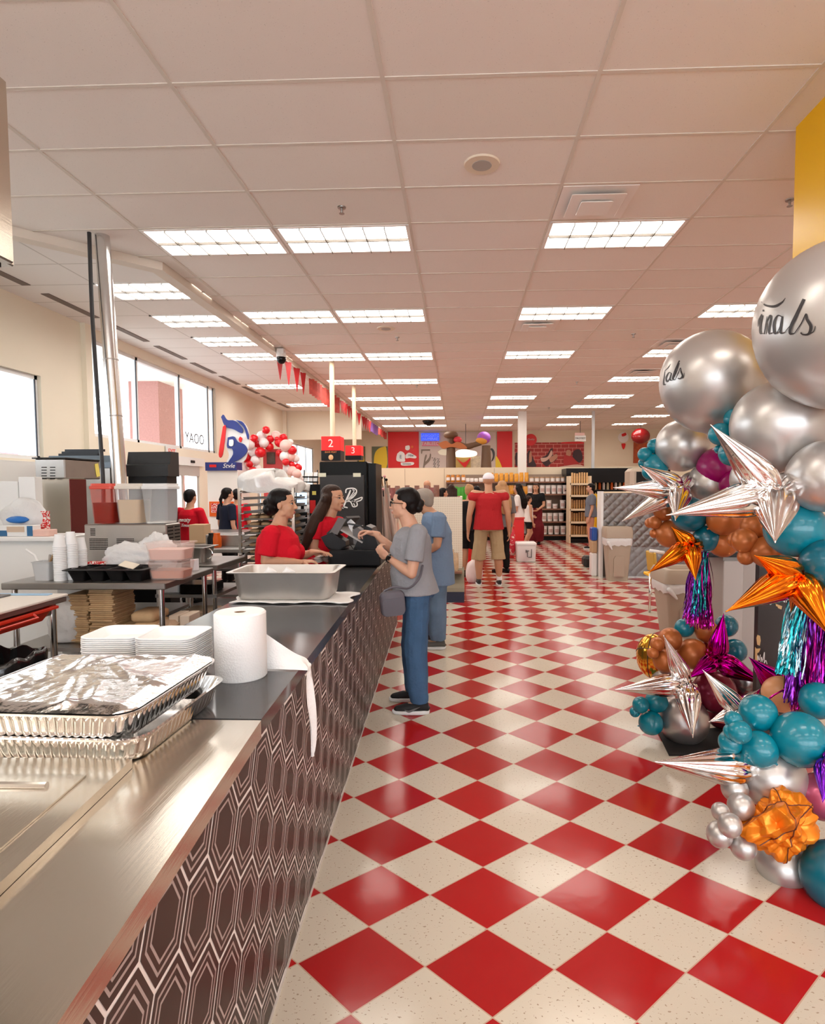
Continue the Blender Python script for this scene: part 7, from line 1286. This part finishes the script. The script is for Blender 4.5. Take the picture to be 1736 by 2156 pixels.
    # ---- face
    if detail:
        for s_ in (-1, 1):
            mb = MB(); he(mb, .292, s_ * .125, .022, .050, .062, .030, 14, 10); e_ = mb.build('eye', m_eye, t, smooth=True)
            mb = MB(); he(mb, .330, s_ * .128, .022, .022, .034, .029, 12, 8); mb.build('iris', m_iris, e_, smooth=True)
            mb = MB(); mb.tube([hp(.318, s_ * .05, .105), hp(.322, s_ * .12, .125), hp(.275, s_ * .21, .10)], [.011 * HH, .016 * HH, .008 * HH], 8); mb.build('eyebrow', HR[hair], t, smooth=True)
            mb = MB(); mb.tube([hp(.318, s_ * .065, .030), hp(.345, s_ * .125, .062), hp(.295, s_ * .205, .03)], .009 * HH, 6); mb.build('eyelash', m_iris, t, smooth=True)
        mb = MB(); he(mb, .355, 0, -.248, .034, .088, .020, 14, 8); he(mb, .345, 0, -.288, .034, .075, .023, 14, 8); remeshed(mb, 'lips', m_lip, t, .003, 1)
    # ---- hair
    mb = MB(); mb2 = None
    if style != 'none':
        q_ = .03 if style in ('bun', 'bun2', 'long') else 0; he(mb, -.12 - q_, 0, .155, .405, .350, .385, 24, 16); he(mb, -.02 - q_, 0, .27, .33, .29, .26, 20, 14); he(mb, -.26, 0, -.02, .25, .30, .33, 20, 14)
        for s_ in (-1, 1): he(mb, -.06, s_ * .25, .14, .20, .085, .17) if style not in ('bun', 'bun2') else he(mb, -.05, s_ * .235, .20, .235, .10, .155)
        if style == 'bun': he(mb, -.52, 0, .02, .15, .15, .15); he(mb, -.48, .03, -.14, .14, .16, .15); he(mb, -.40, 0, -.08, .16, .15, .14)
        if style == 'bun2': he(mb, -.56, 0, .06, .13, .15, .13); he(mb, -.50, 0, -.16, .20, .20, .20); he(mb, -.42, 0, -.05, .18, .20, .18)
        if style == 'topbun': he(mb, -.30, 0, .42, .17, .17, .15)
        if style == 'long':
            dr = [hp(-.22, 0, .0), hp(-.42, 0, -.45), P['neckb'] - f * .12 * k - u * .08, P['chest'] - f * .165 * k * depth - u * .02 * k, P['waist'].lerp(P['chest'], .35) - f * .17 * k * depth]
            for s_, w_ in ((0, .085), (.6, .07), (-.6, .07), (1.1, .045), (-1.1, .045)):
                q = [p + l * (s_ * .085 * k * (1 if i < 3 else .9)) + f * (.03 * abs(s_) * k) for i, p in enumerate(dr)]
                for a_, c_ in zip(q, q[1:]): mb.cap(a_, w_ * k * .9, c_, w_ * k * (.85 if a_ is not q[-2] else .45))
            for s_ in (1, -1): mb.cap(hp(-.02, s_ * .29, .05), .06 * HH, hp(-.10, s_ * .33, -.35), .07 * HH); mb.cap(hp(-.10, s_ * .33, -.35), .07 * HH, P['neckb'] + l * s_ * .085 * k - u * .04 - f * .02, .028); mb.cap(P['neckb'] + l * s_ * .085 * k - u * .04 - f * .02, .028, P['chest'] + l * s_ * .09 * k + f * .10 * k * depth, .014)
        for (p_, r_), (q_, s_) in zip(hairpath, hairpath[1:]): mb.cap(p_, r_, q_, s_)
        if style == 'pony': mb.cap(hp(-.42, 0, .12), .10 * HH, hp(-.60, 0, -.35), .13 * HH); mb.cap(hp(-.60, 0, -.35), .13 * HH, hp(-.55, 0, -.85), .05 * HH)
        if style == 'bob':
            for s_ in (-1, 0, 1): mb.cap(hp(-.20, s_ * .26, .05), .16 * HH, hp(-.22, s_ * .27, -.55), .13 * HH)
        remeshed(mb, 'hair', HR[hair], t, vox * .9, 2)
    # ---- clothes
    if top:
        mb = MB(); torso(mb, .014 * k)
        hemc = P['pelvis'].lerp(P['waist'], (hem - .535) / (.62 - .535)) if True else 0
        mb2 = MB(); i0 = 0
        secs = [sec(hemc, (.120 * depth * b * k) + .028 * k, (.172 * b * k) + .026 * k), sec(P['waist'], .116 * depth * b * k + .018 * k, .156 * b * k + .016 * k)] + [sec(c, rf * k * b + .014 * k, rl * k * b + .013 * k) for c, rf, rl in tor[4:8]] + [sec(P['neckb'] - u * .004, .062 * k, .076 * k)]
        mb2.loft(secs, 28)
        if bust:
            for s_ in (-1, 1): mb2.ell(P['chest'] + f * (.080 * depth * k * b) + l * (s_ * .06 * k * b) - u * .02, (bust + .014,) * 3, None, 14, 9)
            mb2.ell(P['chest'] + f * (.085 * depth * k * b) - u * .02, (bust * .9, bust * 1.1, bust * .9), Matrix((f, l, u)).transposed(), 14, 9)
        for s_, S in ((1, 'l'), (-1, 'r')):
            sh, el = P['sh' + S], P['el' + S]
            if sleeve > 0:
                e_ = sh.lerp(el, sleeve); mb2.cap(P['neckb'].lerp(sh, .3) - u * .03, .048 * k, sh - u * .003, ar[0] * 1.12 + .012 * k); mb2.cyl(sh - (e_ - sh) * .1, e_, ar[0] * 1.10 + .013 * k, ar[0] * 1.05 + .016 * k, 20)
            elif capsleeve: mb2.cap(P['neckb'].lerp(sh, .3) - u * .03, .05 * k, sh.lerp(el, .14), ar[0] * 1.16 + .020 * k)
            else: mb2.cap(P['neckb'].lerp(sh, .3) - u * .03, .045 * k, P['neckb'].lerp(sh, .78) - u * .012, .05 * k)
        o = remeshed(mb2, top, topm, t, vox * 1.05, 3, wr=.003)
    if bot:
        nm, m_ = bot; mb = MB(); mb.loft([sec(c, rf * k * b + .010 * k, rl * k * b + .008 * k) for c, rf, rl in tor[0:4]], 24)
        for s_, S in ((1, 'l'), (-1, 'r')):
            hi, kn, an = P['hi' + S], P['kn' + S], P['an' + S]; q = [hi, hi.lerp(kn, .5), kn, kn.lerp(an, .5), an + u * .01]; rr = [lg[0] + .014, lg[0] * .88 + .014, (lg[1] + .020) * legw, (lg[1] + .016) * legw, (lg[2] + .024) * legw]
            n_ = pants * 4
            for i in range(4):
                if n_ <= i: break
                fr = min(1, n_ - i); mb.cap(q[i], rr[i], q[i].lerp(q[i + 1], fr * .97), rr[i] + (rr[i + 1] - rr[i]) * fr) if fr == 1 and i < 3 else mb.cyl(q[i] - (q[i + 1] - q[i]) * .04, q[i].lerp(q[i + 1], fr), rr[i], rr[i] + (rr[i + 1] - rr[i]) * fr + (.012 if pants < 1 else 0), 20)
        remeshed(mb, nm, m_, t, vox * 1.05, 3, wr=.004)
    if shoes:
        nm, m_, acc = shoes
        for S in 'lr':
            an = P['an' + S]; g = V((an.x, an.y, 0)); ff = f; mb = MB(); zo = an.z - .048 * H
            g.z = zo
            mb.loft([(g - ff * .07 * k + u * .05, ff * .012, l * .012), (g - ff * .068 * k + u * .05, u * .030, l * .030), (g - ff * .02 * k + u * .062, u * .045, l * .038), (g + ff * .05 * k + u * .05, u * .036, l * .041), (g + ff * .12 * k + u * .042, u * .026, l * .042), (g + ff * .17 * k + u * .036, u * .018, l * .030), (g + ff * .185 * k + u * .034, u * .006, l * .010)], 16)
            mb.cap(an - u * .01, .036 * k, an + u * .03, .037 * k); sh_ = remeshed(mb, nm, m_, t, .006, 2)
            mb = MB(); rg = [[g + ff * (.06 * k + math.cos(2 * PI * i / 24) * (.135 * k + e_)) + l * (math.sin(2 * PI * i / 24) * (.043 * k + e_)) + u * z_ for i in range(24)] for z_, e_ in ((.001, -.006), (.008, 0), (.026, .002), (.030, -.004))]; mb.rings(rg); mb.build('sole', acc, sh_, angle=50)
            if sock and S == sock: mb = MB(); mb.cyl(an, an.lerp(P['kn' + S], .28), .040 * k, .045 * k, 18); mb.build('sock', m_sole, t, angle=40)
    if cap:
        mb = MB(); he(mb, -.08, 0, .20, .43, .375, .345, 24, 16); mb.v = [p if (p - hc).dot(uh) > .12 * HH else p - uh * ((p - hc).dot(uh) - .12 * HH) for p in mb.v]; mb.build('cap', cap, t, smooth=True)
        mb = MB(); mb.tube([hp(-.42, y, .16 + .10 * math.cos(y / .16 * PI / 2)) for y in (-.16, -.08, 0, .08, .16)], .012 * HH, 6); mb.build('cap_strap', cap, t)
    return t, P, dict(f=f, l=l, u=u, hp=hp, HH=HH, k=k)
A_ = aty
# the customer at the counter
Yw = 4.16
Wj = dict(pelvis=A_(874, 1238, Yw), waist=A_(866, 1205, Yw), chest=A_(866, 1150, Yw), neckb=A_(868, 1106, Yw), head=A_(849, 1061, Yw), shl=A_(880, 1121, Yw - .17), shr=A_(868, 1119, Yw + .17), ell=A_(866, 1208, Yw - .22), elr=A_(830, 1160, Yw + .24), wrl=A_(817, 1174, Yw - .06), wrr=A_(790, 1124, Yw + .20),
          hil=A_(880, 1250, Yw - .09), hir=A_(876, 1250, Yw + .09), knl=A_(874, 1362, Yw - .09), knr=A_(868, 1358, Yw + .11), anl=A_(882, 1474, Yw - .08), anr=A_(872, 1458, Yw + .17))
Wj['anl'].z = Wj['anr'].z = .078
tw, Pw, K = person('woman in grey tee and blue jeans paying at the counter, black bun and glasses', (Wj['pelvis'].x, Yw), PI, 1.62, 'light', 'black', 'bun', 'grey_shirt', C_grey, ('jeans', C_jean), ('shoe', mat('black mesh', (.012, .012, .014), .7), m_sole), W=Wj, b=1.0, depth=1.18, bust=.045, vox=.0055, hem=.515, sleeve=.70, legw=1.18, hands={'l': dict(d=(-.75, .15, .62), n=(.1, .75, .55), curl=.9), 'r': dict(d=(-.95, -.05, .18), n=(0.1, -.35, -1), curl=.75, pinch=True)})
hp, HH = K['hp'], K['HH']; mb = MB()
for s_ in (-1, 1):
    pts = [hp(.40, s_ * .13 + .10 * math.cos(a), .01 + .085 * math.sin(a)) for a in [2 * PI * q / 16 for q in range(17)]]; mb.tube(pts, .010 * HH, 6)
    mb.tube([hp(.39, s_ * .23, .04), hp(.20, s_ * .345, .035), hp(-.02, s_ * .345, .02)], .011 * HH, 6)
mb.tube([hp(.40, .04, .03), hp(.41, 0, .04), hp(.40, -.04, .03)], .010 * HH, 6); g_ = mb.build('glasses', m_blk, tw)
w_ = Pw['wrl']; dv = (w_ - Pw['ell']).normalized(); mb = MB(); x_, y_, _ = frame(dv); mb.rings([[w_ - dv * (.025 - o_) + x_ * (r_ * math.cos(2 * PI * q / 24)) + y_ * (r_ * math.sin(2 * PI * q / 24)) for q in range(24)] for o_, r_ in ((0, .029), (.0, .031), (.018, .031), (.018, .029))], False, False); wt = mb.build('watch', m_blk, tw, smooth=True)
mb = MB(); n_ = V((-.15, -.9, .3)).normalized(); M_ = Matrix((dv, n_.cross(dv).normalized(), n_)).transposed(); mb.box(w_ - dv * .016 + n_ * .031, (.036, .030, .010), M_, bev=.003); mb.build('watch_face', m_blkg, wt)
p = A_(826, 1270, Yw - .20); M_ = Matrix.Translation(p) @ Matrix.Rotation(.18, 4, 'Z') @ Matrix.Rotation(-.10, 4, 'Y'); t = thing('belt_bag', 'grey belt bag worn on the hip of the woman in the grey tee', 'bag', p); mb = MB(M_)
mb.rings([[V((q.x, y_, q.y)) for q in rrect((0, 0, 0), .172 + e_, .175 + e_, .04, 5)] for y_, e_ in ((-.040, -.03), (-.030, -.008), (0, 0), (.025, -.006), (.032, -.03))]); mb.build('pouch', mat('grey bag', (.115, .105, .125), .6), t, angle=45)
mb = MB(M_); mb.rings([[V((q.x + .004, y_, q.y - .02)) for q in rrect((0, 0, 0), .145, .12, .03, 5)] for y_ in (-.036, -.046)]); mb.build('front_pocket', mat('grey bag pocket', (.10, .092, .11), .55), t, angle=40)
mb = MB(); mb.tube(catmull([M_ @ V((-.05, 0, .09)), A_(830, 1236, Yw - .2), A_(860, 1238, Yw - .2), A_(882, 1218, Yw - .19), A_(890, 1190, Yw - .15)], 6), .008, 6); mb.build('strap', MATS['grey bag'], t)
p = A_(748, 1105, Yw + .19); mb = MB(Matrix.Translation(p) @ Matrix.Rotation(.15, 4, 'Y')); mb.box((0, 0, 0), (.11, .055, .010), bev=.003); tag(mb.build('phone', m_blkg, loc=p), 'black phone held over the register by the woman in grey', 'phone')
# swoosh-like stripe on near shoe and jean stitching
mb = MB(); yS = Wj['anl'].y - .047; stroke(mb, [(0, 0, .002), (.03, -.012, .008), (.07, .004, .006), (.11, .022, .001)], .005, lambda x, y: V((Wj['anl'].x - .10 + x, yS - .001 + .0 * x, .045 + y)), 6); mb.build('shoe_stripe', m_grey, tw, fix=False)
# two women in red behind the counter
Ye = 4.62
Ej = dict(pelvis=A_(580, 1262, Ye), waist=A_(582, 1215, Ye), chest=A_(586, 1160, Ye), neckb=A_(584, 1104, Ye), head=A_(597, 1062, Ye), shr=A_(570, 1124, Ye - .17), shl=A_(592, 1122, Ye + .17), elr=A_(560, 1182, Ye - .20), ell=A_(622, 1176, Ye + .18), wrr=A_(634, 1184, Ye - .12), wrl=A_(660, 1162, Ye + .06))
te, Pe, K = person('woman in red shirt with a low black bun, behind the deep steel pan', (Ej['pelvis'].x, Ye), 0, 1.62, 'tan', 'black', 'bun2', 'red_shirt', C_red, ('trousers', C_black), ('shoe', m_blk, m_blk), W=Ej, b=1.18, depth=1.22, bust=.07, vox=.0055, hem=.48, sleeve=.80, hs=1.08, hands={'r': dict(d=(1, .1, .1), n=(0, .1, -1), curl=.6), 'l': dict(d=(1, -.1, -.02), n=(0, -.15, -1), curl=.3)})
Yf = 5.25; af = -.42
Fj = dict(pelvis=A_(672, 1225, Yf), waist=A_(676, 1180, Yf), chest=A_(684, 1134, Yf), neckb=A_(689, 1086, Yf), head=A_(703, 1050, Yf), shr=A_(664, 1101, Yf - .15), shl=A_(712, 1101, Yf + .14), elr=A_(660, 1156, Yf - .17), ell=A_(722, 1152, Yf + .18), wrr=A_(690, 1182, Yf - .12), wrl=A_(735, 1180, Yf + .02))
tf_, Pf, K = person('woman in red polo with long brown hair, standing in front of the black cooler', (Fj['pelvis'].x, Yf), af, 1.64, 'tan', 'brown', 'long', 'red_shirt', C_red, ('trousers', C_black), ('shoe', m_blk, m_blk), W=Fj, b=1.05, depth=1.0, bust=.06, vox=.0058, hem=.48, sleeve=.62, hs=1.06, head_yaw=.05, hairpath=[(A_(682, 1062, Yf - .06), .055), (A_(666, 1092, Yf - .16), .058), (A_(652, 1120, Yf - .21), .055), (A_(644, 1142, Yf - .21), .042), (A_(640, 1164, Yf - .20), .02)])
mb = MB(); mb.ell(K['hp'](-.05, -.345, -.14), (.007, .007, .007)); mb.build('earring', m_chrome, tf_, smooth=True)
# man behind the customer
Yb = 5.85
Bj = dict(pelvis=A_(922, 1208, Yb), waist=A_(921, 1170, Yb), chest=A_(920, 1120, Yb), neckb=A_(908, 1076, Yb), head=A_(888, 1054, Yb), shl=A_(925, 1092, Yb - .17), shr=A_(915, 1092, Yb + .17), ell=A_(920, 1148, Yb - .22), elr=A_(900, 1150, Yb + .2), wrl=A_(894, 1165, Yb - .10), wrr=A_(880, 1160, Yb + .15), hil=A_(921, 1222, Yb - .09), hir=A_(921, 1222, Yb + .09), knl=A_(919, 1290, Yb - .09), knr=A_(914, 1290, Yb + .12), anl=A_(922, 1350, Yb - .09), anr=A_(912, 1340, Yb + .18))
Bj['anl'].z = Bj['anr'].z = .08
person('grey-haired man in dusty blue tee and faded jeans behind the woman in grey', (Bj['pelvis'].x, Yb), PI, 1.68, 'olive', 'grey', 'short', 'blue_shirt', C_blue, ('jeans', C_jeanl), ('shoe', mat('grey suede', (.10, .095, .085), .8), m_sole), W=Bj, b=1.05, depth=1.1, vox=.008, hem=.49, sleeve=.72, legw=1.3, detail=False)
# man in the dark red sleeveless shirt, seen from behind
g = atz(1028, 1232, 0); Jm = dict(shl=(-.01, .128, .815), shr=(-.01, -.128, .815), ell=(-.02, .170, .63), elr=(-.02, -.170, .63), wrl=(.02, .180, .475), wrr=(.02, -.185, .475), hil=(0, .06, .52), hir=(0, -.06, .52), knl=(.0, .085, .28), knr=(.0, -.085, .28), anl=(.02, .085, .046), anr=(-.01, -.095, .046))
person('man in dark red sleeveless tee, khaki shorts and white cap, back to camera', (g.x, g.y), PI / 2 + .04, 1.84, 'olive', 'brown', 'none', 'red_tee', C_dred, ('shorts', C_khaki), ('shoe', mat('black shoe', (.015, .015, .015), .6), m_sole), J=Jm, b=1.17, depth=1.15, vox=.008, hem=.500, capsleeve=True, sleeve=0, pants=.60, legw=1.25, cap=cl('white cap', (.80, .76, .80)), detail=False, sock='r')
# shoppers further back
def shopper(label, px, pyf, ang, H, **k):
    g = atz(px, pyf, 0) if pyf > 0 else aty(px, 1100, -pyf); return person(label, (g.x, g.y), ang, H, vox=.010, detail=k.pop('detail', True), **k)
shopper('woman in white tee with long black hair looking left by the red display', 1090, -14.3, PI - .3, 1.70, skin='tan', hair='black', style='long', top='white_tee', topm=C_white, bot=('trousers', C_black), shoes=('shoe', m_blk, m_blk), J=dict(elr=(.0, -.13, .62), wrr=(.12, -.10, .60), ell=(0, .13, .62), wrl=(.13, .08, .60)), sleeve=.7, bust=.05)
shopper('young girl in white tank top and black shorts next to the maroon trousers', 1112, -15.6, .35, 1.38, skin='tan', hair='brown', style='pony', top='tank_top', topm=C_white, bot=('shorts', C_black), shoes=('shoe', m_blk, m_sole), J=dict(knl=(.09, .05, .29), anl=(.0, .055, .10), knr=(-.02, -.05, .28), anr=(-.12, -.05, .05), ell=(.03, .13, .64), wrl=(.13, .10, .60)), sleeve=0, pants=.28)
shopper('woman in black top and wide maroon trousers facing the camera by the shelves', 1127, 1146, -PI / 2 - .25, 1.72, skin='tan', hair='brown', style='bob', top='black_top', topm=C_black, bot=('wide_trousers', C_maroon), shoes=('shoe', m_blk, m_blk), legw=2.0, sleeve=.6, hem=.60, J=dict(ell=(.0, .13, .64), wrl=(.10, .06, .58), elr=(.0, -.13, .64), wrr=(.10, -.06, .58)))
shopper('boy in blue grey tee and peach trousers standing near the pretzel rack', 1243, 1156, PI - .2, 1.70, skin='light', hair='black', style='short', top='grey_tee', topm=C_bgrey, bot=('trousers', C_peach), shoes=('shoe', m_blk, m_sole), sleeve=.75, hem=.49, depth=1.05)
t_, _, _ = shopper('woman with blond bun in black halter beside the man in dark red tee', 988, -10.5, PI / 2 - .5, 1.66, skin='olive', hair='blond', style='topbun', top='halter_top', topm=C_black, bot=('shorts', C_black), shoes=('boot', mat('brown boot', (.06, .03, .02), .6), m_blk), sleeve=0, pants=.45)
shopper('woman with streaked hair and grey top, mostly hidden right of the red tee', 1056, -11.0, PI / 2 + .5, 1.73, skin='olive', hair='blond', style='long', top='grey_top', topm=C_greyt, bot=('trousers', C_black), shoes=('shoe', m_blk, m_blk), sleeve=.9, detail=False)
shopper('bald person in pink check above the pegboard end', 899, -13.5, PI / 2 - .4, 1.78, skin='tan', hair='brown', style='none', top='check_shirt', topm=C_pink, bot=('trousers', C_navy), shoes=('shoe', m_blk, m_blk), detail=False)
shopper('black-haired woman looking right, only her head above the pegboard end', 932, -12.4, .3, 1.60, skin='tan', hair='black', style='bob', top='brown_top', topm=cl('rust cloth', (.30, .13, .09)), bot=('trousers', C_navy), shoes=('shoe', m_blk, m_blk))
shopper('long brown haired person, head just above pegboard beside the green bags', 950, -13.6, PI / 2, 1.68, skin='tan', hair='brown', style='long', top='rust_top', topm=cl('dusty rust', (.36, .16, .12)), bot=('trousers', C_navy), shoes=('shoe', m_blk, m_blk), detail=False)
shopper('dark-haired shopper mostly hidden left of the man with the white cap', 1003, -12.8, PI / 2, 1.64, skin='tan', hair='black', style='bob', top='dark_top', topm=C_black, bot=('trousers', C_maroon), shoes=('shoe', m_blk, m_blk), detail=False)
# kitchen staff at the rear
t_, Pk, K = shopper('kitchen worker in red tee with white back print, facing away', 401, -8.1, PI / 2 - .25, 1.60, skin='tan', hair='black', style='short', top='red_tee', topm=C_red, bot=('trousers', C_black), shoes=('shoe', m_blk, m_blk), sleeve=.7, depth=1.1, J=dict(ell=(.03, .14, .63), wrl=(.14, .10, .60), elr=(.03, -.14, .63), wrr=(.14, -.10, .60)), detail=False)
bk = Pk['chest'] - K['f'] * .165; mb = MB(); text_mb('Lawaty', .085, bk + V((0, 0, .015)), -K['l'], V((0, 0, 1)), .012, mb, shear=.3); text_mb('de Texas', .06, bk + V((0, 0, -.06)), -K['l'], V((0, 0, 1)), .012, mb, shear=.3); mb.build('back_print', m_wlet, t_)
shopper('person in navy shirt with black ponytail in front of the white cabinet', 479, -9.6, PI / 2 - .7, 1.62, skin='light', hair='black', style='pony', top='navy_shirt', topm=C_navy, bot=('trousers', C_black), shoes=('shoe', m_blk, m_blk), sleeve=.75, detail=False)
shopper('red-shirted worker half hidden behind the tray rack', 500, -10.2, PI / 2, 1.60, skin='tan', hair='black', style='short', top='red_tee', topm=C_red, bot=('trousers', C_black), shoes=('shoe', m_blk, m_blk), sleeve=.75, detail=False)
